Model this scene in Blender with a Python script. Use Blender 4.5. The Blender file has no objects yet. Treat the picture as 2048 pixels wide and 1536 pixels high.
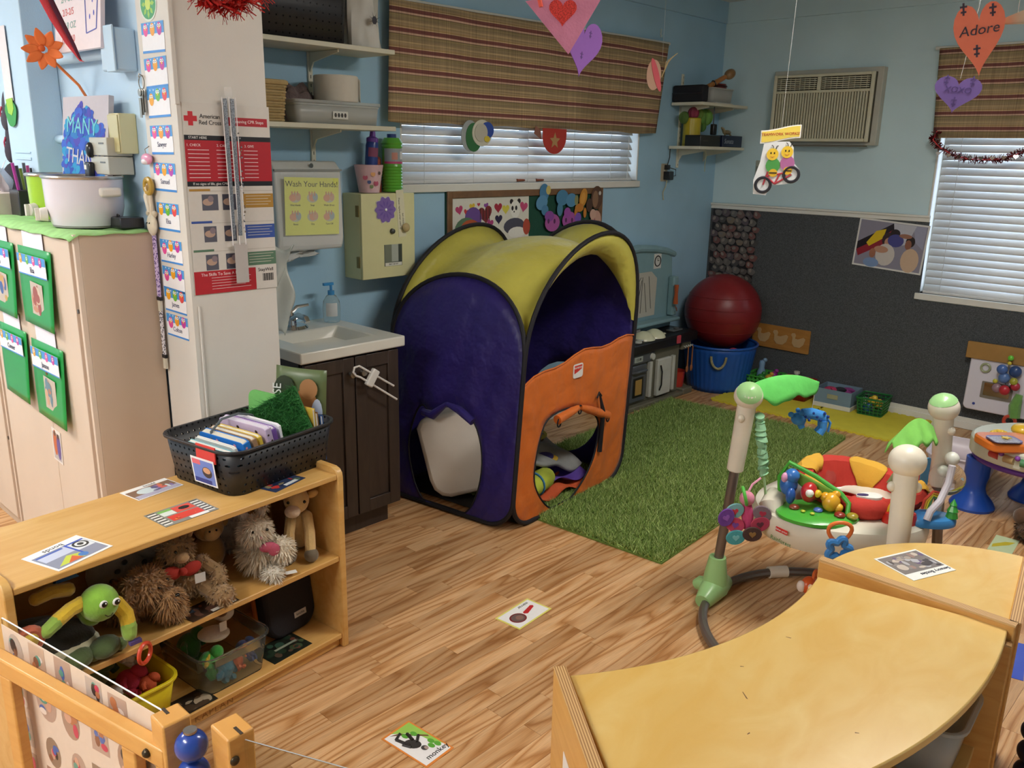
import bpy, math, random
import numpy as np
from math import sin, cos, pi, radians, hypot, atan2, sqrt
from mathutils import Vector, Matrix, Euler
S = bpy.context.scene
COL = S.collection
random.seed(7)

# ------------------------------------------------------------------ camera
F_PX = 1702.0
CAM = np.array([0.0, 0.0, 1.6])
def _axes(v1, v2):
    a = np.array([v1[0]-1024, -(v1[1]-768), -F_PX]); a /= np.linalg.norm(a)
    b = np.array([v2[0]-1024, -(v2[1]-768), -F_PX]); b /= np.linalg.norm(b)
    b = b - a*(a@b); b /= np.linalg.norm(b)
    return np.array([a, b, np.cross(a, b)])
RW = _axes((2683, 338), (-850, 267))
cam_data = bpy.data.cameras.new('camera')
cam = bpy.data.objects.new('camera', cam_data); COL.objects.link(cam)
cam_data.sensor_fit = 'HORIZONTAL'; cam_data.sensor_width = 36.0
cam_data.lens = F_PX/2048*36.0
cam_data.clip_start = 0.02
cam.matrix_world = Matrix.Translation(Vector(CAM)) @ Matrix([list(r) for r in RW]).to_4x4()
S.camera = cam
S.view_settings.view_transform = 'Standard'; S.view_settings.look = 'None'
S.view_settings.gamma = 1.0; S.view_settings.use_curve_mapping = False
S.view_settings.exposure = 0.72
# measured points: where a sight line meets a plane of the room
def _ray(px, py): return RW @ np.array([px-1024, -(py-768), -F_PX])
def onz(px, py, z=0.0):
    d = _ray(px, py); t = (z-CAM[2])/d[2]; return Vector(CAM+t*d)
def onx(px, py, x):
    d = _ray(px, py); return Vector(CAM+x/d[0]*d)
def ony(px, py, y):
    d = _ray(px, py); return Vector(CAM+y/d[1]*d)
def proj(p):
    q = RW.T @ (np.array(p, float)-CAM); return (1024+F_PX*q[0]/-q[2], 768-F_PX*q[1]/-q[2])

# ------------------------------------------------------------------ world (daylight outside the windows)
W = bpy.data.worlds.new('daylight'); S.world = W; W.use_nodes = True
bg = W.node_tree.nodes['Background']
bg.inputs[0].default_value = (0.72, 0.84, 1.0, 1); bg.inputs[1].default_value = 3.2

# ------------------------------------------------------------------ helpers
def lin(c):
    if isinstance(c, str):
        c = c.lstrip('#'); c = [int(c[i:i+2], 16)/255 for i in (0, 2, 4)]
    return tuple(x/12.92 if x <= .04045 else ((x+.055)/1.055)**2.4 for x in c[:3])+(1.0,)

_mats = {}
def nm(name):
    m = bpy.data.materials.new(name); m.use_nodes = True
    nt = m.node_tree; b = nt.nodes['Principled BSDF']
    return m, nt, b
def link(nt, a, b): nt.links.new(a, b)
def mat(name, col='#cccccc', rough=.5, var=.06, scale=12, bump=0, bscale=150, metal=0, trans=0, ior=1.45, alpha=1,
        coat=0, sheen=0, stretch=(1, 1, 1), emit=0, spec=None, sss=0):
    """plain coloured surface with a little mottling and fine relief"""
    if name in _mats: return _mats[name]
    m, nt, b = nm(name)
    c = lin(col)
    b.inputs['Roughness'].default_value = rough; b.inputs['Metallic'].default_value = metal
    b.inputs['Transmission Weight'].default_value = trans; b.inputs['IOR'].default_value = ior
    b.inputs['Coat Weight'].default_value = coat; b.inputs['Sheen Weight'].default_value = sheen
    b.inputs['Alpha'].default_value = alpha
    if spec is not None: b.inputs['Specular IOR Level'].default_value = spec
    tc = nt.nodes.new('ShaderNodeTexCoord'); mp = nt.nodes.new('ShaderNodeMapping')
    mp.inputs['Scale'].default_value = stretch
    link(nt, tc.outputs['Object'], mp.inputs[0])
    nz = nt.nodes.new('ShaderNodeTexNoise'); nz.inputs['Scale'].default_value = scale; nz.inputs['Detail'].default_value = 4
    link(nt, mp.outputs[0], nz.inputs['Vector'])
    rp = nt.nodes.new('ShaderNodeValToRGB')
    rp.color_ramp.elements[0].position = .3; rp.color_ramp.elements[1].position = .7
    rp.color_ramp.elements[0].color = tuple(x*(1-var) for x in c[:3])+(1,)
    rp.color_ramp.elements[1].color = tuple(min(1, x*(1+var)) for x in c[:3])+(1,)
    link(nt, nz.outputs[0], rp.inputs[0]); link(nt, rp.outputs[0], b.inputs['Base Color'])
    if emit:
        link(nt, rp.outputs[0], b.inputs['Emission Color']); b.inputs['Emission Strength'].default_value = emit
    if bump:
        n2 = nt.nodes.new('ShaderNodeTexNoise'); n2.inputs['Scale'].default_value = bscale; n2.inputs['Detail'].default_value = 3
        link(nt, mp.outputs[0], n2.inputs['Vector'])
        bp = nt.nodes.new('ShaderNodeBump'); bp.inputs['Strength'].default_value = bump; bp.inputs['Distance'].default_value = .004
        link(nt, n2.outputs[0], bp.inputs['Height']); link(nt, bp.outputs[0], b.inputs['Normal'])
    _mats[name] = m
    return m
def vcol(name, rough=.5, var=.05, bump=0, bscale=200, coat=0, sheen=0, trans=0, metal=0):
    """surface whose colour is stored per face (prints, multicoloured toys)"""
    if name in _mats: return _mats[name]
    m, nt, b = nm(name)
    at = nt.nodes.new('ShaderNodeAttribute'); at.attribute_name = 'Col'
    tc = nt.nodes.new('ShaderNodeTexCoord')
    nz = nt.nodes.new('ShaderNodeTexNoise'); nz.inputs['Scale'].default_value = 60; nz.inputs['Detail'].default_value = 3
    link(nt, tc.outputs['Object'], nz.inputs['Vector'])
    mr = nt.nodes.new('ShaderNodeMapRange'); mr.inputs[3].default_value = 1-var; mr.inputs[4].default_value = 1+var
    link(nt, nz.outputs[0], mr.inputs[0])
    mx = nt.nodes.new('ShaderNodeVectorMath'); mx.operation = 'SCALE'
    link(nt, at.outputs['Color'], mx.inputs[0]); link(nt, mr.outputs[0], mx.inputs['Scale'])
    link(nt, mx.outputs[0], b.inputs['Base Color'])
    b.inputs['Roughness'].default_value = rough; b.inputs['Coat Weight'].default_value = coat
    b.inputs['Sheen Weight'].default_value = sheen; b.inputs['Transmission Weight'].default_value = trans
    b.inputs['Metallic'].default_value = metal
    if bump:
        n2 = nt.nodes.new('ShaderNodeTexNoise'); n2.inputs['Scale'].default_value = bscale
        link(nt, tc.outputs['Object'], n2.inputs['Vector'])
        bp = nt.nodes.new('ShaderNodeBump'); bp.inputs['Strength'].default_value = bump; bp.inputs['Distance'].default_value = .003
        link(nt, n2.outputs[0], bp.inputs['Height']); link(nt, bp.outputs[0], b.inputs['Normal'])
    _mats[name] = m
    return m

class MB:
    """collects shapes; build() links them as one mesh object"""
    def __init__(s, col='#cccccc'):
        s.v = []; s.f = []; s.c = []; s.M = Matrix(); s.k = lin(col)
    def col(s, c): s.k = lin(c); return s
    def at(s, loc=(0, 0, 0), rot=(0, 0, 0), sc=(1, 1, 1)):
        if isinstance(sc, (int, float)): sc = (sc,)*3
        s.M = Matrix.LocRotScale(Vector(loc), Euler(rot), Vector(sc)); return s
    def mat(s, M): s.M = M; return s
    def add(s, vs, fs, c=None):
        o = len(s.v); M = s.M
        s.v += [tuple(M @ Vector(p)) for p in vs]
        s.f += [tuple(i+o for i in q) for q in fs]
        s.c += [lin(c) if c is not None else s.k]*len(fs); return s
    def box(s, c, d, col=None):
        x, y, z = c; a, b, h = d[0]/2, d[1]/2, d[2]/2
        vs = [(x+i*a, y+j*b, z+k*h) for i in (-1, 1) for j in (-1, 1) for k in (-1, 1)]
        return s.add(vs, [(0, 1, 3, 2), (4, 6, 7, 5), (0, 4, 5, 1), (2, 3, 7, 6), (0, 2, 6, 4), (1, 5, 7, 3)], col)
    def bb(s, a, b, col=None):
        return s.box([(a[i]+b[i])/2 for i in range(3)], [abs(b[i]-a[i]) for i in range(3)], col)
    def grid(s, fn, nu, nv, wu=False, wv=False, col=None):
        U = nu if wu else nu+1; V = nv if wv else nv+1
        vs = [fn(i/nu, j/nv) for i in range(U) for j in range(V)]
        fs = []
        for i in range(nu):
            for j in range(nv):
                a = i*V+j; b = ((i+1) % U)*V+j; c = ((i+1) % U)*V+(j+1) % V; d = i*V+(j+1) % V
                fs.append((a, b, c, d))
        return s.add(vs, fs, col)
    def ell(s, c, r, n=16, m=10, col=None, rot=None):
        if isinstance(r, (int, float)): r = (r, r, r)
        R = Euler(rot).to_matrix() if rot else None
        vs = []; fs = []
        for j in range(1, m):
            t = pi*j/m
            for i in range(n):
                a = 2*pi*i/n
                p = Vector((r[0]*sin(t)*cos(a), r[1]*sin(t)*sin(a), r[2]*cos(t)))
                if R: p = R @ p
                vs.append(tuple(p+Vector(c)))
        for q in (Vector((0, 0, r[2])), Vector((0, 0, -r[2]))):
            vs.append(tuple((R @ q if R else q)+Vector(c)))
        T = len(vs)-2; B = T+1
        for j in range(m-2):
            for i in range(n):
                a = j*n+i; b = j*n+(i+1) % n
                fs.append((a, a+n, b+n, b))
        for i in range(n):
            fs.append((T, i, (i+1) % n)); fs.append((B, (m-2)*n+(i+1) % n, (m-2)*n+i))
        return s.add(vs, fs, col)
    def tube(s, pts, r, n=8, closed=False, cap=True, col=None, flat=1.0):
        P = [Vector(p) for p in pts]; N = len(P)
        rr = r if isinstance(r, (list, tuple)) else [r]*N
        T = []
        for i in range(N):
            a = P[(i-1) % N] if closed or i else P[0]; b = P[(i+1) % N] if closed or i < N-1 else P[-1]
            t = (b-a); T.append(t.normalized() if t.length > 1e-9 else Vector((0, 0, 1)))
        u = T[0].orthogonal().normalized()
        if abs(T[0].z) < .9: u = Vector((0, 0, 1)).cross(T[0]).normalized()
        vs = []
        for i in range(N):
            u = (u-T[i]*u.dot(T[i])); u = u.normalized() if u.length > 1e-9 else T[i].orthogonal().normalized()
            w = T[i].cross(u)
            for k in range(n):
                a = 2*pi*k/n
                vs.append(tuple(P[i]+u*(rr[i]*cos(a))+w*(rr[i]*flat*sin(a))))
        fs = []
        for i in range(N if closed else N-1):
            o = i*n; q = ((i+1) % N)*n
            for k in range(n): fs.append((o+k, o+(k+1) % n, q+(k+1) % n, q+k))
        if cap and not closed:
            fs.append(tuple(range(n-1, -1, -1))); fs.append(tuple((N-1)*n+k for k in range(n)))
        return s.add(vs, fs, col)
    def cyl(s, a, b, r0, r1=None, n=20, col=None, cap=True):
        return s.tube([a, b], [r0, r0 if r1 is None else r1], n=n, col=col, cap=cap)
    def lathe(s, prof, n=24, c=(0, 0, 0), arc=2*pi, col=None, a0=0):
        full = abs(arc-2*pi) < 1e-6; U = n if full else n+1
        vs = []; K = len(prof)
        for i in range(U):
            a = a0+arc*i/n
            for (r, z) in prof: vs.append((c[0]+r*cos(a), c[1]+r*sin(a), c[2]+z))
        fs = []
        for i in range(n):
            j = (i+1) % U
            for k in range(K-1):
                q = (i*K+k, j*K+k, j*K+k+1, i*K+k+1)
                fs.append(q)
        return s.add(vs, fs, col)
    def prism(s, poly, z0, z1, col=None):
        n = len(poly)
        vs = [(x, y, z0) for x, y in poly]+[(x, y, z1) for x, y in poly]
        fs = [tuple(range(n-1, -1, -1)), tuple(range(n, 2*n))]
        fs += [(i, (i+1) % n, n+(i+1) % n, n+i) for i in range(n)]
        return s.add(vs, fs, col)
    def flat(s, poly, z=0, col=None):
        return s.add([(x, y, z) for x, y in poly], [tuple(range(len(poly)))], col)
    def rect(s, x0, y0, x1, y1, z=0, col=None): return s.flat([(x0, y0), (x1, y0), (x1, y1), (x0, y1)], z, col)
    def disc(s, x, y, r, z=0, col=None, ry=None, n=16, rot=0):
        ry = r if ry is None else ry
        return s.flat([(x+r*cos(2*pi*i/n)*cos(rot)-ry*sin(2*pi*i/n)*sin(rot), y+r*cos(2*pi*i/n)*sin(rot)+ry*sin(2*pi*i/n)*cos(rot)) for i in range(n)], z, col)
    def heart(s, x, y, r, z=0, col=None, rot=0): return s.flat([(x+p*cos(rot)-q*sin(rot), y+p*sin(rot)+q*cos(rot)) for p, q in heart_pts(r)], z, col)
    def torus(s, c, R, r, n=24, m=8, col=None, axis='z', rot=None):
        pts = []
        for i in range(n):
            a = 2*pi*i/n; p = Vector((R*cos(a), R*sin(a), 0))
            if axis == 'x': p = Vector((0, p.x, p.y))
            if axis == 'y': p = Vector((p.x, 0, p.y))
            if rot: p = Euler(rot).to_matrix() @ p
            pts.append(p+Vector(c))
        return s.tube(pts, r, n=m, closed=True, col=col)
    def fur(s, c, r, n, L=.012, w=.003, col=None, rot=None, droop=.4, rnd=None, var=.15):
        """short tufts over an ellipsoid"""
        rg = rnd or random
        if isinstance(r, (int, float)): r = (r,)*3
        R = Euler(rot).to_matrix() if rot else Matrix.Identity(3)
        base = lin(col) if col else s.k
        for _ in range(n):
            z = rg.uniform(-1, 1); a = rg.uniform(0, 2*pi); q = sqrt(1-z*z)
            d = Vector((q*cos(a), q*sin(a), z))
            p = R @ Vector((d.x*r[0], d.y*r[1], d.z*r[2]))+Vector(c)
            nn = (R @ Vector((d.x/r[0], d.y/r[1], d.z/r[2]))).normalized()
            t = nn.orthogonal().normalized(); t = Matrix.Rotation(rg.uniform(0, 2*pi), 3, nn) @ t
            tip = p+nn*L*rg.uniform(.6, 1.2)+t.cross(nn)*L*.7*rg.uniform(-1, 1)+Vector((0, 0, -L*droop))
            o = len(s.v); M = s.M
            s.v += [tuple(M @ (p-t*w)), tuple(M @ (p+t*w)), tuple(M @ tip)]
            s.f.append((o, o+1, o+2)); g = 1+rg.uniform(-var, var); s.c.append((base[0]*g, base[1]*g, base[2]*g, 1))
        return s
    def mesh(s, name, smooth=35):
        me = bpy.data.meshes.new(name); me.from_pydata(s.v, [], s.f)
        at = me.attributes.new('Col', 'FLOAT_COLOR', 'CORNER')
        lt = np.empty(len(me.polygons), dtype=np.int32); me.polygons.foreach_get('loop_total', lt)
        at.data.foreach_set('color', np.repeat(np.array(s.c, dtype=np.float32), lt, axis=0).ravel())
        if smooth:
            me.shade_smooth(); me.set_sharp_from_angle(angle=radians(smooth))
        me.update(); return me
    def build(s, name, m, parent=None, smooth=35, bevel=0, solid=0, sub=0, kind=None, label=None, M=None):
        me = s.mesh(name, smooth); me.materials.append(m)
        o = bpy.data.objects.new(name, me); COL.objects.link(o)
        if parent is not None: o.parent = parent
        if M is not None:
            if parent is not None: o.matrix_local = M
            else: o.matrix_world = M
        if solid:
            q = o.modifiers.new('thickness', 'SOLIDIFY'); q.thickness = solid; q.offset = 0
        if bevel:
            q = o.modifiers.new('bevel', 'BEVEL'); q.width = bevel; q.segments = 2; q.limit_method = 'ANGLE'; q.angle_limit = radians(40)
        if sub:
            q = o.modifiers.new('sub', 'SUBSURF'); q.levels = sub; q.render_levels = sub
        if kind: o['kind'] = kind
        if label: o['label'] = label
        return o
def heart_pts(r, n=28):
    out = []
    for i in range(n):
        t = 2*pi*i/n
        out.append((r*16*sin(t)**3/17, r*(13*cos(t)-5*cos(2*t)-2*cos(3*t)-cos(4*t))/17))
    return out
def tag(o, label, cat, group=None):
    o['label'] = label; o['category'] = cat
    if group: o['group'] = group
    return o
def thing(name, label, cat, M=None, group=None):
    o = bpy.data.objects.new(name, None); COL.objects.link(o); o.empty_display_size = .05
    if M is not None: o.matrix_world = M if isinstance(M, Matrix) else Matrix.Translation(Vector(M))
    return tag(o, label, cat, group)
def struct(o): o['kind'] = 'structure'; return o
def WY(p, roll=0):   # print plane facing -y: local x right, local y up
    return Matrix.Translation(Vector(p)) @ Matrix(((1, 0, 0), (0, 0, -1), (0, 1, 0))).to_4x4() @ Matrix.Rotation(roll, 4, 'Z')
def WX(p, roll=0):   # print plane facing -x
    return Matrix.Translation(Vector(p)) @ Matrix(((0, 0, -1), (-1, 0, 0), (0, 1, 0))).to_4x4() @ Matrix.Rotation(roll, 4, 'Z')
def WZ(p, yaw=0): return Matrix.Translation(Vector(p)) @ Matrix.Rotation(yaw, 4, 'Z')
def frame3(p, xdir, ydir):
    x = Vector(xdir).normalized(); z = x.cross(Vector(ydir)).normalized(); y = z.cross(x)
    return Matrix.Translation(Vector(p)) @ Matrix((x, y, z)).transposed().to_4x4()
_INK = None
def text(body, size, M, parent, col='#222222', align='CENTER', name='lettering', ext=.0003, shear=0, space=1):
    cu = bpy.data.curves.new('t', 'FONT'); cu.body = body; cu.size = size; cu.extrude = ext; cu.resolution_u = 3
    cu.align_x = align; cu.align_y = 'CENTER'; cu.shear = shear; cu.space_character = space
    ob = bpy.data.objects.new('t', cu)
    me = bpy.data.meshes.new_from_object(ob)
    bpy.data.objects.remove(ob); bpy.data.curves.remove(cu)
    me.name = name
    for k in list(me.materials): pass
    me.materials.clear(); me.materials.append(mat('ink_'+col, col, .6, var=.03))
    o = bpy.data.objects.new(name, me); COL.objects.link(o); o.parent = parent; o.matrix_local = M
    return o
def T(x, y, z=0.0012, r=0): return Matrix.Translation((x, y, z)) @ Matrix.Rotation(r, 4, 'Z')
PRINT = vcol('print_gloss', .35, .04)
PAPER = vcol('paper_print', .75, .04)
PLASTIC = vcol('toy_plastic', .28, .02, coat=.15)
PLUSH = vcol('plush', .95, .16, bump=.6, bscale=120, sheen=.4)
CLOTH = vcol('cloth_print', .9, .08, bump=.3, bscale=260)
def sheet(name, label, cat, M, w, h, col='#f4f2ee', t=.0012, group=None, m=None, parent=None):
    """flat card, local origin at its centre, face at local z = t"""
    o = MB(col).box((0, 0, t/2), (w, h, t)).build(name, m or PAPER, parent, M=M, smooth=0)
    if cat: tag(o, label, cat, group)
    return o
def blobs(mb, x0, y0, x1, y1, pal, n, seed, z=.0014, smin=.08, smax=.3):
    rg = random.Random(seed); w, h = x1-x0, y1-y0; k = min(w, h)
    for i in range(n):
        a = rg.uniform(smin, smax)*k; b = rg.uniform(smin, smax)*k
        cx = rg.uniform(x0+a, x1-a); cy = rg.uniform(y0+b, y1-b)
        if rg.random() < .6: mb.disc(cx, cy, a, z+i*2e-5, rg.choice(pal), ry=b, n=12)
        else: mb.flat([(cx+a*rg.uniform(.6, 1)*cos(q), cy+b*rg.uniform(.6, 1)*sin(q)) for q in [2*pi*t/6+rg.uniform(0, .5) for t in range(6)]], z+i*2e-5, rg.choice(pal))
    return mb
# ------------------------------------------------------------------ ceiling lamps of the room
XW, YW, ZC = 5.615, 3.288, 2.62          # right wall, window wall, ceiling
def ceiling_light(p, w, d, power, label, rz=0):
    t = thing('ceiling_light', label, 'lamp', WZ((p[0], p[1], ZC), rz), 'tube light fixtures')
    MB().bb((-w/2, -d/2, -.07), (w/2, d/2, -.001)).build('housing', mat('lamp_white', '#e8e8e6', .5), t, bevel=.006)
    m, nt, b = nm('lamp_diffuser_%d' % (power*10))
    b.inputs['Emission Color'].default_value = (1.0, .965, .91, 1); b.inputs['Emission Strength'].default_value = power
    MB().bb((-w/2+.03, -d/2+.03, -.085), (w/2-.03, d/2-.03, -.0705)).build('diffuser', m, t)
ceiling_light((-1.15, 1.55), .6, 1.25, 23, 'long fluorescent ceiling fixture behind the photographer')
ceiling_light((-.35, 4.35), .6, 1.25, 18, 'fluorescent ceiling fixture over the beige cabinets')
ceiling_light((2.9, .75), 1.25, .4, 22, 'fluorescent ceiling fixture over the curved shelf')

# ------------------------------------------------------------------ room shell
BLUE = mat('paint_blue', '#9ec3d8', .55, var=.05, scale=3, bump=.12, bscale=220)
PALE = mat('paint_pale_blue', '#c6dee2', .55, var=.04, scale=3, bump=.15, bscale=160)
LBLUE = mat('paint_ice_blue', '#bfd9ee', .5, var=.03, scale=3, bump=.1, bscale=160)
WHITE = mat('paint_white', '#d9d4cc', .5, var=.03, scale=5, bump=.08, bscale=120)
TRIM = mat('paint_trim', '#dcdad0', .45, var=.04, scale=6, bump=.06, bscale=90)
CEIL = mat('paint_ceiling', '#cfd6d6', .8, var=.03, scale=4, bump=.3, bscale=90)
def wallbox(name, boxes, m):
    mb = MB()
    for a, b in boxes: mb.bb(a, b)
    return struct(mb.build(name, m, smooth=0))
W1 = (2.70, 4.66, 1.44, 2.24)      # long window: x0 x1 z0 z1
W2 = (.55, 1.79, .80, 2.20)        # right window: y0 y1 z0 z1
wallbox('wall_back', [((1.57, YW, 0), (W1[0], YW+.14, ZC)), ((W1[1], YW, 0), (XW+.14, YW+.14, ZC)),
                      ((W1[0], YW, 0), (W1[1], YW+.14, W1[2])), ((W1[0], YW, W1[3]), (W1[1], YW+.14, ZC))], BLUE)
wallbox('wall_right', [((XW, W2[1], 0), (XW+.14, YW, ZC)), ((XW, -2.2, 0), (XW+.14, W2[0], ZC)),
                       ((XW, W2[0], 0), (XW+.14, W2[1], W2[2])), ((XW, W2[0], W2[3]), (XW+.14, W2[1], ZC))], PALE)
wallbox('wall_left', [((1.30, 2.82, 0), (1.57, 5.5, ZC))], LBLUE)
wallbox('wall_end', [((1.268, 2.60, 0), (1.575, 2.82, ZC))], WHITE)
wallbox('wall_front', [((-2.4, -2.34, 0), (XW+.14, -2.2, ZC))], LBLUE)
wallbox('wall_entry', [((-2.54, -2.34, 0), (-2.4, 5.64, ZC))], LBLUE)
wallbox('wall_far', [((-2.54, 5.5, 0), (1.57, 5.64, ZC))], LBLUE)
wallbox('ceiling', [((-2.54, -2.34, ZC), (XW+.14, 5.64, ZC+.08))], CEIL)
# crown boards, chair rail, baseboards
wallbox('trim_1', [((1.575, YW-.018, 2.485), (XW-.018, YW, ZC))], BLUE)
wallbox('trim_2', [((XW-.018, -2.2, 2.485), (XW, YW, ZC))], PALE)
rail = MB().bb((XW-.014, W2[1]-.02, 1.236), (XW, YW, 1.276)).bb((XW-.022, W2[1]-.02, 1.262), (XW, YW, 1.276))
struct(rail.build('trim_3', TRIM, bevel=.003))
base = MB().bb((XW-.016, -2.2, 0), (XW, YW, .072)).bb((XW-.024, -2.2, 0), (XW, YW, .045))
struct(base.build('baseboard_right', TRIM, bevel=.003))
struct(MB().bb((1.575, YW-.016, 0), (XW-.025, YW, .072)).build('baseboard_back', TRIM, bevel=.003))
# corner bead and seam strips on the wall end
struct(MB().bb((1.262, 2.592, 1.72), (1.276, 2.60, ZC)).bb((1.285, 2.594, 0), (1.292, 2.60, 1.10)).build('trim_4', WHITE, bevel=.002))
# dark carpet wainscot on the right wall
def carpet_mat():
    m, nt, b = nm('grey_carpet')
    tc = nt.nodes.new('ShaderNodeTexCoord')
    n1 = nt.nodes.new('ShaderNodeTexNoise'); n1.inputs['Scale'].default_value = 230; n1.inputs['Detail'].default_value = 3
    link(nt, tc.outputs['Object'], n1.inputs['Vector'])
    r = nt.nodes.new('ShaderNodeValToRGB'); r.color_ramp.elements[0].position = .35; r.color_ramp.elements[1].position = .68
    r.color_ramp.elements[0].color = lin('#393b3d'); r.color_ramp.elements[1].color = lin('#5c6062')
    link(nt, n1.outputs[0], r.inputs[0]); link(nt, r.outputs[0], b.inputs['Base Color'])
    b.inputs['Roughness'].default_value = .95; b.inputs['Sheen Weight'].default_value = .1
    bp = nt.nodes.new('ShaderNodeBump'); bp.inputs['Strength'].default_value = .8; bp.inputs['Distance'].default_value = .004
    link(nt, n1.outputs[0], bp.inputs['Height']); link(nt, bp.outputs[0], b.inputs['Normal'])
    return m
CARPET = carpet_mat()
cw = MB().bb((XW-.009, W2[1]-.02, .072), (XW, YW-.002, 1.237)).bb((XW-.009, -2.2, .072), (XW, W2[1]-.02, W2[2]-.045))
struct(cw.build('trim_5', CARPET, smooth=0, label='dark grey carpet wainscot'))

# ------------------------------------------------------------------ floor of strip planks
def plank_mat():
    m, nt, b = nm('oak_laminate')
    geo = nt.nodes.new('ShaderNodeNewGeometry'); oi = nt.nodes.new('ShaderNodeObjectInfo')
    ad = nt.nodes.new('ShaderNodeMath'); ad.operation = 'ADD'
    link(nt, oi.outputs['Random'], ad.inputs[0]); link(nt, geo.outputs['Random Per Island'], ad.inputs[1])
    fr = nt.nodes.new('ShaderNodeMath'); fr.operation = 'FRACT'; link(nt, ad.outputs[0], fr.inputs[0])
    off = nt.nodes.new('ShaderNodeCombineXYZ')
    for i, k in enumerate((37., 53., 0)):
        q = nt.nodes.new('ShaderNodeMath'); q.operation = 'MULTIPLY'; q.inputs[1].default_value = k
        link(nt, fr.outputs[0], q.inputs[0]); link(nt, q.outputs[0], off.inputs[i])
    va = nt.nodes.new('ShaderNodeVectorMath'); va.operation = 'ADD'
    link(nt, geo.outputs['Position'], va.inputs[0]); link(nt, off.outputs[0], va.inputs[1])
    mp = nt.nodes.new('ShaderNodeMapping'); mp.inputs['Scale'].default_value = (.85, 10, 1)
    link(nt, va.outputs[0], mp.inputs[0])
    n1 = nt.nodes.new('ShaderNodeTexNoise'); n1.inputs['Scale'].default_value = 1.0; n1.inputs['Detail'].default_value = 2; n1.inputs['Roughness'].default_value = .3
    link(nt, mp.outputs[0], n1.inputs['Vector'])
    # rings: contour lines of the smooth noise make the cathedral grain
    mu = nt.nodes.new('ShaderNodeMath'); mu.operation = 'MULTIPLY'; mu.inputs[1].default_value = 10.0
    link(nt, n1.outputs[0], mu.inputs[0])
    f2 = nt.nodes.new('ShaderNodeMath'); f2.operation = 'FRACT'; link(nt, mu.outputs[0], f2.inputs[0])
    r = nt.nodes.new('ShaderNodeValToRGB'); e = r.color_ramp.elements
    e[0].position = 0; e[0].color = lin('#b07c4a'); e[1].position = 1; e[1].color = lin('#aa7644')
    for p, c in ((.18, '#d0a272'), (.5, '#dab388'), (.8, '#d4a87a')):
        k = e.new(p); k.color = lin(c)
    link(nt, f2.outputs[0], r.inputs[0])
    # fine pores
    m2 = nt.nodes.new('ShaderNodeMapping'); m2.inputs['Scale'].default_value = (14, 260, 1); link(nt, va.outputs[0], m2.inputs[0])
    n2 = nt.nodes.new('ShaderNodeTexNoise'); n2.inputs['Scale'].default_value = 1; n2.inputs['Detail'].default_value = 2; link(nt, m2.outputs[0], n2.inputs['Vector'])
    mr = nt.nodes.new('ShaderNodeMapRange'); mr.inputs[1].default_value = .3; mr.inputs[2].default_value = .7; mr.inputs[3].default_value = .86; mr.inputs[4].default_value = 1.08
    link(nt, n2.outputs[0], mr.inputs[0])
    # board to board tone
    tone = nt.nodes.new('ShaderNodeValToRGB'); t = tone.color_ramp.elements
    t[0].color = (.72, .66, .58, 1); t[1].color = (1.06, 1.03, .98, 1)
    q = nt.nodes.new('ShaderNodeMath'); q.operation = 'MULTIPLY'; q.inputs[1].default_value = 7.3; link(nt, fr.outputs[0], q.inputs[0])
    q2 = nt.nodes.new('ShaderNodeMath'); q2.operation = 'FRACT'; link(nt, q.outputs[0], q2.inputs[0]); link(nt, q2.outputs[0], tone.inputs[0])
    v1 = nt.nodes.new('ShaderNodeVectorMath'); v1.operation = 'MULTIPLY'; link(nt, r.outputs[0], v1.inputs[0]); link(nt, tone.outputs[0], v1.inputs[1])
    v2 = nt.nodes.new('ShaderNodeVectorMath'); v2.operation = 'SCALE'; link(nt, v1.outputs[0], v2.inputs[0]); link(nt, mr.outputs[0], v2.inputs['Scale'])
    link(nt, v2.outputs[0], b.inputs['Base Color'])
    b.inputs['Roughness'].default_value = .42; b.inputs['Specular IOR Level'].default_value = .35
    return m
OAKF = plank_mat()
floor = struct(MB().bb((-2.54, -2.34, -.09), (XW+.14, 5.64, -.012)).build('floor', mat('subfloor', '#5a4026', .8), smooth=0))
pl = []
rg = random.Random(11)
PWD = .0665
y = -.32
row = 0
while y < 3.29:
    x = .2+rg.uniform(-.4, 0)
    while x < XW-.02:
        L = rg.choice((.38, .5, .62, .78, .92))*rg.uniform(.9, 1.1)
        x1 = min(x+L, XW-.025)
        if x1-x > .05 and x1 > .3: pl.append((max(x, .3), x1, y, min(y+PWD, YW-.017)))
        x += L
    y += PWD; row += 1
def plank_score(p):
    cx, cy = (p[0]+p[1])/2, (p[2]+p[3])/2
    u, v = proj((cx, cy, 0))
    hid = (2.45 < cx < 4.84 and cy > 1.8) or (cy > 2.12 and cx < 1.5) or (cx > 4.95 and cy > 1.6) or (cy < .95 and cx < 2.0) or not (-40 < u < 2090 and 700 < v < 1580)
    return (1 if hid else 0, hypot(cx, cy))
pl.sort(key=plank_score)
unit = MB().bb((-.5, -.5, -.5), (.5, .5, .5)).mesh('plank', 0); unit.materials.append(OAKF)
for i, (x0, x1, y0, y1) in enumerate(pl[:296]):
    o = bpy.data.objects.new('plank', unit); COL.objects.link(o); o.parent = floor
    o.matrix_local = Matrix.LocRotScale(Vector(((x0+x1)/2, (y0+y1)/2, -.006)), None, Vector((x1-x0-.0009, y1-y0-.0009, .012)))
mb = MB()
for (x0, x1, y0, y1) in pl[296:]: mb.bb((x0+.0004, y0+.0004, -.012), (x1-.0004, y1-.0004, 0))
mb.bb((-2.4, -2.2, -.012), (.299, 5.5, 0)); mb.bb((.3, -2.2, -.012), (XW-.025, -.3205, 0)); mb.bb((.3, 3.29, -.012), (1.295, 5.5, 0))
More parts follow.
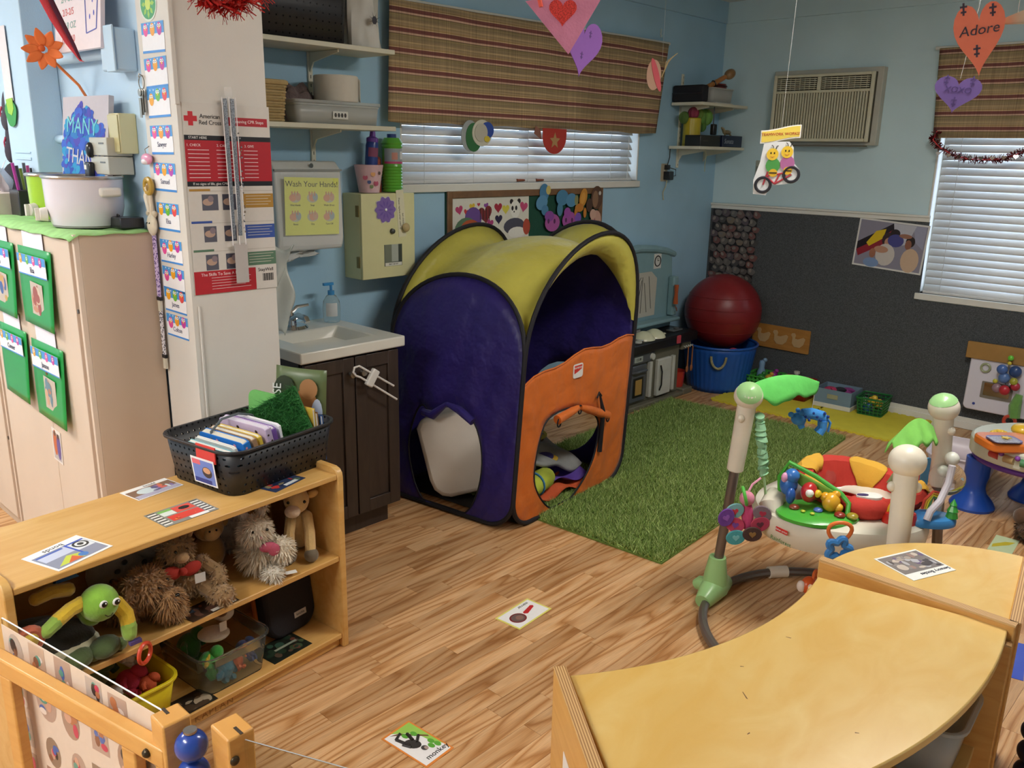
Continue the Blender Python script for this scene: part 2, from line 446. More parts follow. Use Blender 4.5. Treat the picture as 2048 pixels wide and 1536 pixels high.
mb.build('plank_field', OAKF, floor, smooth=0, kind='stuff')

# ------------------------------------------------------------------ windows
GLASS = mat('window_glass', '#eef6ff', .02, var=0, trans=1, ior=1.1)
def window(name, ax, a0, a1, z0, z1, pos, out):
    """ax 0: opening runs along x in the back wall; ax 1: along y in the right wall"""
    def bb(mb, u0, u1, v0, v1, d0, d1):
        if ax == 0: mb.bb((u0, pos+d0, v0), (u1, pos+d1, v1))
        else: mb.bb((pos+d0, u0, v0), (pos+d1, u1, v1))
        return mb
    fr = MB()
    for u0, u1, v0, v1 in ((a0, a1, z0, z0+.03), (a0, a1, z1-.03, z1), (a0, a0+.03, z0, z1), (a1-.03, a1, z0, z1)): bb(fr, u0, u1, v0, v1, .085, .125)
    mid = (a0+a1)/2; bb(fr, mid-.02, mid+.02, z0, z1, .085, .125)
    w = struct(fr.build(name, TRIM, bevel=.002))
    for u0, u1 in ((a0+.03, mid-.02), (mid+.02, a1-.03)):
        bb(MB(), u0, u1, z0+.03, z1-.03, .1, .106).build('pane', GLASS, w)
    cas = MB()
    bb(cas, a0-.005, a1+.005, z0-.04, z0, -.02, .08)
    bb(cas, a0-.0005, a0+.012, z0, z1, 0, .085); bb(cas, a1-.012, a1+.0005, z0, z1, 0, .085); bb(cas, a0, a1, z1-.012, z1+.0005, 0, .085)
    cas.build('sill', TRIM, w, bevel=.004)
    return w
window('window_1', 0, *W1, YW, 1)
window('window_2', 1, *W2, XW, 1)
SLAT = mat('blind_slat', '#e4e2dc', .45, var=.02)
nt = SLAT.node_tree; bs = nt.nodes['Principled BSDF']; out = nt.nodes['Material Output']
tr = nt.nodes.new('ShaderNodeBsdfTranslucent'); tr.inputs[0].default_value = (.9, .9, .95, 1)
mx = nt.nodes.new('ShaderNodeMixShader'); mx.inputs[0].default_value = .12
link(nt, bs.outputs[0], mx.inputs[1]); link(nt, tr.outputs[0], mx.inputs[2]); link(nt, mx.outputs[0], out.inputs[0])
def blind(name, label, ax, a0, a1, z0, z1, pos, pitch=.044, tilt=58, cords=()):
    t = thing(name, label, 'blind', (0, 0, 0))
    sl = .05; me = None
    n = int((z1-z0-.03)/pitch)
    L = a1-a0
    prof = [(-sl/2, 0), (-sl/4, .0022), (0, .003), (sl/4, .0022), (sl/2, 0)]
    mb = MB()
    def fn(u, v):
        k = prof[int(round(v*4))]; return (-L/2+u*L, k[0], k[1])
    mb.grid(fn, 1, 4)
    me = mb.mesh('slat', 60); me.materials.append(SLAT)
    for i in range(n):
        z = z0+.035+i*pitch
        o = bpy.data.objects.new('slat', me); COL.objects.link(o); o.parent = t
        if ax == 0: o.matrix_local = Matrix.Translation(((a0+a1)/2, pos, z)) @ Matrix.Rotation(radians(tilt), 4, 'X')
        else: o.matrix_local = Matrix.Translation((pos, (a0+a1)/2, z)) @ Matrix.Rotation(-pi/2, 4, 'Z') @ Matrix.Rotation(radians(tilt), 4, 'X')
        s = o.modifiers.new('thickness', 'SOLIDIFY'); s.thickness = .002
    def bb(u0, u1, v0, v1, d):
        return ((u0, pos-d, v0), (u1, pos+d, v1)) if ax == 0 else ((pos-d, u0, v0), (pos+d, u1, v1))
    MB().bb(*bb(a0, a1, z0, z0+.016, .022)).build('bottom_rail', SLAT, t, bevel=.003)
    MB().bb(*bb(a0, a1, z1-.035, z1, .026)).build('head_rail', SLAT, t, bevel=.003)
    cm = mat('blind_cord', '#dcdad6', .7)
    for c in cords:
        mb = MB()
        for d in (-.024, .024):
            p = (c, pos+d, z0) if ax == 0 else (pos+d, c, z0)
            mb.cyl(p, (p[0], p[1], z1-.03), .0016, n=6)
        mb.build('ladder_cord', cm, t)
    return t
blind('window_blind', 'white slatted blind in the long window under the striped curtain', 0, W1[0]+.02, W1[1]-.045, W1[2], W1[3]-.015, YW+.035, cords=(2.86, 3.2, 3.62, 4.02, 4.38, 4.56))
blind('window_blind', 'tall white slatted blind in the window beside the air conditioner', 1, W2[0]+.02, W2[1]-.03, W2[2], W2[3]-.015, XW+.035, cords=(.8, 1.2, 1.66))
# cord tassels lying on the sill of the long window
for px in (1052, 1090):
    p = ony(px, 361, YW-.03)
    tag(MB().cyl((p.x-.03, p.y+.04, 1.452), (p.x+.03, p.y+.04, 1.452), .008, .006, n=10).build('blind_tassel', mat('tassel_wood', '#8a4a2c', .4)), 'brown wooden cord tassel on the window sill, %s one' % ('left' if px == 1052 else 'right'), 'tassel', 'tassels on the sill')
# striped woven curtains
def stripe_mat():
    m, nt, b = nm('striped_weave')
    tc = nt.nodes.new('ShaderNodeTexCoord'); sp = nt.nodes.new('ShaderNodeSeparateXYZ'); link(nt, tc.outputs['Object'], sp.inputs[0])
    mu = nt.nodes.new('ShaderNodeMath'); mu.operation = 'MULTIPLY'; mu.inputs[1].default_value = 1/.086; link(nt, sp.outputs['Z'], mu.inputs[0])
    fr = nt.nodes.new('ShaderNodeMath'); fr.operation = 'FRACT'; link(nt, mu.outputs[0], fr.inputs[0])
    r = nt.nodes.new('ShaderNodeValToRGB'); r.color_ramp.interpolation = 'LINEAR'; e = r.color_ramp.elements
    e[0].position = 0; e[0].color = lin('#a68e6c'); e[1].position = 1; e[1].color = lin('#a68e6c')
    for p, c in ((.08, '#927e60'), (.16, '#b49c74'), (.24, '#907c5e'), (.34, '#8c7c5e'), (.5, '#8c7c56'), (.54, '#5d4a38'), (.58, '#c6a48c'), (.64, '#c0a08a'), (.66, '#744640'), (.84, '#70423c'), (.87, '#cbb08a'), (.92, '#957a4e')):
        k = e.new(p); k.color = lin(c)
    link(nt, fr.outputs[0], r.inputs[0])
    n = nt.nodes.new('ShaderNodeTexNoise'); mp = nt.nodes.new('ShaderNodeMapping'); mp.inputs['Scale'].default_value = (1100, 1100, 12)
    n.inputs['Scale'].default_value = .18; n.inputs['Detail'].default_value = 2
    link(nt, tc.outputs['Object'], mp.inputs[0]); link(nt, mp.outputs[0], n.inputs['Vector'])
    n3 = nt.nodes.new('ShaderNodeTexNoise'); m3 = nt.nodes.new('ShaderNodeMapping'); m3.inputs['Scale'].default_value = (10, 10, 900)
    n3.inputs['Scale'].default_value = .25; link(nt, tc.outputs['Object'], m3.inputs[0]); link(nt, m3.outputs[0], n3.inputs['Vector'])
    ad = nt.nodes.new('ShaderNodeMath'); ad.operation = 'ADD'; link(nt, n.outputs[0], ad.inputs[0]); link(nt, n3.outputs[0], ad.inputs[1])
    mr = nt.nodes.new('ShaderNodeMapRange'); mr.inputs[1].default_value = .7; mr.inputs[2].default_value = 1.3; mr.inputs[3].default_value = .74; mr.inputs[4].default_value = 1.4
    link(nt, ad.outputs[0], mr.inputs[0])
    v = nt.nodes.new('ShaderNodeVectorMath'); v.operation = 'SCALE'; link(nt, r.outputs[0], v.inputs[0]); link(nt, mr.outputs[0], v.inputs['Scale'])
    link(nt, v.outputs[0], b.inputs['Base Color']); b.inputs['Roughness'].default_value = .9
    bp = nt.nodes.new('ShaderNodeBump'); bp.inputs['Strength'].default_value = .4; bp.inputs['Distance'].default_value = .002
    link(nt, ad.outputs[0], bp.inputs['Height']); link(nt, bp.outputs[0], b.inputs['Normal'])
    return m
STRIPE = stripe_mat()
cy = YW-.055
ctl, ctr, cbl, cbr = ony(778, -4, cy), ony(1340, 88, cy), ony(775, 243, cy), ony(1315, 268, cy)
def curtain(u, v):
    top = Vector(ctl).lerp(ctr, u); bot = Vector(cbl).lerp(cbr, u)
    p = bot.lerp(top, v)
    d = .010*sin(u*17)+.006*sin(u*41+1)+.012*max(0, 1-abs(u-.62)*9)
    z = p.z-.004*sin(u*30)*(1-v)
    return (p.x, p.y-d*(1-.5*v), z)
t = tag(MB().grid(curtain, 90, 10).build('window_curtain', STRIPE, solid=.004), 'wide brown and maroon striped valance curtain over the long window', 'curtain')
MB().cyl((ctl.x-.03, YW-.03, ctl.z+.005), (ctr.x+.03, YW-.03, ctr.z+.005), .01, n=10).build('curtain_rod', TRIM, t)
cx = XW-.055
a, b_, c_, d_ = onx(1880, 97, cx), onx(1866, 276, cx), .3, onx(1862, 285, cx)
zt, zb = a.z, b_.z
def curtain2(u, v):
    y0 = a.y*v+b_.y*(1-v); y = y0+(c_-y0)*u
    return (cx-(.012*sin(u*19)+.006*sin(u*47))*(1-.4*v), y, zb+(zt-zb)*v)
t = tag(MB().grid(curtain2, 60, 10).build('window_curtain', STRIPE, solid=.004), 'striped valance curtain over the window right of the air conditioner', 'curtain')
MB().cyl((XW-.03, a.y+.03, zt+.005), (XW-.03, c_-.03, zt+.005), .01, n=10).build('curtain_rod', TRIM, t)
# ================================================================== wooden toy shelf on the left
def wood(name, c1, c2, scale=(2, 14, 14), rough=.4, coat=.15):
    if name in _mats: return _mats[name]
    m, nt, b = nm(name)
    tc = nt.nodes.new('ShaderNodeTexCoord'); mp = nt.nodes.new('ShaderNodeMapping'); mp.inputs['Scale'].default_value = scale
    link(nt, tc.outputs['Object'], mp.inputs[0])
    n = nt.nodes.new('ShaderNodeTexNoise'); n.inputs['Scale'].default_value = 1.6; n.inputs['Detail'].default_value = 5; n.inputs['Distortion'].default_value = 1.2
    link(nt, mp.outputs[0], n.inputs['Vector'])
    r = nt.nodes.new('ShaderNodeValToRGB'); r.color_ramp.elements[0].position = .3; r.color_ramp.elements[1].position = .72
    r.color_ramp.elements[0].color = lin(c1); r.color_ramp.elements[1].color = lin(c2)
    link(nt, n.outputs[0], r.inputs[0]); link(nt, r.outputs[0], b.inputs['Base Color'])
    b.inputs['Roughness'].default_value = rough; b.inputs['Coat Weight'].default_value = coat; b.inputs['Coat Roughness'].default_value = .25
    _mats[name] = m; return m
BIRCH = wood('birch_ply', '#cd9a50', '#dbb06c')
MAPLE = wood('maple_solid', '#cd9248', '#dda75c', scale=(3, 3, 20))
def ply_edge():
    m, nt, b = nm('ply_edge')
    tc = nt.nodes.new('ShaderNodeTexCoord'); w = nt.nodes.new('ShaderNodeTexWave'); w.wave_type = 'BANDS'; w.bands_direction = 'Y'
    w.inputs['Scale'].default_value = 62; w.inputs['Distortion'].default_value = .25
    link(nt, tc.outputs['Object'], w.inputs['Vector'])
    r = nt.nodes.new('ShaderNodeValToRGB'); r.color_ramp.elements[0].color = lin('#97693a'); r.color_ramp.elements[1].color = lin('#d8b27a')
    link(nt, w.outputs[0], r.inputs[0]); link(nt, r.outputs[0], b.inputs['Base Color']); b.inputs['Roughness'].default_value = .45
    return m
PLYE = ply_edge()
SH = WZ((1.478, 2.105, 0), radians(5)); SHI = SH.inverted()
def sh(px, py, d):      # point of a sight line at depth d inside the shelf, shelf coordinates
    o = SHI @ Vector(CAM); r = SHI.to_3x3() @ Vector(_ray(px, py)); return o+r*((d-o.y)/r.y)
SW, SD, SZ = 1.0, .375, .612
shelf = thing('toy_shelf', 'low wooden toy shelf with stuffed animals, left of the floor', 'shelf', SH)
for x in (-SW, -.022):
    prof = [(0, 0), (.375, 0), (.375, .632), (.03, .632), (.012, .626), (.003, .615), (0, .6)]
    mb = MB().mat(Matrix(((0, 0, 1, x), (1, 0, 0, 0), (0, 1, 0, 0), (0, 0, 0, 1)))).prism(prof, 0, .022)
    mb.build('side_panel', BIRCH, shelf, bevel=.003)
MB().bb((-SW+.022, .004, SZ-.018), (-.022, SD, SZ)).build('top_board', BIRCH, shelf, bevel=.003)
MB().bb((-SW+.022, .006, .312), (-.022, SD-.02, .33)).build('middle_board', BIRCH, shelf, bevel=.003)
MB().bb((-SW+.022, .006, .032), (-.022, SD-.02, .05)).build('bottom_board', BIRCH, shelf, bevel=.003)
MB().bb((-SW+.022, .02, 0), (-.022, .036, .032)).build('plinth', BIRCH, shelf, bevel=.002)
MB().bb((-SW+.022, SD-.018, .0), (-.022, SD-.006, SZ-.018)).build('back_panel', BIRCH, shelf)
p = sh(437, 1428, 0)
text('KAPLAN', .03, Matrix.Translation((p.x, .0195, .016)) @ Matrix.Rotation(pi/2, 4, 'X'), shelf, '#a97f45', space=1.2)

def quad_card(pts, z, name, label, cat, col='#f5f4f2', group=None, parent=None, m=None):
    """card lying on a horizontal surface; pts are the photo corners (left, top, right, bottom)"""
    P = [onz(x, y, z) for x, y in pts]
    c = sum(P, Vector())/4
    xd = ((P[2]-P[3])+(P[1]-P[0]))/2; yd = ((P[0]-P[3])+(P[1]-P[2]))/2
    w, h = xd.length, yd.length
    a = atan2(xd.y, xd.x)
    o = sheet(name, label, cat, WZ((c.x, c.y, z+.0004), a), w, h, col, .0011, group, m or PRINT)
    return o, w, h
# printed shelf labels on top
o, w, h = quad_card([(58, 1118), (163, 1063), (216, 1101), (102, 1145)], SZ, 'shelf_label', 'printed shelf picture label with a black spiral, nearest on the shelf top', 'label', group='picture labels on the toy shelf')
mb = MB().rect(-w*.46, -h*.44, w*.46, h*.3, .0013, '#8f93a8').rect(-w*.42, -.05*h, w*.12, h*.26, .0014, '#c9cfe6')
mb.rect(w*.14, -h*.1, w*.45, h*.28, .0014, '#dfe3ea').rect(w*.10, -h*.25, w*.14, h*.28, .0015, '#3b57c0').rect(w*.1, h*.24, w*.45, h*.29, .0016, '#3b57c0').rect(-w*.42, h*.2, w*.05, h*.26, .0015, '#4a62b6')
mb.flat([(-w*.4, -h*.38), (-w*.1, -h*.1), (w*.1, -h*.2), (w*.05, -h*.4)], .0015, '#c8d24a').flat([(-w*.25, -h*.4), (-w*.05, -h*.18), (w*.02, -h*.4)], .0016, '#d9663a').disc(w*.08, -h*.3, h*.09, .0017, '#4a7fc4')
for k in range(3): mb.disc(w*.3, h*.1, h*(.15-.045*k), .0017+k*.0002, ('#333333', '#e6e6e6', '#333333')[k])
mb.build('print', PRINT, o, smooth=0); text('spuoq', h*.17, T(-w*.02, h*.4), o)
o, w, h = quad_card([(240, 986), (330, 957), (366, 970), (277, 1003)], SZ, 'shelf_label', 'printed shelf label with a bowl of toys, behind the black basket corner', 'label', group='picture labels on the toy shelf')
mb = MB().rect(-w*.48, -h*.46, w*.48, h*.28, .0013, '#8a6b58'); mb.rect(-w*.46, -h*.46, w*.48, -h*.2, .0014, '#b9b6cc').disc(-w*.1, 0, w*.22, .0015, '#d7e6ea', ry=h*.24)
blobs(mb, -w*.1, -h*.35, w*.42, h*.25, ['#e07a52', '#8e7ac0', '#e86f6a', '#dfe8e8', '#5f5f8a'], 12, 3, .0017); mb.build('print', PRINT, o, smooth=0); text('hcoold', h*.15, T(w*.1, h*.38), o)
o, w, h = quad_card([(286, 1032), (395, 998), (436, 1018), (333, 1056)], SZ, 'shelf_label', 'red printed shelf label with striped corners, in the middle of the shelf top', 'label', '#8d8d84', group='picture labels on the toy shelf')
mb = MB().rect(-w*.28, -h*.34, w*.3, 0, .0013, '#e0483a').rect(-w*.05, .06*h, w*.3, h*.42, .0013, '#e2574a').rect(-w*.3, .06*h, -w*.06, h*.42, .0013, '#dfe8e0').rect(-w*.3, .3*h, -w*.06, h*.42, .0014, '#7dbb5c')
mb.disc(w*.14, h*.24, w*.1, .0015, '#2a2422', ry=h*.1)
for k in range(6):
    for s in (-1, 1): mb.rect(s*w*.4-w*.08, -h*.42+k*h*.15, s*w*.4+w*.07, -h*.35+k*h*.15, .0014, '#f0efe8'); mb.rect(s*w*.4-w*.08, -h*.35+k*h*.15, s*w*.4+w*.07, -h*.3+k*h*.15, .0014, '#2b2a28')
blobs(mb, -w*.26, -h*.32, w*.28, -.02, ['#f07f4d', '#b83a2e', '#e8a04a', '#3a2a28'], 8, 5, .0016); mb.rect(-w*.02, -h*.5, w*.32, -h*.36, .0018, '#f4f4f2')
mb.build('print', PRINT, o, smooth=0)
o, w, h = quad_card([(520, 978), (578, 948), (612, 957), (550, 985)], SZ, 'shelf_label', 'dark blue printed shelf label by the shelf\'s right end', 'label', '#2f3d5e', group='picture labels on the toy shelf')
mb = MB(); blobs(mb, -w*.48, -h*.48, w*.48, h*.48, ['#1f2c4a', '#3f5f8c', '#5a6f5a', '#8a8060', '#c23a34'], 14, 9); mb.rect(-w*.1, -h*.42, w*.3, -h*.2, .0022, '#d8dce0'); mb.build('print', PRINT, o, smooth=0)

# ------------------------------------------------------------------ black perforated basket
def perf_mat(name, col, pitch, rad, skew=1):
    m, nt, b = nm(name); out = nt.nodes['Material Output']
    b.inputs['Base Color'].default_value = lin(col); b.inputs['Roughness'].default_value = .42
    tc = nt.nodes.new('ShaderNodeTexCoord'); sp = nt.nodes.new('ShaderNodeSeparateXYZ'); link(nt, tc.outputs['Object'], sp.inputs[0])
    def M(op, a, bb=None):
        n = nt.nodes.new('ShaderNodeMath'); n.operation = op
        for i, k in enumerate((a, bb)):
            if k is None: continue
            if isinstance(k, (int, float)): n.inputs[i].default_value = k
            else: link(nt, k, n.inputs[i])
        return n.outputs[0]
    u = M('ADD', sp.outputs['X'], sp.outputs['Y']); zz = sp.outputs['Z']
    fu = M('SUBTRACT', M('FRACT', M('MULTIPLY', u, 1/pitch)), .5); fz = M('SUBTRACT', M('FRACT', M('MULTIPLY', zz, 1/pitch)), .5)
    d = M('SQRT', M('ADD', M('MULTIPLY', fu, fu), M('MULTIPLY', fz, fz)))
    hole = M('LESS_THAN', d, rad)
    tr = nt.nodes.new('ShaderNodeBsdfTransparent'); mx = nt.nodes.new('ShaderNodeMixShader')
    link(nt, hole, mx.inputs[0]); link(nt, b.outputs[0], mx.inputs[1]); link(nt, tr.outputs[0], mx.inputs[2]); link(nt, mx.outputs[0], out.inputs[0])
    return m
def rrect(w, h, r, n=5):
    pts = []
    for cx, cy, a0 in ((w/2-r, h/2-r, 0), (-w/2+r, h/2-r, pi/2), (-w/2+r, -h/2+r, pi), (w/2-r, -h/2+r, 1.5*pi)):
        for i in range(n+1):
            a = a0+pi/2*i/n; pts.append((cx+r*cos(a), cy+r*sin(a)))
    return pts
def tub(t, w, d, h, flare, r, m_wall, m_rim, th=.003, rim=.012, floor_t=.003, name='wall', rimh=.006):
    """open tapered container with rounded corners: wall, floor and rolled rim"""
    A = rrect(w, d, r); B = rrect(w+2*flare, d+2*flare, r+flare*.6); n = len(A)
    mb = MB()
    vs = [(x, y, 0) for x, y in A]+[(x, y, h) for x, y in B]
    mb.add(vs, [(i, (i+1) % n, n+(i+1) % n, n+i) for i in range(n)])
    mb.build(name, m_wall, t, solid=th)
    MB().prism(A, 0, floor_t).build('bottom', m_rim, t)
    Cc = rrect(w+2*flare+rim, d+2*flare+rim, r+flare*.6+rim/2)
    mb = MB().add([(x, y, h-rimh) for x, y in B]+[(x, y, h-rimh) for x, y in Cc]+[(x, y, h+.002) for x, y in B]+[(x, y, h+.002) for x, y in Cc],
                  [q for i in range(n) for j in [(i+1) % n] for q in ((i, j, n+j, n+i), (2*n+i, 3*n+i, 3*n+j, 2*n+j), (n+i, n+j, 3*n+j, 3*n+i), (i, 2*n+i, 2*n+j, j))])
    mb.build('rim', m_rim, t, bevel=.0015)
BLACKPL = mat('black_plastic', '#26262a', .4, var=.05, bump=.05, bscale=300)
PERF = perf_mat('black_perforated', '#28282b', .0215, .17)
bk = thing('book_basket', 'black perforated plastic basket full of board books on the wooden shelf', 'basket', WZ((1.298, 2.335, SZ+.0005), radians(10)))
tub(bk, .385, .30, .142, .018, .045, PERF, BLACKPL, rim=.02)
ta = MB('#e8463c').box((-.216, -.06, .125), (.004, .085, .05), '#d8413a').build('red_tag', PAPER, bk, label='red folded tag')
lb = MB().mat(frame3((-.2155, -.045, .066), (.0, -1, 0), (-.12, 0, 1))).box((0, 0, 0), (.105, .085, .001), '#f2f2f4').rect(-.047, -.038, .047, .036, .0007, '#6f86d0').rect(-.047, .02, -.01, .036, .0009, '#e86a78').rect(-.047, -.038, .03, -.024, .0009, '#26388e').disc(.015, 0, .022, .001, '#3b3036', ry=.018).disc(.015, .006, .017, .0012, '#d9a27a', ry=.01)
lb.build('product_label', PRINT, bk, smooth=0, label='blue and white product sticker')
MB().tube([(-.13, .02, .10), (-.125, .03, .15), (-.08, .035, .178), (-.02, .03, .182), (.03, .03, .165), (.06, .03, .13)], .004, n=8).build('handle', mat('grey_rubber', '#5b6468', .5), bk)
BK = bk.matrix_world
def book(x, tilt, w, h, th, cover, page, label, lean=0, y=-.02, z=.004, dots=None):
    M = BK @ Matrix.Translation((x, y, z)) @ Matrix.Rotation(radians(lean), 4, 'Z') @ Matrix.Rotation(radians(tilt), 4, 'Y')
    t = thing('board_book', label, 'book', M, 'board books in the black basket')
    MB().mat(Matrix(((0, 0, 1, -th/2), (1, 0, 0, 0), (0, 1, 0, 0), (0, 0, 0, 1)))).prism([(px+0, py+h/2) for px, py in rrect(w, h, .014)], .002, th-.002).build('pages', mat('pg_'+page, page, .7), t)
    for s in (0, th-.0025):
        mb = MB(cover).mat(Matrix(((0, 0, 1, -th/2+s), (1, 0, 0, 0), (0, 1, 0, 0), (0, 0, 0, 1)))).prism([(px, py+h/2) for px, py in rrect(w+.004, h+.003, .015)], 0, .0025)
        mb.build('cover', PRINT, t)
    sp = MB(cover).box((0, -w/2-.001, h/2), (th, .005, h*.98)); 
    sp.build('spine', PRINT, t, bevel=.002)
    if dots:
        mb = MB(dots)
        for k in range(7): mb.mat(Matrix.Translation((0, -w/2-.004, .015+k*h*.13)) @ Matrix.Rotation(pi/2, 4, 'X')).disc((k % 2-.5)*th*.4, 0, th*.16, 0, n=10)
        for k in range(4): mb.mat(Matrix.Translation((-th/2-.0004, -w*.3+k*w*.2, h*.9-(k % 2)*.02)) @ Matrix.Rotation(-pi/2, 4, 'Y')).disc(0, 0, .006, 0, n=10)
        mb.build('dot_print', PRINT, t, smooth=0, kind='stuff')
book(-.118, -24, .20, .135, .014, '#7fb9c4', '#e6e4de', 'pale teal board book nearest the red tag in the black basket')
book(-.100, -22, .18, .142, .010, '#e9e9e4', '#d9d6cf', 'white thin board book behind the pale teal one in the basket')
book(-.075, -18, .20, .150, .024, '#2b7fd6', '#d8d2c2', 'bright blue board book with pink dots in the black basket', dots='#ef9fb0')
book(-.050, -16, .20, .152, .016, '#b08d6e', '#dcd8cc', 'tan photo board book behind the blue dotted book')
book(-.030, -14, .19, .150, .014, '#e3c84e', '#e6e2d6', 'thin yellow-edged board book in the middle of the basket')
book(-.006, -12, .21, .170, .022, '#c7b4d2', '#d8d2de', 'pale lilac board book standing tall in the black basket', dots='#3a2a26')
book(.018, -12, .20, .162, .018, '#7b58a8', '#e2dee6', 'purple board book next to the grass square in the basket')
book(.037, -10, .20, .165, .010, '#efeef2', '#e6e4ea', 'white board book leaning on the grass square')
# square of artificial grass
def grass_blades(n, w, h, seed, L, wd, cols, axisz=True):
    rg = np.random.default_rng(seed)
    x = rg.uniform(-w/2, w/2, n); y = rg.uniform(-h/2, h/2, n); a = rg.uniform(0, 2*pi, n); l = L*rg.uniform(.6, 1.25, n)
    tx, ty = np.cos(a)*wd, np.sin(a)*wd
    bx, by = rg.normal(0, .55, n)*l, rg.normal(0, .55, n)*l
    V = np.empty((n, 3, 3), np.float32)
    V[:, 0] = np.stack([x-tx, y-ty, np.zeros(n)], 1); V[:, 1] = np.stack([x+tx, y+ty, np.zeros(n)], 1); V[:, 2] = np.stack([x+bx, y+by, l], 1)
    me = bpy.data.meshes.new('pile')
    me.vertices.add(3*n); me.vertices.foreach_set('co', V.ravel())
    me.loops.add(3*n); me.loops.foreach_set('vertex_index', np.arange(3*n, dtype=np.int32))
    me.polygons.add(n); me.polygons.foreach_set('loop_start', np.arange(0, 3*n, 3, dtype=np.int32)); me.polygons.foreach_set('loop_total', np.full(n, 3, np.int32))
    cc = np.array([lin(c) for c in cols], np.float32)[rg.integers(0, len(cols), n)]
    cc[:, :3] *= rg.uniform(.8, 1.2, (n, 1))
    at = me.attributes.new('Col', 'FLOAT_COLOR', 'CORNER'); at.data.foreach_set('color', np.repeat(cc, 3, axis=0).ravel())
    me.update(calc_edges=True); return me
GRASSM = vcol('grass_blade', .7, .1)
gt = thing('grass_square', 'square of dark green artificial grass standing in the black basket', 'grass', BK @ Matrix.Translation((.092, -.035, .135)) @ Matrix.Rotation(radians(14), 4, 'Z') @ Matrix.Rotation(radians(-76), 4, 'Y') @ Matrix.Rotation(radians(32), 4, 'Z'))
MB().box((0, 0, -.004), (.17, .19, .008), '#2f6a35').build('backing', CLOTH, gt)
me = grass_blades(6000, .17, .19, 4, .02, .0011, ['#2f7a35', '#3c8a40', '#245f2a', '#4d9a50']); me.materials.append(GRASSM)
o = bpy.data.objects.new('pile', me); COL.objects.link(o); o.parent = gt; o['kind'] = 'stuff'
o = tag(MB('#79c36a').mat(Matrix(((0, 0, 1, 0), (1, 0, 0, 0), (0, 1, 0, 0), (0, 0, 0, 1)))).prism([(x, y+.1) for x, y in rrect(.16, .2, .03)], 0, .008).build('foam_book', CLOTH, M=BK @ Matrix.Translation((.118, .075, .01)) @ Matrix.Rotation(radians(2), 4, 'Y')), 'light green foam book behind the grass square', 'book')
# magazines at the right end
M = BK @ Matrix.Translation((.196, -.005, .03)) @ Matrix.Rotation(radians(-60), 4, 'Z') @ Matrix.Rotation(radians(4), 4, 'Y')
mz = thing('magazine', 'glossy magazine with a horse on its green cover, tallest in the basket', 'magazine', M @ WY((0, 0, .13)))
def magf(u, v): return ((u-.5)*.17, (v-.5)*.27, .012*sin(u*3.0)+.01*u*v)
MB('#6f7f56').grid(magf, 8, 6, col='#63734c').build('cover', PRINT, mz, solid=.003)
mb = MB()
for k, (cx, cy, rx, ry, c) in enumerate(((.02, .02, .04, .05, '#a8754a'), (.03, .07, .03, .035, '#b8865a'), (-.05, .06, .035, .05, '#39442f'), (.06, -.02, .02, .06, '#c8d6ea'), (.0, -.06, .05, .03, '#8a5a38'))): mb.disc(cx, cy, rx, .026+k*.0004, c, ry=ry)
mb.build('horse_print', PRINT, mz, smooth=0); text('HORSE', .04, T(-.072, .02, .03, pi/2), mz, '#f2f2ee')
for k, (c, dx, dz, hh, lab) in enumerate((('#d8b64a', .150, 0, .185, 'yellow picture book right of the grass square'), ('#a57b48', .161, 0, .17, 'brown picture book right of the yellow one'), ('#3c6fb8', .181, 0, .155, 'blue and yellow book by the basket\'s right end'))):
    t = thing('picture_book', lab, 'book', BK @ Matrix.Translation((dx, -.065, .004)) @ Matrix.Rotation(radians(-4), 4, 'Y'), 'picture books in the black basket')
    MB('#e8e4da').bb((-.004, -.07, 0), (.004, .07, hh-.004)).build('pages', PAPER, t)
    for s in (-.0055, .004): MB(c).bb((s, -.072, 0), (s+.0015, .073, hh)).build('cover', PRINT, t)
tag(MB().tube([(0, 0, 0), (0, .004, .09), (.006, .012, .13), (.012, .026, .145), (.016, .05, .13), (.016, .058, .09), (.014, .058, .02)], .004, n=8).ell((.013, .03, .15), .009, col='#e8e0cc').build('bead_rattle', mat('rattle_dark', '#3a2c22', .4), M=BK @ Matrix.Translation((.2, -.05, .06))), 'dark looped rattle poking out at the basket\'s right end', 'toy')
# ================================================================== stuffed animals and bins on the toy shelf
MS, BS = .3305, .0505           # tops of the middle and bottom boards
def shw(p): return SH @ Matrix.Translation(Vector(p))
def plush(name, label, p, rz=0, cat='toy', group='stuffed animals on the middle shelf'):
    return thing(name, label, cat, SH @ Matrix.Translation(Vector(p)) @ Matrix.Rotation(radians(rz), 4, 'Z'), group)
EYE = mat('bead_eye', '#120e0c', .12, var=0, coat=.6)
def eyes(t, pts, r=.006):
    for q in pts: MB().ell(q, r, 10, 6).build('eye', EYE, t)
def limb(t, pts, r, col, name='limb', fur=0, m=None, L=.01):
    mb = MB(col).tube(pts, r, n=10)
    for q, rr in ((pts[0], r[0]), (pts[-1], r[-1])): mb.ell(q, rr*1.02, 10, 6)
    if fur:
        for i, q in enumerate(pts): mb.fur(q, r[i], fur, L, .003)
    return mb.build(name, m or PLUSH, t)
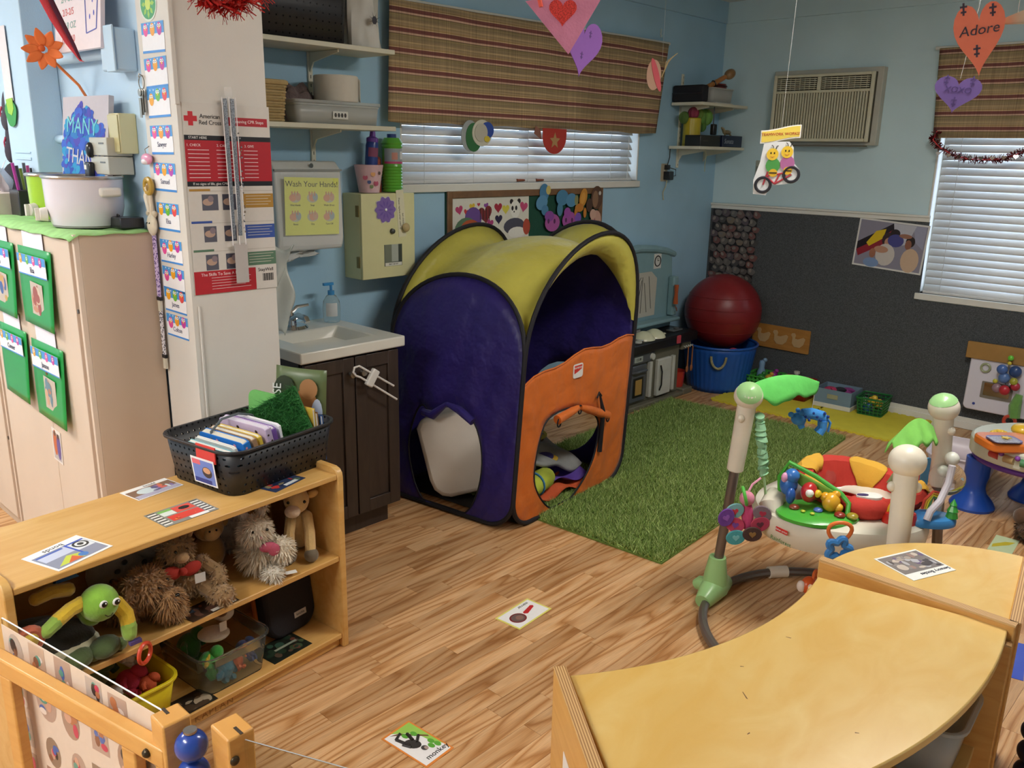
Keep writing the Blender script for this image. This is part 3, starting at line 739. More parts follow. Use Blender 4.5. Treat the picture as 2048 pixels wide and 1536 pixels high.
# --- green caterpillar with yellow arms
h = sh(208, 1212, -.005); h.z = max(h.z, MS+.06)
t = plush('caterpillar_plush', 'green smiling caterpillar plush with yellow arms and a red ring', (h.x, .04, MS))
hz = h.z-MS
MB('#86b83e').ell((0, -.02, hz), (.047, .045, .047), 20, 14).build('head', PLUSH, t)
limb(t, [(0, .03, hz-.05), (.01, .07, hz-.06), (.02, .11, hz-.07)], [.03, .03, .028], '#7ba83a', 'body')
for dx, dz in ((-.008, .014), (.024, .008)):
    e = MB('#f4f4f0').ell((dx, -.062, hz+dz), (.0105, .004, .0105), 14, 8).build('eye_white', PLASTIC, t)
    MB().ell((dx+.001, -.0655, hz+dz), (.0075, .003, .0075), 12, 6).build('pupil', EYE, e)
    MB('#ffffff').ell((dx+.003, -.0682, hz+dz+.003), .0018, 6, 4).build('glint', PLASTIC, e)
MB().tube([(-.008, -.0635, hz-.015), (-.002, -.0645, hz-.021), (.006, -.0645, hz-.0215), (.012, -.0635, hz-.017)], .0013, n=6).build('smile', mat('thread_dark', '#3c3a20', .9), t)
limb(t, [(-.04, -.01, hz+.01), (-.07, -.02, hz+.012), (-.105, -.03, hz+.002)], [.019, .018, .018], '#d9b62e', 'arm')
limb(t, [(-.112, -.032, hz-.001), (-.135, -.035, hz-.012)], [.018, .017], '#8fb24a', 'arm_tip')
limb(t, [(-.05, .03, hz+.04), (-.09, .03, hz+.05), (-.125, .03, hz+.045)], [.018, .018, .016], '#b8912c', 'arm')
fl = MB('#c9a83c').ell((-.175, -.03, hz-.02), (.024, .02, .024)).build('flower_centre', PLUSH, t)
MB('#c2664a').torus((-.175, -.03, hz-.02), .026, .012, 18, 8, axis='y').build('petals', PLUSH, fl)
limb(t, [(.042, -.02, hz-.02), (.056, -.035, hz-.05), (.055, -.045, hz-.075)], [.02, .02, .019], '#e0b92e', 'arm')
limb(t, [(.055, -.047, hz-.08), (.052, -.052, hz-.1)], [.02, .018], '#93b64c', 'arm_tip')
MB('#5b4a86').box((.06, -.062, hz-.122), (.03, .012, .01)).build('strap', CLOTH, t)
MB('#d8492f').torus((.075, -.075, hz-.158), .026, .0055, 26, 8, axis='y', rot=(0, 0, .5)).build('ring', PLASTIC, t, label='red plastic ring')
MB('#30557e').prism([(-.03, 0), (.03, 0), (0, .045)], 0, .012).build('leaf_tag', CLOTH, t, M=Matrix.Translation((-.045, .05, hz+.06)) @ Matrix.Rotation(pi/2, 4, 'X'))
# --- black and white whale cushion
w0 = sh(110, 1270, .05)
t = plush('whale_plush', 'big black and white whale plush at the shelf\'s left end', (w0.x-.005, .115, MS), -6)
MB('#20221f').ell((0, 0, .062), (.125, .085, .055), 24, 14, rot=(0, .22, 0)).build('back', PLUSH, t)
MB('#d8d6b8').ell((.008, -.006, .048), (.126, .084, .045), 24, 12, rot=(0, .22, 0)).build('belly', PLUSH, t, label='cream belly seam')
limb(t, [(-.11, .0, .09), (-.14, .03, .12), (-.15, .06, .13)], [.03, .025, .03], '#20221f', 'tail')
for dx, lab in ((.05, 'dark green turtle plush under the whale, nearest the front edge'), (-.02, 'dark green plush lump beside the turtle under the whale')):
    q = sh(190+dx*300, 1330, .01)
    tt = plush('turtle_plush', lab, (w0.x+.055+dx, .03, MS), 20)
    MB('#4d5f34').ell((0, 0, .026), (.044, .036, .026), 16, 10).build('shell', PLUSH, tt)
    MB('#5d6f3c').ell((.036, -.018, .018), (.018, .016, .016)).build('head', PLUSH, tt)
# --- shaggy brown dog
q = sh(290, 1222, .09); rgd = random.Random(5)
t = plush('dog_plush', 'shaggy light brown dog plush with a big muzzle, left of the bear', (q.x, .13, MS), 20)
hz = .105
MB('#9a7148').ell((0, .03, .055), (.07, .06, .055), 18, 12).fur((0, .03, .055), (.07, .06, .055), 900, .018, .004, rnd=rgd).build('body', PLUSH, t)
MB('#a87e52').ell((.0, -.035, hz), (.056, .05, .053), 18, 12).fur((0, -.035, hz), (.056, .05, .053), 1300, .018, .004, rnd=rgd).build('head', PLUSH, t)
MB('#a67c4e').ell((.022, -.088, hz-.038), (.036, .03, .033), 16, 10).fur((.022, -.088, hz-.038), (.037, .031, .034), 1200, .022, .0035, rnd=rgd, droop=.9).build('muzzle', PLUSH, t)
eyes(t, [(-.004, -.086, hz+.012), (.036, -.078, hz+.014)], .0055)
MB().ell((.024, -.118, hz-.02), (.009, .006, .007), 10, 6).build('nose', EYE, t)
for s in (-1, 1): limb(t, [(s*.05, -.03, hz+.03), (s*.066, -.032, hz), (s*.062, -.034, hz-.035)], [.016, .02, .018], '#8e6840', 'ear', 160, L=.016)
# --- teddy bear with red bow
q = sh(395, 1160, .08)
t = plush('bear_plush', 'light brown teddy bear with a red bow, middle of the shelf', (q.x-.01, .13, MS), -10)
MB('#a08058').ell((0, 0, .075), (.055, .05, .065), 18, 12).fur((0, 0, .075), (.055, .05, .065), 900, .012, .004, rnd=rgd).build('body', PLUSH, t)
MB('#a4845c').ell((-.02, -.01, .17), (.046, .043, .043), 18, 12).fur((-.02, -.01, .17), (.046, .043, .043), 800, .012, .004, rnd=rgd).build('head', PLUSH, t)
for s in (-1, 1):
    MB('#9a7a52').ell((-.02+s*.036, -.005, .21), (.017, .012, .018)).build('ear', PLUSH, t)
    limb(t, [(s*.04, -.03, .05), (s*.06, -.075, .035), (s*.068, -.1, .035)], [.03, .03, .031], '#a2825a', 'leg', 240, L=.01)
    limb(t, [(s*.045, -.02, .115), (s*.075, -.05, .085), (s*.07, -.075, .07)], [.02, .021, .021], '#9c7c54', 'arm', 160, L=.01)
MB('#b9966c').ell((-.02, -.052, .16), (.02, .016, .016)).build('muzzle', PLUSH, t)
eyes(t, [(-.036, -.05, .18), (-.004, -.05, .18)], .005)
bw = MB('#b5372c').ell((-.05, -.045, .118), (.028, .012, .02), rot=(0, .3, 0)).ell((.005, -.05, .118), (.028, .012, .02), rot=(0, -.3, 0)).ell((-.022, -.055, .118), .012)
bw.build('bow', CLOTH, t, label='red fabric bow')
MB('#e6e4de').box((.02, -.066, .09), (.03, .002, .028)).build('care_tag', PAPER, t)
# --- yellow duck behind the bear
q = sh(345, 1105, .2)
t = plush('duck_plush', 'pale yellow duck plush peeking out behind the teddy bear', (q.x+.02, .25, MS), 10)
MB('#c9ae62').ell((0, 0, .07), (.06, .055, .07), 18, 12).build('body', PLUSH, t)
MB('#cdb268').ell((0, -.02, .18), (.045, .042, .042), 18, 12).build('head', PLUSH, t)
MB('#d08a3a').ell((0, -.066, .172), (.022, .014, .008)).build('bill', PLUSH, t)
eyes(t, [(-.018, -.055, .19), (.018, -.055, .19)], .004)
# --- tan monkey
q = sh(440, 1150, .17)
t = plush('monkey_plush', 'tan monkey plush behind the teddy bear\'s right side', (q.x+.01, .24, MS), -15)
MB('#a88148').ell((0, 0, .06), (.05, .045, .06)).build('body', PLUSH, t)
MB('#b58c50').ell((0, -.02, .15), (.045, .04, .042)).build('head', PLUSH, t)
MB('#c9a670').ell((0, -.054, .142), (.026, .014, .022)).build('face', PLUSH, t)
for s in (-1, 1): MB('#b58c50').ell((s*.05, -.01, .155), (.014, .01, .018)).build('ear', PLUSH, t)
eyes(t, [(-.01, -.064, .155), (.01, -.064, .155)], .0035)
# --- white fluffy rabbit
q = sh(535, 1100, .06)
t = plush('rabbit_plush', 'white fluffy rabbit plush with a pink ribbon, right part of the shelf', (q.x+.01, .12, MS), -22)
FUR = vcol('white_fur', .95, .05, sheen=.3)
def furry(nm_, c, r, n, col, L=.02):
    MB(col).ell(c, r, 18, 12).fur(c, r, n, L, .0028, rnd=rgd, droop=.5, var=.1).build(nm_, FUR, t)
furry('body', (0, 0, .065), (.055, .06, .06), 1500, '#e4d6be', .024)
furry('head', (-.015, -.035, .155), (.043, .043, .042), 1200, '#e6d8c2', .018)
furry('paw', (.055, -.05, .085), (.034, .032, .034), 700, '#eadfca', .018)
furry('foot', (.02, -.07, .022), (.028, .04, .022), 500, '#e0d8c8', .016)
for s in (-1, 1):
    limb(t, [(-.015+s*.022, -.02, .185), (-.015+s*.03, -.01, .215), (-.01+s*.045, .01, .235)], [.012, .016, .008], '#d3c8b8', 'ear', 120, FUR, .012)
eyes(t, [(-.03, -.074, .165), (.012, -.075, .165)], .005)
MB('#d79aa6').ell((-.008, -.08, .145), (.006, .004, .005)).build('nose', PLUSH, t)
MB('#c25a72').ell((.012, -.075, .108), (.026, .01, .016)).ell((.028, -.08, .098), (.018, .008, .02)).build('ribbon', CLOTH, t, label='pink ribbon')
MB('#e9e7e2').box((.075, -.08, .012), (.035, .02, .001)).build('care_tag', PAPER, t)
# --- cream calf
q = sh(608, 1050, .09)
t = plush('calf_plush', 'cream calf plush with grey hooves sitting at the shelf\'s right end', (q.x+.02, .14, MS), -38)
MB('#cfae74').ell((0, .01, .075), (.045, .045, .07), 18, 12).build('body', PLUSH, t)
MB('#d6b67c').ell((-.005, -.025, .185), (.04, .045, .042), 18, 12).build('head', PLUSH, t)
MB('#d9c0a4').ell((-.018, -.07, .165), (.025, .022, .02)).build('muzzle', PLUSH, t)
for s in (-1, 1):
    MB('#d0a862').ell((-.005+s*.05, -.015, .198), (.02, .009, .012), rot=(0, -s*.4, 0)).build('ear', PLUSH, t)
    limb(t, [(s*.025, -.02, .125), (s*.032, -.06, .085), (s*.032, -.085, .035)], [.018, .017, .017], '#cfae74', 'leg')
    MB('#6b5f4c').ell((s*.034, -.092, .022), (.023, .026, .022)).build('hoof', PLUSH, t)
MB('#a06a30').ell((0, -.012, .232), (.028, .022, .012)).build('hair_tuft', PLUSH, t)
eyes(t, [(.02, -.062, .192), (-.03, -.06, .192)], .0052)
t = plush('lion_plush', 'tan lion plush half hidden behind the white rabbit', (q.x-.075, .27, MS), 0)
MB('#a87f42').ell((0, 0, .085), (.06, .05, .085)).build('body', PLUSH, t)
MB('#9a6e34').ell((.0, -.015, .19), (.055, .045, .05)).fur((0, -.015, .19), (.055, .045, .05), 500, .016, .004, rnd=rgd).build('mane', PLUSH, t)
t = plush('leopard_plush', 'grey spotted plush in the dark back of the shelf above the whale', (sh(250, 1130, .28).x, .29, MS), 0)
MB('#a49a8c').ell((0, 0, .09), (.11, .05, .09)).build('body', PLUSH, t)
MB('#aea494').ell((.07, -.03, .15), (.05, .045, .045)).build('head', PLUSH, t)
for k in range(9): MB('#4a4038').ell((-.08+.02*k, -.046-.004*(k % 2), .06+.022*((k*5) % 4)), (.009, .006, .008)).build('spot', PLUSH, t)
t = plush('lamb_plush', 'off white patterned lamb plush at the back behind the rabbit', (sh(470, 1090, .28).x, .30, MS), 0)
MB('#b9aa9a').ell((0, 0, .1), (.075, .045, .1)).fur((0, 0, .1), (.075, .045, .1), 700, .012, .004, rnd=rgd).build('body', PLUSH, t)
# picture label on the middle board
c = sh(420, 1225, .04); M = SH @ Matrix.Translation((c.x, .045, MS+.0004)) @ Matrix.Rotation(radians(3), 4, 'Z')
o = sheet('shelf_label', 'dark picture label with a white word strip on the middle shelf', 'label', M, .155, .075, '#3c2c22', group='picture labels on the toy shelf', m=PRINT)
mb = MB(); blobs(mb, -.075, -.035, .075, .035, ['#5a3a26', '#2c2420', '#6b4a3c', '#3a4a5c', '#7c4a30'], 16, 21); mb.rect(-.01, -.036, .07, -.022, .0022, '#e6e2d6'); mb.build('print', PRINT, o, smooth=0); text('TURTLES', .009, T(.03, -.029, .0026), o)
c = sh(575, 1300, .06); M = SH @ Matrix.Translation((c.x, .085, BS+.0004)) @ Matrix.Rotation(radians(2), 4, 'Z')
o = sheet('shelf_label', 'dark picture label with a white word strip on the bottom board, right end', 'label', M, .15, .11, '#20261e', group='picture labels on the toy shelf', m=PRINT)
mb = MB(); blobs(mb, -.072, -.052, .072, .052, ['#2c4030', '#46583c', '#1c1e1a', '#5a4a3c', '#3a5a4a', '#6a4236'], 26, 22, smax=.16); mb.rect(-.03, -.004, .055, .006, .0022, '#9aa694'); mb.build('print', PRINT, o, smooth=0)
c = sh(395, 1410, .04); M = SH @ Matrix.Translation((c.x-.01, .055, BS+.0004))
o = sheet('shelf_label', 'dark picture label beside the yellow bin on the bottom board', 'label', M, .12, .085, '#2c2620', group='picture labels on the toy shelf', m=PRINT)
mb = MB(); blobs(mb, -.055, -.04, .055, .04, ['#4a3a2c', '#6a5a48', '#1e1a16', '#b0a088'], 12, 23); mb.build('print', PRINT, o, smooth=0)
# clear bin of toys
CLEAR = mat('clear_plastic', '#f6faf8', .06, var=0, trans=.97, ior=1.08)
a, b_ = sh(400, 1388, .0), sh(533, 1330, .0)
t = thing('clear_bin', 'clear plastic bin with stuffed toys on the bottom shelf board', 'bin', SH @ Matrix.Translation((-.40, .16, BS)))
tub(t, .2, .24, .125, .018, .03, CLEAR, CLEAR, rim=.014)
CB = SH @ Matrix.Translation((-.40, .16, BS+.004))
def inbin(name, label, p, c, r, rot=None, grp='toys in the clear bin', m=PLUSH, base=CB):
    """small soft doll: body, head, arms and legs"""
    t = thing(name, label, 'toy', base @ Matrix.Translation(p) @ Euler(rot or (.15, .2, .4)).to_matrix().to_4x4(), grp)
    MB(c).ell((0, 0, -r[2]*.15), (r[0]*.75, r[1]*.75, r[2]*.8), 14, 9).build('body', m, t)
    MB(c).ell((r[0]*.3, -r[1]*.3, r[2]*.6), (r[0]*.5, r[1]*.5, r[2]*.42), 12, 8).build('head', m, t)
    for s in (-1, 1):
        MB(c).tube([(s*r[0]*.5, 0, r[2]*.2), (s*r[0]*.95, -r[1]*.2, r[2]*.15), (s*r[0]*1.05, -r[1]*.45, -r[2]*.1)], [r[0]*.22, r[0]*.24, r[0]*.2], n=8).build('arm', m, t)
        MB(c).tube([(s*r[0]*.35, -r[1]*.2, -r[2]*.5), (s*r[0]*.45, -r[1]*.8, -r[2]*.55), (s*r[0]*.45, -r[1]*1.0, -r[2]*.4)], [r[0]*.25, r[0]*.26, r[0]*.24], n=8).build('leg', m, t)
    return t
inbin('stuffed_leaf', 'bright green plush in the clear bin', (-.045, -.045, .055), '#3a9a3c', (.045, .04, .05))
inbin('stuffed_frog', 'dark green plush at the back left of the clear bin', (-.05, .05, .075), '#2f6a2c', (.045, .05, .06))
inbin('stuffed_carrot', 'orange toy standing against the clear bin\'s front', (.035, -.085, .05), '#c8622c', (.018, .02, .045), (.1, .25, 0))
inbin('stuffed_ball', 'blue toy at the right side of the clear bin', (.075, -.05, .045), '#3a4a7c', (.02, .04, .04))
inbin('yellow_peg', 'small yellow peg at the clear bin\'s left front corner', (-.088, -.108, .1), '#d8c03a', (.008, .008, .026))
inbin('teal_block', 'teal toy low in the clear bin front', (-.02, -.09, .026), '#3a7c94', (.04, .02, .02))
t = thing('cow_puppet', 'white plush cow with brown patches on top of the clear bin', 'toy', CB @ Matrix.Translation((.035, .02, .115)), 'toys in the clear bin')
MB('#d6d0c4').ell((.03, .02, .03), (.034, .04, .03), 14, 10).build('head', PLUSH, t)
MB('#6a4a30').ell((.012, -.004, .042), (.018, .018, .014)).ell((.056, .035, .042), (.012, .018, .012)).build('patch', PLUSH, t)
MB('#d9d4ca').ell((-.035, -.03, .0), (.055, .045, .02), rot=(0, .2, .5)).build('body', PLUSH, t)
MB('#e6e4de').box((-.02, -.06, .03), (.024, .002, .03)).build('care_tag', PAPER, t)
# yellow bin
YEL = mat('yellow_plastic', '#e0cc24', .35, var=.03)
YB = SH @ Matrix.Translation((-.70, .165, BS))
t = thing('yellow_bin', 'yellow plastic bin of dolls on the bottom shelf board', 'bin', YB)
tub(t, .185, .24, .125, .02, .03, YEL, YEL, rim=.02)
YB = YB @ Matrix.Translation((0, 0, .004))
inbin('red_doll', 'crumpled red and pink doll in the yellow bin', (.03, -.02, .1), '#b8304a', (.045, .05, .04), grp='toys in the yellow bin', m=CLOTH, base=YB)
inbin('orange_doll', 'orange doll at the front right of the yellow bin', (.06, -.06, .09), '#c85a34', (.03, .035, .03), grp='toys in the yellow bin', m=CLOTH, base=YB)
inbin('green_plush', 'green plush at the back of the yellow bin', (-.03, .06, .11), '#3f5a30', (.06, .05, .05), grp='toys in the yellow bin', base=YB)
inbin('spotted_doll', 'cream and brown doll lying on top of the yellow bin', (.05, .03, .14), '#cdbfae', (.028, .034, .022), (.2, .3, .5), 'toys in the yellow bin', base=YB)
inbin('white_doll', 'white doll at the left of the yellow bin', (-.045, -.05, .1), '#cfc6be', (.03, .04, .03), grp='toys in the yellow bin', m=CLOTH, base=YB)
# black bag with orange side
c = sh(557, 1215, .1)
t = thing('lunch_bag', 'black rounded bag with an orange back on the bottom board', 'bag', SH @ Matrix.Translation((c.x+.075, .16, BS)) @ Matrix.Rotation(radians(4), 4, 'Z') @ Matrix.Rotation(radians(-8), 4, 'X'))
P = [(x, y+.1) for x, y in rrect(.2, .21, .06, 7)]
MB('#1d1b20').mat(Matrix(((1, 0, 0, 0), (0, 0, -1, .02), (0, 1, 0, .002), (0, 0, 0, 1)))).prism(P, 0, .055).build('body', vcol('neoprene', .9, .1, bump=.3), t, bevel=.012)
MB('#c8702c').mat(Matrix(((1.03, 0, 0, .006), (0, 0, -1, .045), (0, 1.02, 0, .002), (0, 0, 0, 1)))).prism(P, 0, .022).build('orange_side', CLOTH, t, bevel=.006)
o = MB('#b9b6b0').box((0, 0, 0), (.05, .0012, .02)).build('label_patch', PAPER, t, M=Matrix.Translation((.03, -.037, .055)))
text('lunchie', .012, Matrix.Translation((0, -.001, 0)) @ Matrix.Rotation(pi/2, 4, 'X'), o, '#4a4a4a')
# ================================================================== sink vanity
ESP = wood('espresso_wood', '#2f251f', '#3f332b', scale=(14, 14, 2), rough=.45, coat=.1)
v = thing('sink_vanity', 'small dark brown vanity cabinet with a white sink top', 'vanity', (0, 0, 0))
VX0, VX1, VY0 = 1.765, 2.235, 2.75
MB().bb((VX0, VY0+.02, .09), (VX1, YW-.017, .72)).bb((VX0, VY0+.02, .72), (VX0+.018, YW-.017, .80)).bb((VX1-.018, VY0+.02, .72), (VX1, YW-.017, .80)).bb((VX0, VY0+.02, .72), (VX1, VY0+.038, .80)).build('carcass', ESP, v, bevel=.003)
MB().bb((VX0+.02, VY0+.06, 0), (VX1-.03, YW-.03, .09)).build('toe_kick', ESP, v)
for x0, x1 in ((VX0+.004, 2.003), (2.009, VX1-.004)):
    d = MB().bb((x0, VY0, .10), (x0+.055, VY0+.02, .79)).bb((x1-.055, VY0, .10), (x1, VY0+.02, .79)).bb((x0+.055, VY0, .10), (x1-.055, VY0+.02, .155)).bb((x0+.055, VY0, .735), (x1-.055, VY0+.02, .79)).bb((x0+.055, VY0+.01, .155), (x1-.055, VY0+.02, .735))
    d = d.build('door', ESP, v, bevel=.002)
    kx = x1-.025 if x1 < 2.1 else x0+.025
    MB().tube([(kx, VY0, .725), (kx, VY0-.012, .725), (kx, VY0-.02, .725), (kx, VY0-.028, .725), (kx, VY0-.03, .725)], [.006, .006, .016, .014, .004], n=14).build('knob', mat('brushed_nickel', '#9c9a94', .3, metal=1), d)
CER = mat('white_cultured_marble', '#d6d4c8', .22, var=.02, coat=.3)
tx0, tx1, ty0, ty1, tz0, tz1 = 1.745, 2.258, 2.735, YW-.001, .80, .845
bx0, bx1, by0, by1 = 1.83, 2.175, 2.83, 3.10
def bowl():
    o = [(tx0, ty0), (tx1, ty0), (tx1, ty1), (tx0, ty1)]; i = [(bx0, by0), (bx1, by0), (bx1, by1), (bx0, by1)]; f = [(bx0+.05, by0+.05), (bx1-.09, by0+.05), (bx1-.09, by1-.03), (bx0+.05, by1-.03)]
    vs = [(x, y, tz0) for x, y in o]+[(x, y, tz1) for x, y in o]+[(x, y, tz1) for x, y in i]+[(x, y, tz1-.11) for x, y in f]
    fs = [(0, 3, 2, 1)]+[(k, (k+1) % 4, 4+(k+1) % 4, 4+k) for k in range(4)]+[(4+k, 4+(k+1) % 4, 8+(k+1) % 4, 8+k) for k in range(4)]+[(8+k, 8+(k+1) % 4, 12+(k+1) % 4, 12+k) for k in range(4)]+[(12, 13, 14, 15)]
    return MB().add(vs, fs)
bowl().build('sink_top', CER, v, bevel=.006)
CHROME = mat('chrome', '#c8c8c8', .08, metal=1, var=0)
f = MB().cyl((2.0, 3.19, tz1), (2.0, 3.19, tz1+.012), .07, .06).cyl((2.0, 3.19, tz1), (2.0, 3.19, tz1+.045), .022, .018).tube([(2.0, 3.19, tz1+.035), (2.0, 3.14, tz1+.06), (2.0, 3.08, tz1+.055), (2.0, 3.07, tz1+.04)], .013, n=10).tube([(2.0, 3.19, tz1+.045), (2.005, 3.2, tz1+.065), (2.03, 3.19, tz1+.088), (2.075, 3.17, tz1+.095)], [.014, .012, .008, .006], n=10)
f.build('faucet', CHROME, v)
# child lock
l = thing('cabinet_lock', 'white plastic sliding child lock hooked over the vanity knobs', 'lock', (0, VY0-.036, 0))
LW = mat('white_lock_plastic', '#d6d4ce', .4)
ps = [(1.974, .742), (1.985, .758), (2.003, .757), (2.022, .744)]
MB().tube([(2.19, 0, .583), (2.005, 0, .712), (1.984, 0, .722), (1.971, 0, .738), (1.977, 0, .757), (2.0, 0, .76), (2.175, 0, .645)], .0045, n=8).build('cable_bar', LW, l)
MB().mat(Matrix.Translation((2.062, -.002, .7)) @ Matrix.Rotation(radians(35), 4, 'Y')).box((0, 0, 0), (.035, .022, .075)).build('slider', LW, l, bevel=.005)
# liquid soap
sp = ony(664, 640, 3.19)
t = thing('soap_dispenser', 'clear liquid soap bottle with a blue pump beside the faucet', 'soap', (2.205, 3.185, tz1+.0005))
MB().lathe([(0, 0), (.034, 0), (.038, .008), (.04, .06), (.036, .095), (.022, .118), (.014, .124), (0, .124)], 24).build('bottle', mat('soap_clear', '#dfe8e6', .08, var=0, trans=.85, ior=1.2), t)
MB('#3d8cc4').cyl((0, 0, .122), (0, 0, .142), .015).cyl((0, 0, .142), (0, 0, .165), .006).box((-.014, 0, .172), (.05, .014, .012)).build('pump', PLASTIC, t)
MB('#c4c6c4').mat(Matrix.Rotation(-.6, 4, 'Z')).lathe([(.0405, .03), (.0412, .035), (.0412, .085), (.039, .09)], 10, arc=1.3, a0=-pi/2-.65).build('label_sticker', PAPER, t)

# ================================================================== wall items above the sink
# paper towel dispenser
D0, D1 = 1.91, 2.235
t = thing('towel_dispenser', 'white paper towel dispenser on the blue wall above the sink', 'dispenser', (0, 0, 0))
DW = mat('dispenser_white', '#c9ccc8', .3, var=.03)
MB().mat(Matrix(((0, 0, 1, D0), (1, 0, 0, 0), (0, 1, 0, 0), (0, 0, 0, 1)))).prism([(YW, 1.18), (YW, 1.548), (3.16, 1.548), (3.125, 1.515), (3.115, 1.23), (3.13, 1.18)], 0, D1-D0).build('cover', DW, t, bevel=.008)
MB().bb((D0-.001, 3.118, 1.508), (D1+.001, 3.13, 1.516)).build('cover_seam', mat('seam_grey', '#8d918e', .5), t)
MB('#555a58').mat(Matrix.Translation(((D0+D1)/2+.02, 3.135, 1.53)) @ Matrix.Rotation(pi/2, 4, 'X')).disc(0, 0, .01, .004).build('keyhole', PLASTIC, t)
def towel(u, v): return (1.955+.16*u+.012*sin(v*9), 3.16+.015*sin(u*8+v*4), 1.185-.05*v*(1-.45*u))
MB('#c4c6c2').grid(towel, 10, 6).build('towel_sheet', PAPER, t, solid=.001)
def bagf(u, v):
    w = .11-.035*v; return (1.78+w*u+.012*sin(v*7+u*3), 2.98+.02*sin(u*6+v*9), 1.22-.34*v+.012*sin(u*9))
tag(MB('#b9bdb4').grid(bagf, 14, 24).build('plastic_bag', mat('white_film', '#c6cac2', .25, var=.04, alpha=.92), solid=.001), 'white plastic bag hanging between the column and the sink', 'bag')
# wash your hands poster
o = sheet('hand_washing_poster', 'yellow Wash Your Hands poster in a plastic sleeve on the dispenser', 'poster', WY((2.073, 3.106, 1.365), radians(-1.5)), .265, .235, '#d8de72', m=PRINT)
text('Wash Your Hands!', .033, T(.0, .09), o, '#4a4a3a')
mb = MB()
for i in range(3):
    for j in range(2):
        x, y = -.083+.083*i, .035-.078*j
        mb.disc(x, y, .027, .0013, '#b9c0a8', ry=.02); mb.disc(x-.012+.012*(i % 2), y, .017, .0015, '#d2a184', ry=.015); mb.disc(x+.014, y+.004, .013, .0017, ('#c8a890', '#9fb0b4')[(i+j) % 2], ry=.016)
        for k in range(3): mb.rect(x-.018+k*.013, y+.008, x-.012+k*.013, y+.026, .0018, '#c99a80')
mb.build('print', PRINT, o, smooth=0)
for i, s in enumerate(('Wet Hands', 'Soap', 'Wash 20 sec', 'Rinse', 'Dry', 'Turn Off')): text(s, .0105, T(-.083+.083*(i % 3), .005-.078*(i//3), .0018), o, '#5a5a42')
def sleeve(u, v): return (-.15+.3*u, -.16+.30*v, .004+.004*sin(u*5)+.006*(1-v))
MB().grid(sleeve, 8, 8).build('plastic_sleeve', mat('clear_film', '#ffffff', .05, var=0, alpha=.12), o)
# cream first aid cabinet
CREAM = mat('cream_enamel', '#cfcd9c', .4, var=.03, bump=.04)
CX0, CX1, CY0, CZ0, CZ1 = 2.358, 2.668, 3.15, 1.022, 1.408
t = thing('medicine_cabinet', 'cream metal wall cabinet with a purple flower magnet', 'cabinet', (0, 0, 0))
MB().bb((CX0, CY0+.012, CZ0), (CX1, YW, CZ1)).build('body', CREAM, t, bevel=.003)
dr = MB().bb((CX0, CY0, CZ0), (CX1, CY0+.0115, CZ1)).build('door', CREAM, t, bevel=.003)
MB().ell((2.605, CY0-.012, 1.25), (.021, .014, .021), 16, 10).build('knob', mat('glass_knob', '#cdb98a', .1, trans=.3, var=.1), dr)
MB().tube([(2.53, CY0, 1.236), (2.53, CY0-.012, 1.236), (2.53, CY0-.016, 1.236)], [.013, .011, .004], n=12).build('lock', mat('lock_dark', '#3a3c38', .4), dr)
for z in (1.10, 1.33): MB().box((CX0-.002, CY0+.03, z), (.004, .02, .05)).build('hinge', mat('brass_dull', '#8c7a4a', .5, metal=.6), t)
o = sheet('cabinet_photo', 'small dark photo with a word strip on the cream cabinet door', 'photo', WY((2.535, CY0-.0005, 1.125)), .105, .10, '#5a605a', m=PRINT)
mb = MB().rect(-.05, -.05, -.01, .05, .0013, '#6f7668').rect(-.01, -.03, .03, .05, .0013, '#a4aba2').rect(.03, -.05, .052, .05, .0013, '#3c4440').rect(-.048, -.049, .05, -.034, .0015, '#d6d6cc')
mb.build('print', PRINT, o, smooth=0); text('FIRST AID KIT', .009, T(0, -.0415, .0018), o)
o = sheet('paper_note', 'narrow handwritten note taped upright on the cream cabinet', 'note', WY((2.585, CY0-.0005, 1.315), radians(4)), .045, .215, '#d3d0b4')
text('Please replace when used up', .0125, T(-.008, 0, .0014, -pi/2), o, '#4a4a40'); text('last checked', .0125, T(.01, -.03, .0014, -pi/2), o, '#4a4a40')
mg = [(.055*(1+.09*cos(10*a))*cos(a), .055*(1+.09*cos(10*a))*sin(a)) for a in [2*pi*k/60 for k in range(60)]]
t = thing('flower_magnet', 'purple layered flower magnet on the cream cabinet', 'magnet', WY((2.492, CY0-.001, 1.335)))
MB('#c9c3cc').prism([(x*1.06, y*1.06) for x, y in mg], 0, .002).build('backing', PAPER, t)
MB('#7a62a8').prism(mg, .002, .004).build('petals', PAPER, t)
mb = MB()
for k in range(10): mb.mat(Matrix.Rotation(2*pi*k/10, 4, 'Z')).flat([(.012, 0), (.03, .005), (.046, 0), (.03, -.005)], .0045, '#6a52a0')
mb.build('petal_veins', PAPER, t, kind='stuff')
MB('#e2dfe6').ell((0, 0, .006), (.007, .007, .004)).build('centre', PLASTIC, t)
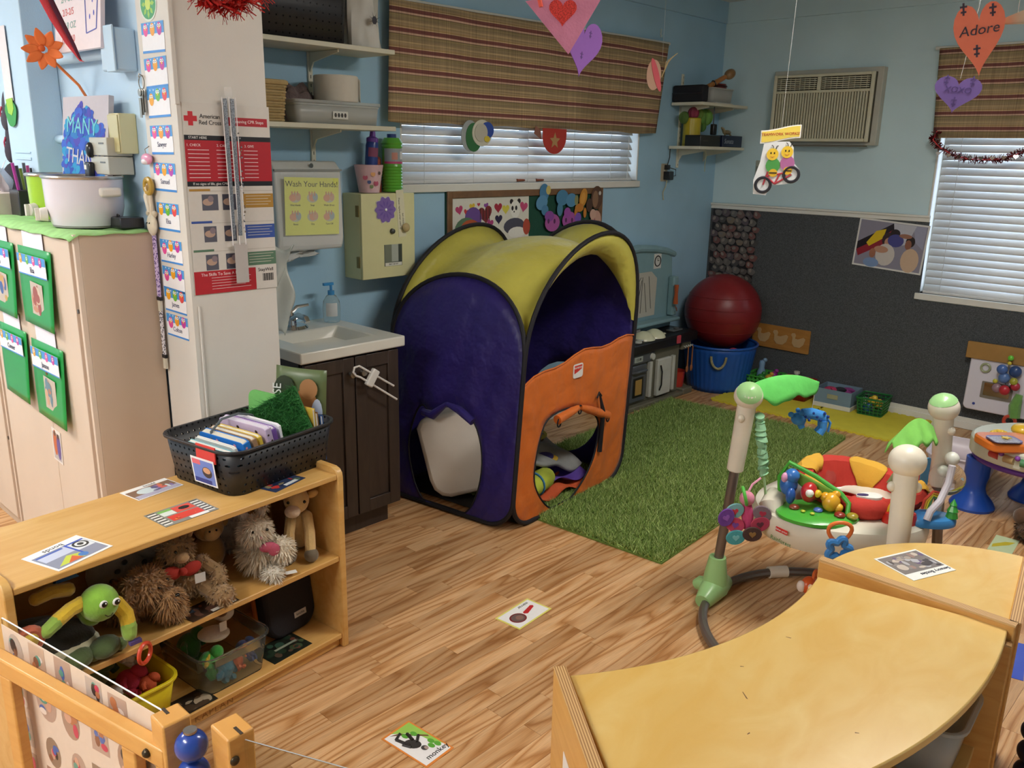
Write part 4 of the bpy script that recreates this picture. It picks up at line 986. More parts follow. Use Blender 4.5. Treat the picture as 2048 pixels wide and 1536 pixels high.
# pink cup, glue bottle, bubble bottle on the cabinet
t = thing('pink_cup', 'pale pink paper cup on top of the cream cabinet', 'cup', (2.45, 3.21, CZ1+.0005))
MB().lathe([(0, .002), (.046, .002), (.066, .125), (.063, .125), (.044, .006), (0, .006)], 28).build('cup_body', mat('pink_paper', '#d8b6bc', .5, var=.08, scale=25), t)
mb = MB()
for a, z, c, r in ((-2.5, .07, '#c2637a', .012), (-2.2, .05, '#4a5a8a', .009), (-1.9, .085, '#d7a06a', .011), (-1.6, .045, '#b0506a', .013), (-1.35, .09, '#5a4a4a', .008), (-2.0, .03, '#7a8a5a', .009)):
    rr = .0462+.16*z; mb.mat(Matrix.Translation((rr*cos(a), rr*sin(a), z)) @ Matrix.Rotation(a+pi/2, 4, 'Z') @ Matrix.Rotation(pi/2-.15, 4, 'X')).disc(0, 0, r, .0015, c, n=10)
mb.build('motifs', PAPER, t, smooth=0, kind='stuff')
t = thing('glue_bottle', 'blue squeeze glue bottle standing in the pink cup', 'bottle', Matrix.Translation((2.455, 3.21, CZ1+.01)) @ Matrix.Rotation(radians(5), 4, 'Y'))
MB('#24408c').lathe([(0, 0), (.026, 0), (.028, .02), (.029, .2), (.026, .215), (0, .215)], 20).build('bottle', PLASTIC, t)
MB('#6a3f9c').lathe([(.027, .215), (.027, .232), (.014, .24), (.012, .262), (0, .264)], 18).build('cap', PLASTIC, t)
MB('#8a4a66').lathe([(.0295, .15), (.0295, .19)], 10, arc=1.8, a0=-pi/2-1.2).build('label_sticker', PAPER, t)
t = thing('bubble_bottle', 'tall green ribbed bubble bottle on the cream cabinet', 'bottle', (2.59, 3.215, CZ1+.0005))
pf = [(0, 0)]
for k in range(9): pf += [(.045, .003+k*.0135), (.049, .0095+k*.0135)]
pf += [(.046, .128), (.046, .2), (.05, .206), (.046, .214), (.05, .222), (.046, .23), (.035, .245), (0, .246)]
MB('#5fae3a').lathe(pf, 26).build('bottle', PLASTIC, t)
MB('#233a7c').lathe([(.022, .245), (.022, .262), (0, .263)], 18).build('cap', PLASTIC, t)
mb = MB('#9aa4a8').lathe([(.0472, .13), (.0472, .198)], 14, arc=2.6, a0=-pi/2-1.5)
mb.lathe([(.0476, .13), (.0476, .14)], 14, arc=2.6, a0=-pi/2-1.5, col='#c2487c').lathe([(.0476, .15), (.0476, .185)], 4, arc=.5, a0=-pi/2+.2, col='#e4e6e4').lathe([(.0476, .148), (.0476, .18)], 4, arc=.6, a0=-pi/2-.7, col='#c48a7a')
mb.build('label_sticker', PRINT, t, smooth=0)
tag(MB('#a04a3c').lathe([(0, 0), (.022, 0), (.022, .15), (.014, .16), (0, .16)], 16).build('red_marker', PLASTIC, M=Matrix.Translation((2.53, 3.255, CZ1+.0005))), 'reddish brown bottle between the pink cup and green bottle', 'bottle')

# ------------------------------------------------------------------ wall shelves beside the curtain
SHW = mat('cream_shelf', '#d6d2bc', .45, var=.03)
def wall_shelf(x0, x1, y0, z, label, brk):
    t = thing('wall_shelf', label, 'shelf', (0, 0, 0))
    MB().bb((x0, y0, z-.019), (x1, YW-.012, z)).build('board', SHW, t, bevel=.002)
    for x in brk:
        MB().mat(Matrix(((0, 0, 1, x), (1, 0, 0, 0), (0, 1, 0, 0), (0, 0, 0, 1)))).prism([(YW-.012, z-.02), (YW-.012, z-.10), (YW-.04, z-.06), (y0+.03, z-.03), (y0+.03, z-.02)], 0, .008).build('bracket', SHW, t, bevel=.001)
    return t
wall_shelf(1.58, 2.475, 3.04, 2.012, 'cream wall shelf with the black basket, near the ceiling', (2.2,))
wall_shelf(1.58, 2.475, 3.04, 1.698, 'cream wall shelf holding the wicker basket and clear box', (2.2,))
wall_shelf(4.98, 5.56, 3.04, 1.936, 'upper cream wall shelf in the far corner', (5.1, 5.42))
wall_shelf(4.98, 5.56, 3.04, 1.662, 'lower cream wall shelf in the far corner', (5.1, 5.42))
for x, z0, z1, lab in ((2.206, 1.42, 2.3, 'cream slotted shelf rail on the wall by the sink'), (5.104, 1.52, 2.12, 'cream slotted shelf rail on the wall in the far corner')):
    mb = MB().bb((x-.011, YW-.011, z0), (x+.011, YW, z1))
    o = tag(mb.build('shelf_rail', SHW, bevel=.002), lab, 'rail', 'shelf rails')
    mb = MB('#5a5a52')
    for k in range(int((z1-z0)/.035)): mb.box((x, YW-.0112, z0+.02+k*.035), (.004, .001, .014))
    mb.build('slots', PAPER, o, smooth=0, kind='stuff')
# black basket and film roll on the top shelf
PERF2 = perf_mat('black_perforated_fine', '#222226', .03, .11)
t = thing('storage_basket', 'large black perforated basket on the top wall shelf', 'basket', (1.97, 3.155, 2.0125))
tub(t, .53, .2, .26, .012, .03, PERF2, BLACKPL, rim=.014)
t = thing('decor_bag', 'white plastic decoration bag printed with a black spider', 'bag', (2.36, 3.13, 2.0125))
def sbag(u, v):
    a = 2*pi*u; k = 1+.12*sin(5*a+v*4)+.06*sin(9*a); r = (.085*(1-.25*v))*k
    return (r*cos(a)*1.12, r*sin(a)*.85, .3*v)
MB('#b9b8b0').grid(sbag, 28, 10, wu=True).build('bag_body', mat('white_sack', '#c4c3ba', .4, var=.05), t)
mb = MB('#3a3c46').mat(WY((.005, -.095, .105))).disc(0, 0, .013, 0, ry=.016)
for k in range(8):
    a = 2*pi*(k+.5)/8; mb.flat([(.008*cos(a+.2), .008*sin(a+.2)), (.008*cos(a-.2), .008*sin(a-.2)), (.032*cos(a), .032*sin(a)+.004)], .0002)
mb.build('spider_print', PAPER, t, smooth=0)
# wicker basket, knit blanket, white tub and clear box on the second shelf
Z2 = 1.6985
t = thing('wicker_basket', 'woven natural wicker basket on the second wall shelf', 'basket', (1.83, 3.12, Z2))
WICK = vcol('wicker', .7, .2, bump=.3)
mb = MB('#b8a070')
for k in range(13):
    z = .006+k*.0105; w = .2+.02*k/13; d = .14+.02*k/13
    P = [(x+.003*sin(i*2.1+k*pi), y+.003*cos(i*2.1+k*pi), z) for i, (x, y) in enumerate(rrect(w, d, .03, 6))]
    mb.tube(P, .0055, n=6, closed=True, col=('#b8a070', '#a88f5e')[k % 2])
mb.build('weave', WICK, t, kind='stuff')
MB('#b49a68').tube([(x, y, .145) for x, y in rrect(.228, .168, .034, 6)], .01, n=8, closed=True).build('rim', WICK, t)
MB('#8c7448').prism(rrect(.19, .13, .03), 0, .006).build('bottom', WICK, t)
mb = MB()
rb = random.Random(3)
def blan(u, v):
    x = -.13+.26*u; y = -.06+.12*v; return (x, y, .02+.125*sin(pi*min(max(u, .02), .98))**.6*sin(pi*min(max(v, .03), .97))**.5+.012*sin(u*23)+.01*sin(v*19+u*9))
t = thing('knit_blanket', 'crumpled grey brown knit blanket behind the clear box', 'blanket', (2.08, 3.2, Z2+.003))
MB('#6a5a58').grid(blan, 40, 20).build('folds', mat('knit_wool', '#6c5d5b', .95, var=.25, scale=60, bump=1, bscale=180), t)
for k in range(14): MB('#6f605e').tube([(-.1+.016*k, -.055, .05), (-.1+.016*k+rb.uniform(-.01, .01), -.075, .035), (-.1+.016*k+rb.uniform(-.015, .015), -.08, .004)], .004, n=6).build('tassel', PLUSH, t)
CLOUD = mat('cloudy_plastic', '#cfd2cc', .3, var=.02, alpha=.62, trans=.2)
t = thing('clear_box', 'long clear lidded plastic box on the second wall shelf', 'box', (2.185, 3.115, Z2))
tub(t, .40, .125, .075, .008, .02, CLOUD, CLOUD, rim=.008)
MB().prism(rrect(.43, .158, .026), .077, .09).build('lid', CLOUD, t, bevel=.003)
MB('#b9b690').bb((-.02, -.02, .006), (.12, .02, .05)).bb((-.15, -.02, .006), (-.06, .03, .03)).build('contents', PAPER, t, kind='stuff')
o = MB('#d6d6cc').mat(WY((.0, -.0725, .035))).box((0, 0, 0), (.075, .03, .001)).build('label_sticker', PAPER, t)
mb = MB('#4a4a48').mat(WY((0, -.074, .035))); [mb.disc(-.025+.016*k, 0, .006, 0, ry=.009, n=10) for k in range(4)]; mb.build('label_marks', PAPER, o, smooth=0, kind='stuff')
t = thing('paper_roll', 'white roll of paper standing on the clear box', 'roll', (2.225, 3.125, Z2+.0905))
MB('#cbc6b8').lathe([(.018, 0), (.09, 0), (.092, .004), (.092, .1), (.089, .104), (.018, .104), (.018, 0)], 32).build('roll', PAPER, t)
def flap(u, v): return (.09*cos(.1-.35*u)+.004+.016*u, .09*sin(.1-.35*u)-.002*u, .006+.092*v+.006*sin(u*4))
MB('#cfcabd').grid(flap, 6, 6).build('loose_end', PAPER, t, solid=.001)

# ================================================================== bulletin board
BRD = wood('oak_frame', '#6b4a2c', '#7e5a36', scale=(10, 10, 10), rough=.5)
bx0, bx1, bz0, bz1 = 2.985, 4.275, .62, 1.402
t = thing('bulletin_board', 'framed green bulletin board behind the tent', 'board', (0, 0, 0))
MB().bb((bx0, YW-.012, bz0), (bx1, YW, bz1)).build('green_panel', mat('green_felt', '#1c4a3a', .9, var=.08, bump=.2), t)
for a, b_ in (((bx0, bz0), (bx0+.035, bz1)), ((bx1-.035, bz0), (bx1, bz1)), ((bx0+.035, bz0), (bx1-.035, bz0+.035)), ((bx0+.035, bz1-.035), (bx1-.035, bz1))):
    MB().bb((a[0], YW-.024, a[1]), (b_[0], YW-.0125, b_[1])).build('frame_rail', BRD, t, bevel=.003)
def onboard(px, py): return ony(px, py, YW-.0135)
A, B, C_ = onboard(905, 403), onboard(1058, 389), onboard(905, 497)
w, h = (B-A).length, (A.z-C_.z)
o = sheet('heart_poster', 'white painted paper with hearts, tiger and panda on the green board', 'poster', WY(((A.x+B.x)/2, YW-.0135, (A.z+C_.z+B.z-.02+C_.z)/4+.02), radians(1.5)), w, h+.012, '#d9d6c8')
mb = MB()
def P(px, py):
    q = o.matrix_world.inverted() @ onboard(px, py); return q.x, q.y
for i, (px, py, r, c, ro) in enumerate(((918, 420, .028, '#b8406a', .2), (932, 424, .018, '#c43c3c', -.3), (944, 413, .022, '#d9b83a', .1), (957, 409, .012, '#b83a4c', 0), (972, 411, .018, '#8a4a9a', .2), (996, 415, .032, '#a4283c', 0), (997, 438, .03, '#2a2444', 0), (1011, 418, .03, '#d8cc4e', 0), (1047, 413, .034, '#c04a74', -.2), (970, 428, .056, '#7a2a2c', .15), (980, 446, .026, '#a83a74', -.2))): mb.heart(*P(px, py), r, .0014+i*5e-5, c, ro)
for i in range(4):
    x, y = P(960+i*6, 428); mb.rect(x-.0025, y-.03, x+.0025, y+.03, .0022, '#2a1a1a')
x, y = P(946, 438); mb.disc(x, y, .062, .002, '#6a4a8e')
x, y = P(932, 462); mb.disc(x, y, .085, .0022, '#5a7a5c', ry=.07); mb.disc(x+.03, y+.002, .075, .0023, '#b8562e', ry=.055)
x, y = P(950, 470); mb.disc(x, y, .055, .0025, '#9c3a2c', ry=.05)
rr = random.Random(8)
for k in range(16):
    a = rr.uniform(0, 2*pi); q = rr.uniform(.01, .05); mb.disc(x+q*cos(a), y+q*sin(a), .012, .0027, rr.choice(['#1c1414', '#c0602e', '#1c1414']), ry=.004, rot=a)
for dx, dy in ((-.06, .01), (-.01, .02)): mb.disc(x+dx, y+dy, .017, .0029, '#e8e2d6', ry=.022)
x, y = P(1030, 418); mb.disc(x, y, .04, .0026, '#e8e6dc', ry=.048); [mb.disc(x+s*.03, y+.042, .014, .0024, '#241f22') for s in (-1, 1)]; [mb.disc(x-.008+s*.015, y+.006, .009, .0028, '#241f22', ry=.013) for s in (-1, 1)]; mb.disc(x-.01, y-.014, .005, .0029, '#241f22')
x, y = P(1028, 452); mb.disc(x, y, .085, .0023, '#4a4a58', ry=.045); mb.disc(x+.02, y-.035, .07, .0024, '#e2e0d6', ry=.03); mb.disc(x+.1, y-.01, .03, .0025, '#b04a34', ry=.045)
mb.build('painting', PAPER, o, smooth=0)
def cutout(name, label, shapes, k):
    mb = MB(); c = sum((onboard(px, py) for px, py, *_ in shapes), Vector())/len(shapes)
    M = WY((c.x, YW-.027-.004*(k % 2), c.z)); Mi = M.inverted()
    for i, (px, py, rx, ry, col, *r) in enumerate(shapes):
        q = Mi @ onboard(px, py)
        mb.prism([(q.x+rx*cos(a)*cos(r[0] if r else 0)-ry*sin(a)*sin(r[0] if r else 0), q.y+rx*cos(a)*sin(r[0] if r else 0)+ry*sin(a)*cos(r[0] if r else 0)) for a in [2*pi*j/18 for j in range(18)]], 0, .0016+i*2e-4, col)
    return tag(mb.build(name, PAPER, M=M, smooth=0), label, 'cutout', 'animal cutouts on the green board')
cutout('animal_cutout', 'blue fish shaped paper cutout left on the green board', [(1085, 385, .04, .05, '#4a7fa4'), (1080, 405, .05, .04, '#5a8fb4', .4), (1086, 420, .03, .03, '#4a7fa4'), (1093, 380, .02, .025, '#c9b86a')], 0)
cutout('animal_cutout', 'blue elephant paper cutout in the middle of the green board', [(1120, 395, .055, .045, '#4a80a0'), (1138, 400, .05, .04, '#5288aa'), (1115, 418, .025, .04, '#4a80a0'), (1148, 400, .018, .03, '#8a8a5a')], 1)
cutout('animal_cutout', 'orange lion paper cutout on the green board', [(1163, 395, .035, .055, '#c88a34', -.3), (1155, 415, .04, .025, '#c07a2c'), (1148, 425, .014, .03, '#c07a2c'), (1166, 425, .014, .03, '#c07a2c'), (1162, 396, .02, .035, '#d69a42', -.3)], 2)
cutout('animal_cutout', 'brown horse paper cutout at the board\'s right corner', [(1190, 395, .055, .07, '#5a3f30'), (1187, 398, .028, .05, '#8a6a50'), (1196, 386, .012, .012, '#c9c2b6'), (1175, 410, .03, .04, '#4a3428')], 0)
cutout('animal_cutout', 'pink pig paper cutout lower left on the green board', [(1100, 445, .065, .05, '#a8569a'), (1094, 432, .04, .03, '#8a4a9a'), (1092, 442, .009, .014, '#5a2a5a'), (1104, 442, .009, .014, '#5a2a5a')], 1)
cutout('animal_cutout', 'purple pig paper cutout lower middle on the green board', [(1135, 440, .065, .05, '#a04f9c'), (1131, 425, .03, .03, '#9a4aa0'), (1128, 440, .009, .014, '#5a2a5a'), (1140, 440, .009, .014, '#5a2a5a'), (1152, 435, .03, .03, '#7a52b0')], 0)
cutout('animal_cutout', 'pale pink paper cutout below the brown horse', [(1188, 440, .05, .06, '#c49a88'), (1182, 428, .03, .03, '#c8a290'), (1185, 443, .008, .02, '#a0606a')], 2)
# ================================================================== posters and tags on the column
o = sheet('first_aid_poster', 'tall red and white CPR steps poster on the column', 'poster', WY((1.430, 2.5985, 1.432), radians(-.3)), .298, .592, '#d6d0c8', t=.0015, m=PRINT)
mb = MB(); z = .0018
mb.rect(-.149, .06, .149, .185, z, '#b3202c').rect(-.149, .185, .149, .2, z, '#1e1c20').rect(-.149, .045, .149, .06, z, '#1e1c20')
mb.rect(.0, .232, .14, .258, z, '#b3202c').rect(-.149, -.296, .07, -.222, z, '#b82630')
mb.rect(-.132, .228, -.116, .27, z, '#cc2a34').rect(-.145, .241, -.103, .257, z+1e-4, '#cc2a34')
for y, c in ((0, '#b08436'), (-.1, '#3a55a0'), (-.19, '#5c7c64')):
    mb.rect(-.145, y+.03, -.075, y+.037, z, c); mb.rect(-.145, y+.0295, .146, y+.0305, z-1e-4, '#a89c8c'); mb.rect(.04, y-.025, .149, y+.02, z, c)
    for k, x in enumerate((-.105, -.035)):
        mb.rect(x, y-.03, x+.055-.012*(y < 0), y+.02, z, ('#5a5a66', '#4a4a58')[k]); mb.disc(x+.02, y-.004, .018, z+1e-4, '#b89a88', ry=.011); mb.disc(x+.03, y+.006, .01, z+2e-4, '#8a7a80')
    for k in range(4): mb.rect(.048, y+.012-k*.009, .14-.01*(k % 2), y+.0135-k*.009, z+2e-4, '#d8d2c2')
for c in range(3):
    for k in range(8): mb.rect(-.14+c*.095, .155-k*.012, -.07+c*.095-.01*((k*3+c) % 3), .157-k*.012, z+2e-4, '#e8d0d0')
for k in range(5): mb.rect(-.09, -.246-k*.009, .05-.02*(k % 2), -.2445-k*.009, z+2e-4, '#e6c8c8')
for k in range(14): mb.rect(.095+k*.003, -.27, .0963+k*.003+.0008*(k % 3), -.245, z, '#3a3a3a')
mb.build('print', PRINT, o, smooth=0)
text('American\nRed Cross', .0185, T(-.06, .2475, .002), o, '#26242a', space=.95)
text('Lifesaving CPR Steps', .0135, T(.07, .2455, .002), o, '#f2e8e6'); text('START HERE', .011, T(-.105, .1925, .002), o, '#e8e4e0'); text('If no signs of life, give CPR.', .011, T(-.07, .0525, .002), o, '#e8e4e0')
for i, s_ in enumerate(('1. CHECK', '2. CALL', '3. GIVE')): text(s_, .011, T(-.12+.095*i, .17, .0021), o, '#f0dcdc')
text('The Skills To Save A Life', .014, T(-.055, -.234, .002), o, '#f2dede'); text('StayWell', .016, T(.108, -.232, .002), o, '#4a464a')
# silver clip strip of plastic covers
t = thing('clip_strip', 'clear plastic strip with silver glitter hanging over the CPR poster', 'strip', (1.432, 2.592, 1.75))
MB().bb((-.012, -.010, -.005), (.012, -.006, .03)).build('hook', mat('clear_film', '#ffffff', .05), t)
GLIT = mat('silver_glitter', '#a8a8ac', .25, metal=.8, var=.6, scale=260)
for dx, h in ((-.014, .44), (.008, .43)):
    MB().bb((dx-.0065, -.012-.004*(dx > 0), -h), (dx+.0065, -.008-.004*(dx > 0), -.005)).build('glitter_strip', GLIT, t)
for dx in (-.026, .02, -.002): MB().tube([(dx, -.014, 0), (dx+.002, -.015, -.2), (dx+.006, -.014, -.46)], .0016, n=6).build('sleeve_edge', mat('white_edge', '#e6e2e2', .3), t)
MB('#b9b2ae').box((.008, -.012, -.52), (.045, .002, .13)).build('paper_tail', PAPER, t)
rs = random.Random(2); mb = MB('#d8d8da')
for k in range(46): mb.mat(Matrix.Translation((.024+rs.uniform(-.003, .006), -.016, -.1-.32*rs.random())) @ Euler((rs.uniform(0, 3), rs.uniform(0, 3), 0)).to_matrix().to_4x4()).disc(0, 0, .0032, 0, n=5)
mb.build('sequins', GLIT, t, smooth=0, kind='stuff')
# name labels with birds
BIRDS = [('#e64a9a', '#f0a020', '#c83aa0'), ('#e64a9a', '#f2a818', '#b83ab0'), ('#f2a818', '#6ab83a', '#e64a4a')]
names = ['', '', '', 'Sawyer', 'Samuel', 'Elsa', 'Harley', '', 'James', 'Colton']
ys = [(305, 75), (313, 145), (322, 205), (327, 280), (336, 355), (342, 435), (349, 505), (353, 560), (358, 605), (361, 655)]
words = ['topmost', 'second from the top', 'third from the top', 'reading Sawyer', 'reading Samuel', 'reading Elsa', 'reading Harley', 'blank, second above the James one', 'reading James', 'reading Colton, lowest']
words[7] = 'blank one between the Harley and James labels'
for i, (px, py) in enumerate(ys):
    c = onx(px, py, 1.2672); hh = .088 if i < 6 else .075
    lab = 'bird name label on the column edge, %s' % words[i]
    o = sheet('name_label', lab, 'label', WX((1.2675, 2.715, c.z), radians(rs.uniform(-1.5, 1.5))), .15, hh, '#f3f2f6', .001, 'bird name labels on the column', PRINT)
    mb = MB().rect(-.075, hh*.12, .075, hh*.5, .0013, '#4a9ae0').rect(-.075, -hh*.5, .075, -hh*.42, .0013, '#3f8edc')
    for k, c3 in enumerate(BIRDS[i % 3 if i > 1 else 0]):
        x = -.046+.046*k; y = hh*.26-(.012 if i in (2, 6, 7, 9) and k == 0 else 0)
        mb.disc(x, y, .016, .0016, c3, ry=.019); mb.disc(x-.006, y+.009, .0052, .0018, '#ffffff'); mb.disc(x+.006, y+.009, .0052, .0018, '#ffffff'); mb.disc(x, y+.002, .004, .0019, '#f2c020')
        mb.disc(x-.005, y+.009, .0022, .002, '#202020', n=8); mb.disc(x+.006, y+.009, .0022, .002, '#202020', n=8)
    for k in range(5): mb.disc(-.05+.023*k, hh*.44, .003, .0015, '#e8f2fa', n=6)
    mb.build('bird_print', PRINT, o, smooth=0)
    if names[i]: text(names[i], .022, T(0, -hh*.16, .0014), o, '#4a4a6a')
# frog sticker
c = onx(294, 8, 1.267); t = thing('leaf_sticker', 'round green sticker at the top of the column edge', 'sticker', WX((1.2675, 2.73, c.z)))
MB('#d8e4d8').prism([(.056*cos(2*pi*k/28), .05*sin(2*pi*k/28)) for k in range(28)], 0, .001).build('rim', PRINT, t)
MB('#3aa05a').prism([(.05*cos(2*pi*k/28), .044*sin(2*pi*k/28)) for k in range(28)], .001, .0016).build('disc', PRINT, t)
mb = MB('#9acb3a')
for k in range(8): mb.mat(Matrix.Rotation(2*pi*k/8, 4, 'Z')).flat([(.012, 0), (.03, .007), (.042, 0), (.03, -.007)], .0018)
mb.disc(0, 0, .018, .0019, '#c9e05a'); mb.build('spokes', PRINT, t, smooth=0)
# hooks with keys, pacifiers and lanyards at the back edge of the strip
STEEL = mat('steel', '#9a948a', .3, metal=.9)
def hang(name, label, cat, px, py): c = onx(px, py, 1.262); return thing(name, label, cat, (1.2655, 2.806, c.z))
t = hang('key_ring', 'bunch of keys on a ring at the column edge', 'keys', 288, 165)
MB().torus((-.006, 0, 0), .02, .0015, 20, 6, axis='x').build('ring', STEEL, t)
MB().tube([(0, .0, .02), (-.012, .0, .026), (-.014, 0, .015)], .0018, n=6).build('hook', STEEL, t)
for k in range(3): MB().box((-.006-.003*k, -.008+.008*k, -.06-.008*k), (.002, .014, .06)).ell((-.006-.003*k, -.008+.008*k, -.03), (.0015, .012, .012)).build('key', STEEL, t)
t = hang('pink_pacifier', 'pink and white pacifier hanging at the column edge', 'pacifier', 298, 318)
MB('#e8a0c0').ell((-.012, -.002, 0), (.012, .034, .018)).build('shield', PLASTIC, t); MB('#f2e6ec').ell((-.018, 0, -.008), (.01, .02, .01)).build('button', PLASTIC, t); MB().tube([(0, 0, .04), (-.014, .002, .03), (-.012, 0, .015)], .0015, n=6).build('hook', STEEL, t)
t = hang('yellow_pacifier', 'amber pacifier above the spoon shaped rattle', 'pacifier', 300, 372)
MB('#b8943a').torus((-.014, 0, 0), .022, .009, 20, 8, axis='x').build('ring', PLASTIC, t); MB('#8a6a2a').ell((-.014, 0, -.004), (.008, .012, .016)).build('nipple', PLASTIC, t)
MB('#d8c8b0').tube([(-.012, -.004, -.02), (-.012, -.006, -.06), (-.01, -.004, -.1)], [.006, .007, .012], n=8).build('strap', CLOTH, t)
t = hang('bear_rattle', 'cream bear shaped rattle with ribbon on the column edge', 'rattle', 304, 448)
MB('#d6cab4').ell((-.014, -.002, 0), (.012, .03, .036)).build('head', PLUSH, t)
for s in (-1, 1): MB('#cdbfa6').ell((-.012, s*.022, .036), (.008, .01, .01)).build('ear', PLUSH, t)
for s in (-1, 1): MB().ell((-.026, s*.009, .006), .003, 8, 5).build('eye', EYE, t)
MB('#e2d8c6').tube([(-.01, .012, .04), (-.012, .018, .09), (-.01, .006, .13)], [.01, .014, .008], n=8).build('ribbon', CLOTH, t)
def lany(name, label, px, py, L, c1, c2, w=.022):
    t = hang(name, label, 'lanyard', px, py)
    m, nt, b = nm(name+'_weave'); tc = nt.nodes.new('ShaderNodeTexCoord'); vo = nt.nodes.new('ShaderNodeTexVoronoi'); vo.inputs['Scale'].default_value = 130
    link(nt, tc.outputs['Object'], vo.inputs['Vector']); r = nt.nodes.new('ShaderNodeValToRGB'); r.color_ramp.elements[0].position = .35; r.color_ramp.elements[1].position = .5
    r.color_ramp.elements[0].color = lin(c1); r.color_ramp.elements[1].color = lin(c2); link(nt, vo.outputs[0], r.inputs[0]); link(nt, r.outputs[0], b.inputs['Base Color']); b.inputs['Roughness'].default_value = .8
    MB().bb((-.012, -w/2, -L), (-.0095, w/2, 0)).build('strap', m, t); MB().bb((-.008, -w/2+.006, -L*.95), (-.006, w/2+.006, 0)).build('strap', m, t)
    MB().bb((-.015, -w/2, -L-.012), (-.005, w/2, -L)).build('clasp', mat('clasp_black', '#1c1a1e', .4), t)
    MB('#cfcab8').bb((-.014, -.009, -L-.05), (-.006, .009, -L-.013)).build('clip', PLASTIC, t)
lany('purple_lanyard', 'purple patterned lanyard hanging at the column edge', 312, 470, .205, '#4a2f78', '#cbb6dc', .026)
lany('striped_lanyard', 'black and white patterned lanyard, lowest at the column edge', 336, 622, .155, '#2c2a34', '#d6d2d8')
# red tinsel garland at the top of the picture
t = thing('tinsel_garland', 'red metallic tinsel garland hanging in front of the column top', 'garland', (0, 0, 0))
RT = mat('red_tinsel', '#d83c38', .3, metal=.35, var=.5, scale=200)
path = [ony(px, py, 2.3) for px, py in ((368, -50), (398, -16), (430, 4), (462, 10), (495, 0), (535, -30))]
MB().tube(path, .004, n=6).build('cord', RT, t)
for q in (path[0], path[-1]): MB().cyl(q, (q.x, q.y, ZC), .0012, n=5).build('hanger', RT, t)
rt = random.Random(31); mb = MB()
for i in range(len(path)-1):
    for k in range(110):
        p = path[i].lerp(path[i+1], rt.random()); d = Vector((rt.gauss(0, 1), rt.gauss(0, 1), rt.gauss(-.3, 1))).normalized(); s = d.orthogonal().normalized()*.0028
        L = rt.uniform(.03, .058); mb.add([p-s, p+s, p+d*L+s, p+d*L-s], [(0, 1, 2, 3)])
mb.build('fringe', RT, t, smooth=0, kind='stuff')

# ================================================================== beige cabinet with green folders
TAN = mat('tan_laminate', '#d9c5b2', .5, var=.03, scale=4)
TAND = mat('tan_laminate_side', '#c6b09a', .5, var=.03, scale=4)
KX0, KX1, KY0, KZ = 1.006, 1.266, 2.83, 1.325
def cabinet(y0, y1, label, n, seam):
    t = thing('beige_cabinet', label, 'cabinet', (0, 0, 0), 'beige cabinets along the left wall')
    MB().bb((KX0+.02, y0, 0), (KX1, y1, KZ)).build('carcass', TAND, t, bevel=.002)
    for a, b_ in ((y0+.035, seam-.0015), (seam+.0015, y1-.02)):
        d = MB().bb((KX0, a, .06), (KX0+.0195, b_, KZ-.02)).build('door', TAN, t, bevel=.002)
        if a < seam-.1: MB().tube([(KX0, b_-.04, .82), (KX0-.014, b_-.04, .82), (KX0-.016, b_-.04, .82)], [.012, .011, .003], n=12).build('knob', mat('brass_knob', '#8a7040', .35, metal=.8), d)
    MB().bb((KX0+.004, y0, 0), (KX0+.0198, y0+.016, KZ)).build('face_strip', TAN, t, bevel=.001)
    for z in (.42, 1.08): MB('#4a4038').box((KX0+.006, y0+.026, z), (.008, .012, .012)).build('hinge', PLASTIC, t)
    return t
cabinet(KY0, 3.745, 'beige laminate cabinet next to the column', 2, 3.215)
cabinet(3.765, 4.55, 'beige laminate cabinet at the picture\'s left edge', 2, 4.15)
# green folders
def folder(yc, zc, w, h, label, name, photo, paper, pal):
    t = thing('green_folder', label, 'folder', WX((KX0-.006, yc, zc)), 'green name folders on the cabinet doors')
    def fn(u, v): return (-w/2+w*u, -h/2+h*v, .001+.012*(1-v)**2*(.5+u)+.004*sin(v*3))
    MB('#189a44').grid(fn, 8, 10).build('pocket', PRINT, t, solid=.0015)
    if paper: MB('#e8e6f2').box((-.01, h/2+.012, -.001), (w*.62, .085, .001)).build('paper_sheet', PAPER, t)
    q = MB('#f4f3f7').box((-.004, h*.28, .013), (w*.86, h*.26, .001)).build('name_card', PRINT, t)
    mb = MB().rect(-w*.43-.004, h*.31, w*.43-.004, h*.41, .0142, '#4a9ae0').rect(-w*.43-.004, h*.15, w*.43-.004, h*.165, .0142, '#3f8edc')
    for k in range(4): mb.disc(-w*.33+k*w*.2, h*.35, .014, .0146, ('#f2a818', '#6ab83a', '#e64a9a', '#c83aa0')[k], ry=.017); mb.disc(-w*.33+k*w*.2, h*.36, .006, .0148, '#ffffff'); mb.disc(-w*.33+k*w*.2, h*.36, .0026, .015, '#222222', n=8)
    mb.build('bird_print', PRINT, q, smooth=0)
    if name: text(name, .026, T(.0, h*.225, .0146), q, '#4a4a62')
    if photo:
        p = MB('#c8b8a8').mat(T(.01, -h*.14, .012, -.05)).box((0, 0, 0), (w*.36, h*.42, .001)).build('snapshot', PRINT, t)
        mb = blobs(MB().mat(T(.01, -h*.14, .0005, -.05)), -w*.17, -h*.2, w*.17, h*.2, pal, 10, int(yc*100), z=.0125); mb.build('snapshot_print', PRINT, p, smooth=0)
    return t
folder(3.165, 1.12, .31, .27, 'green folder with a child\'s name card, upper right door', 'Elsa', True, True, ['#c88a6a', '#d8c0a8', '#a04a3a', '#e8d8c8'])
folder(3.155, .785, .30, .28, 'green folder with a baby snapshot, lower right door', 'Jaxson', True, True, ['#d8a888', '#6a8a9a', '#e8c8b0', '#b87a5a'])
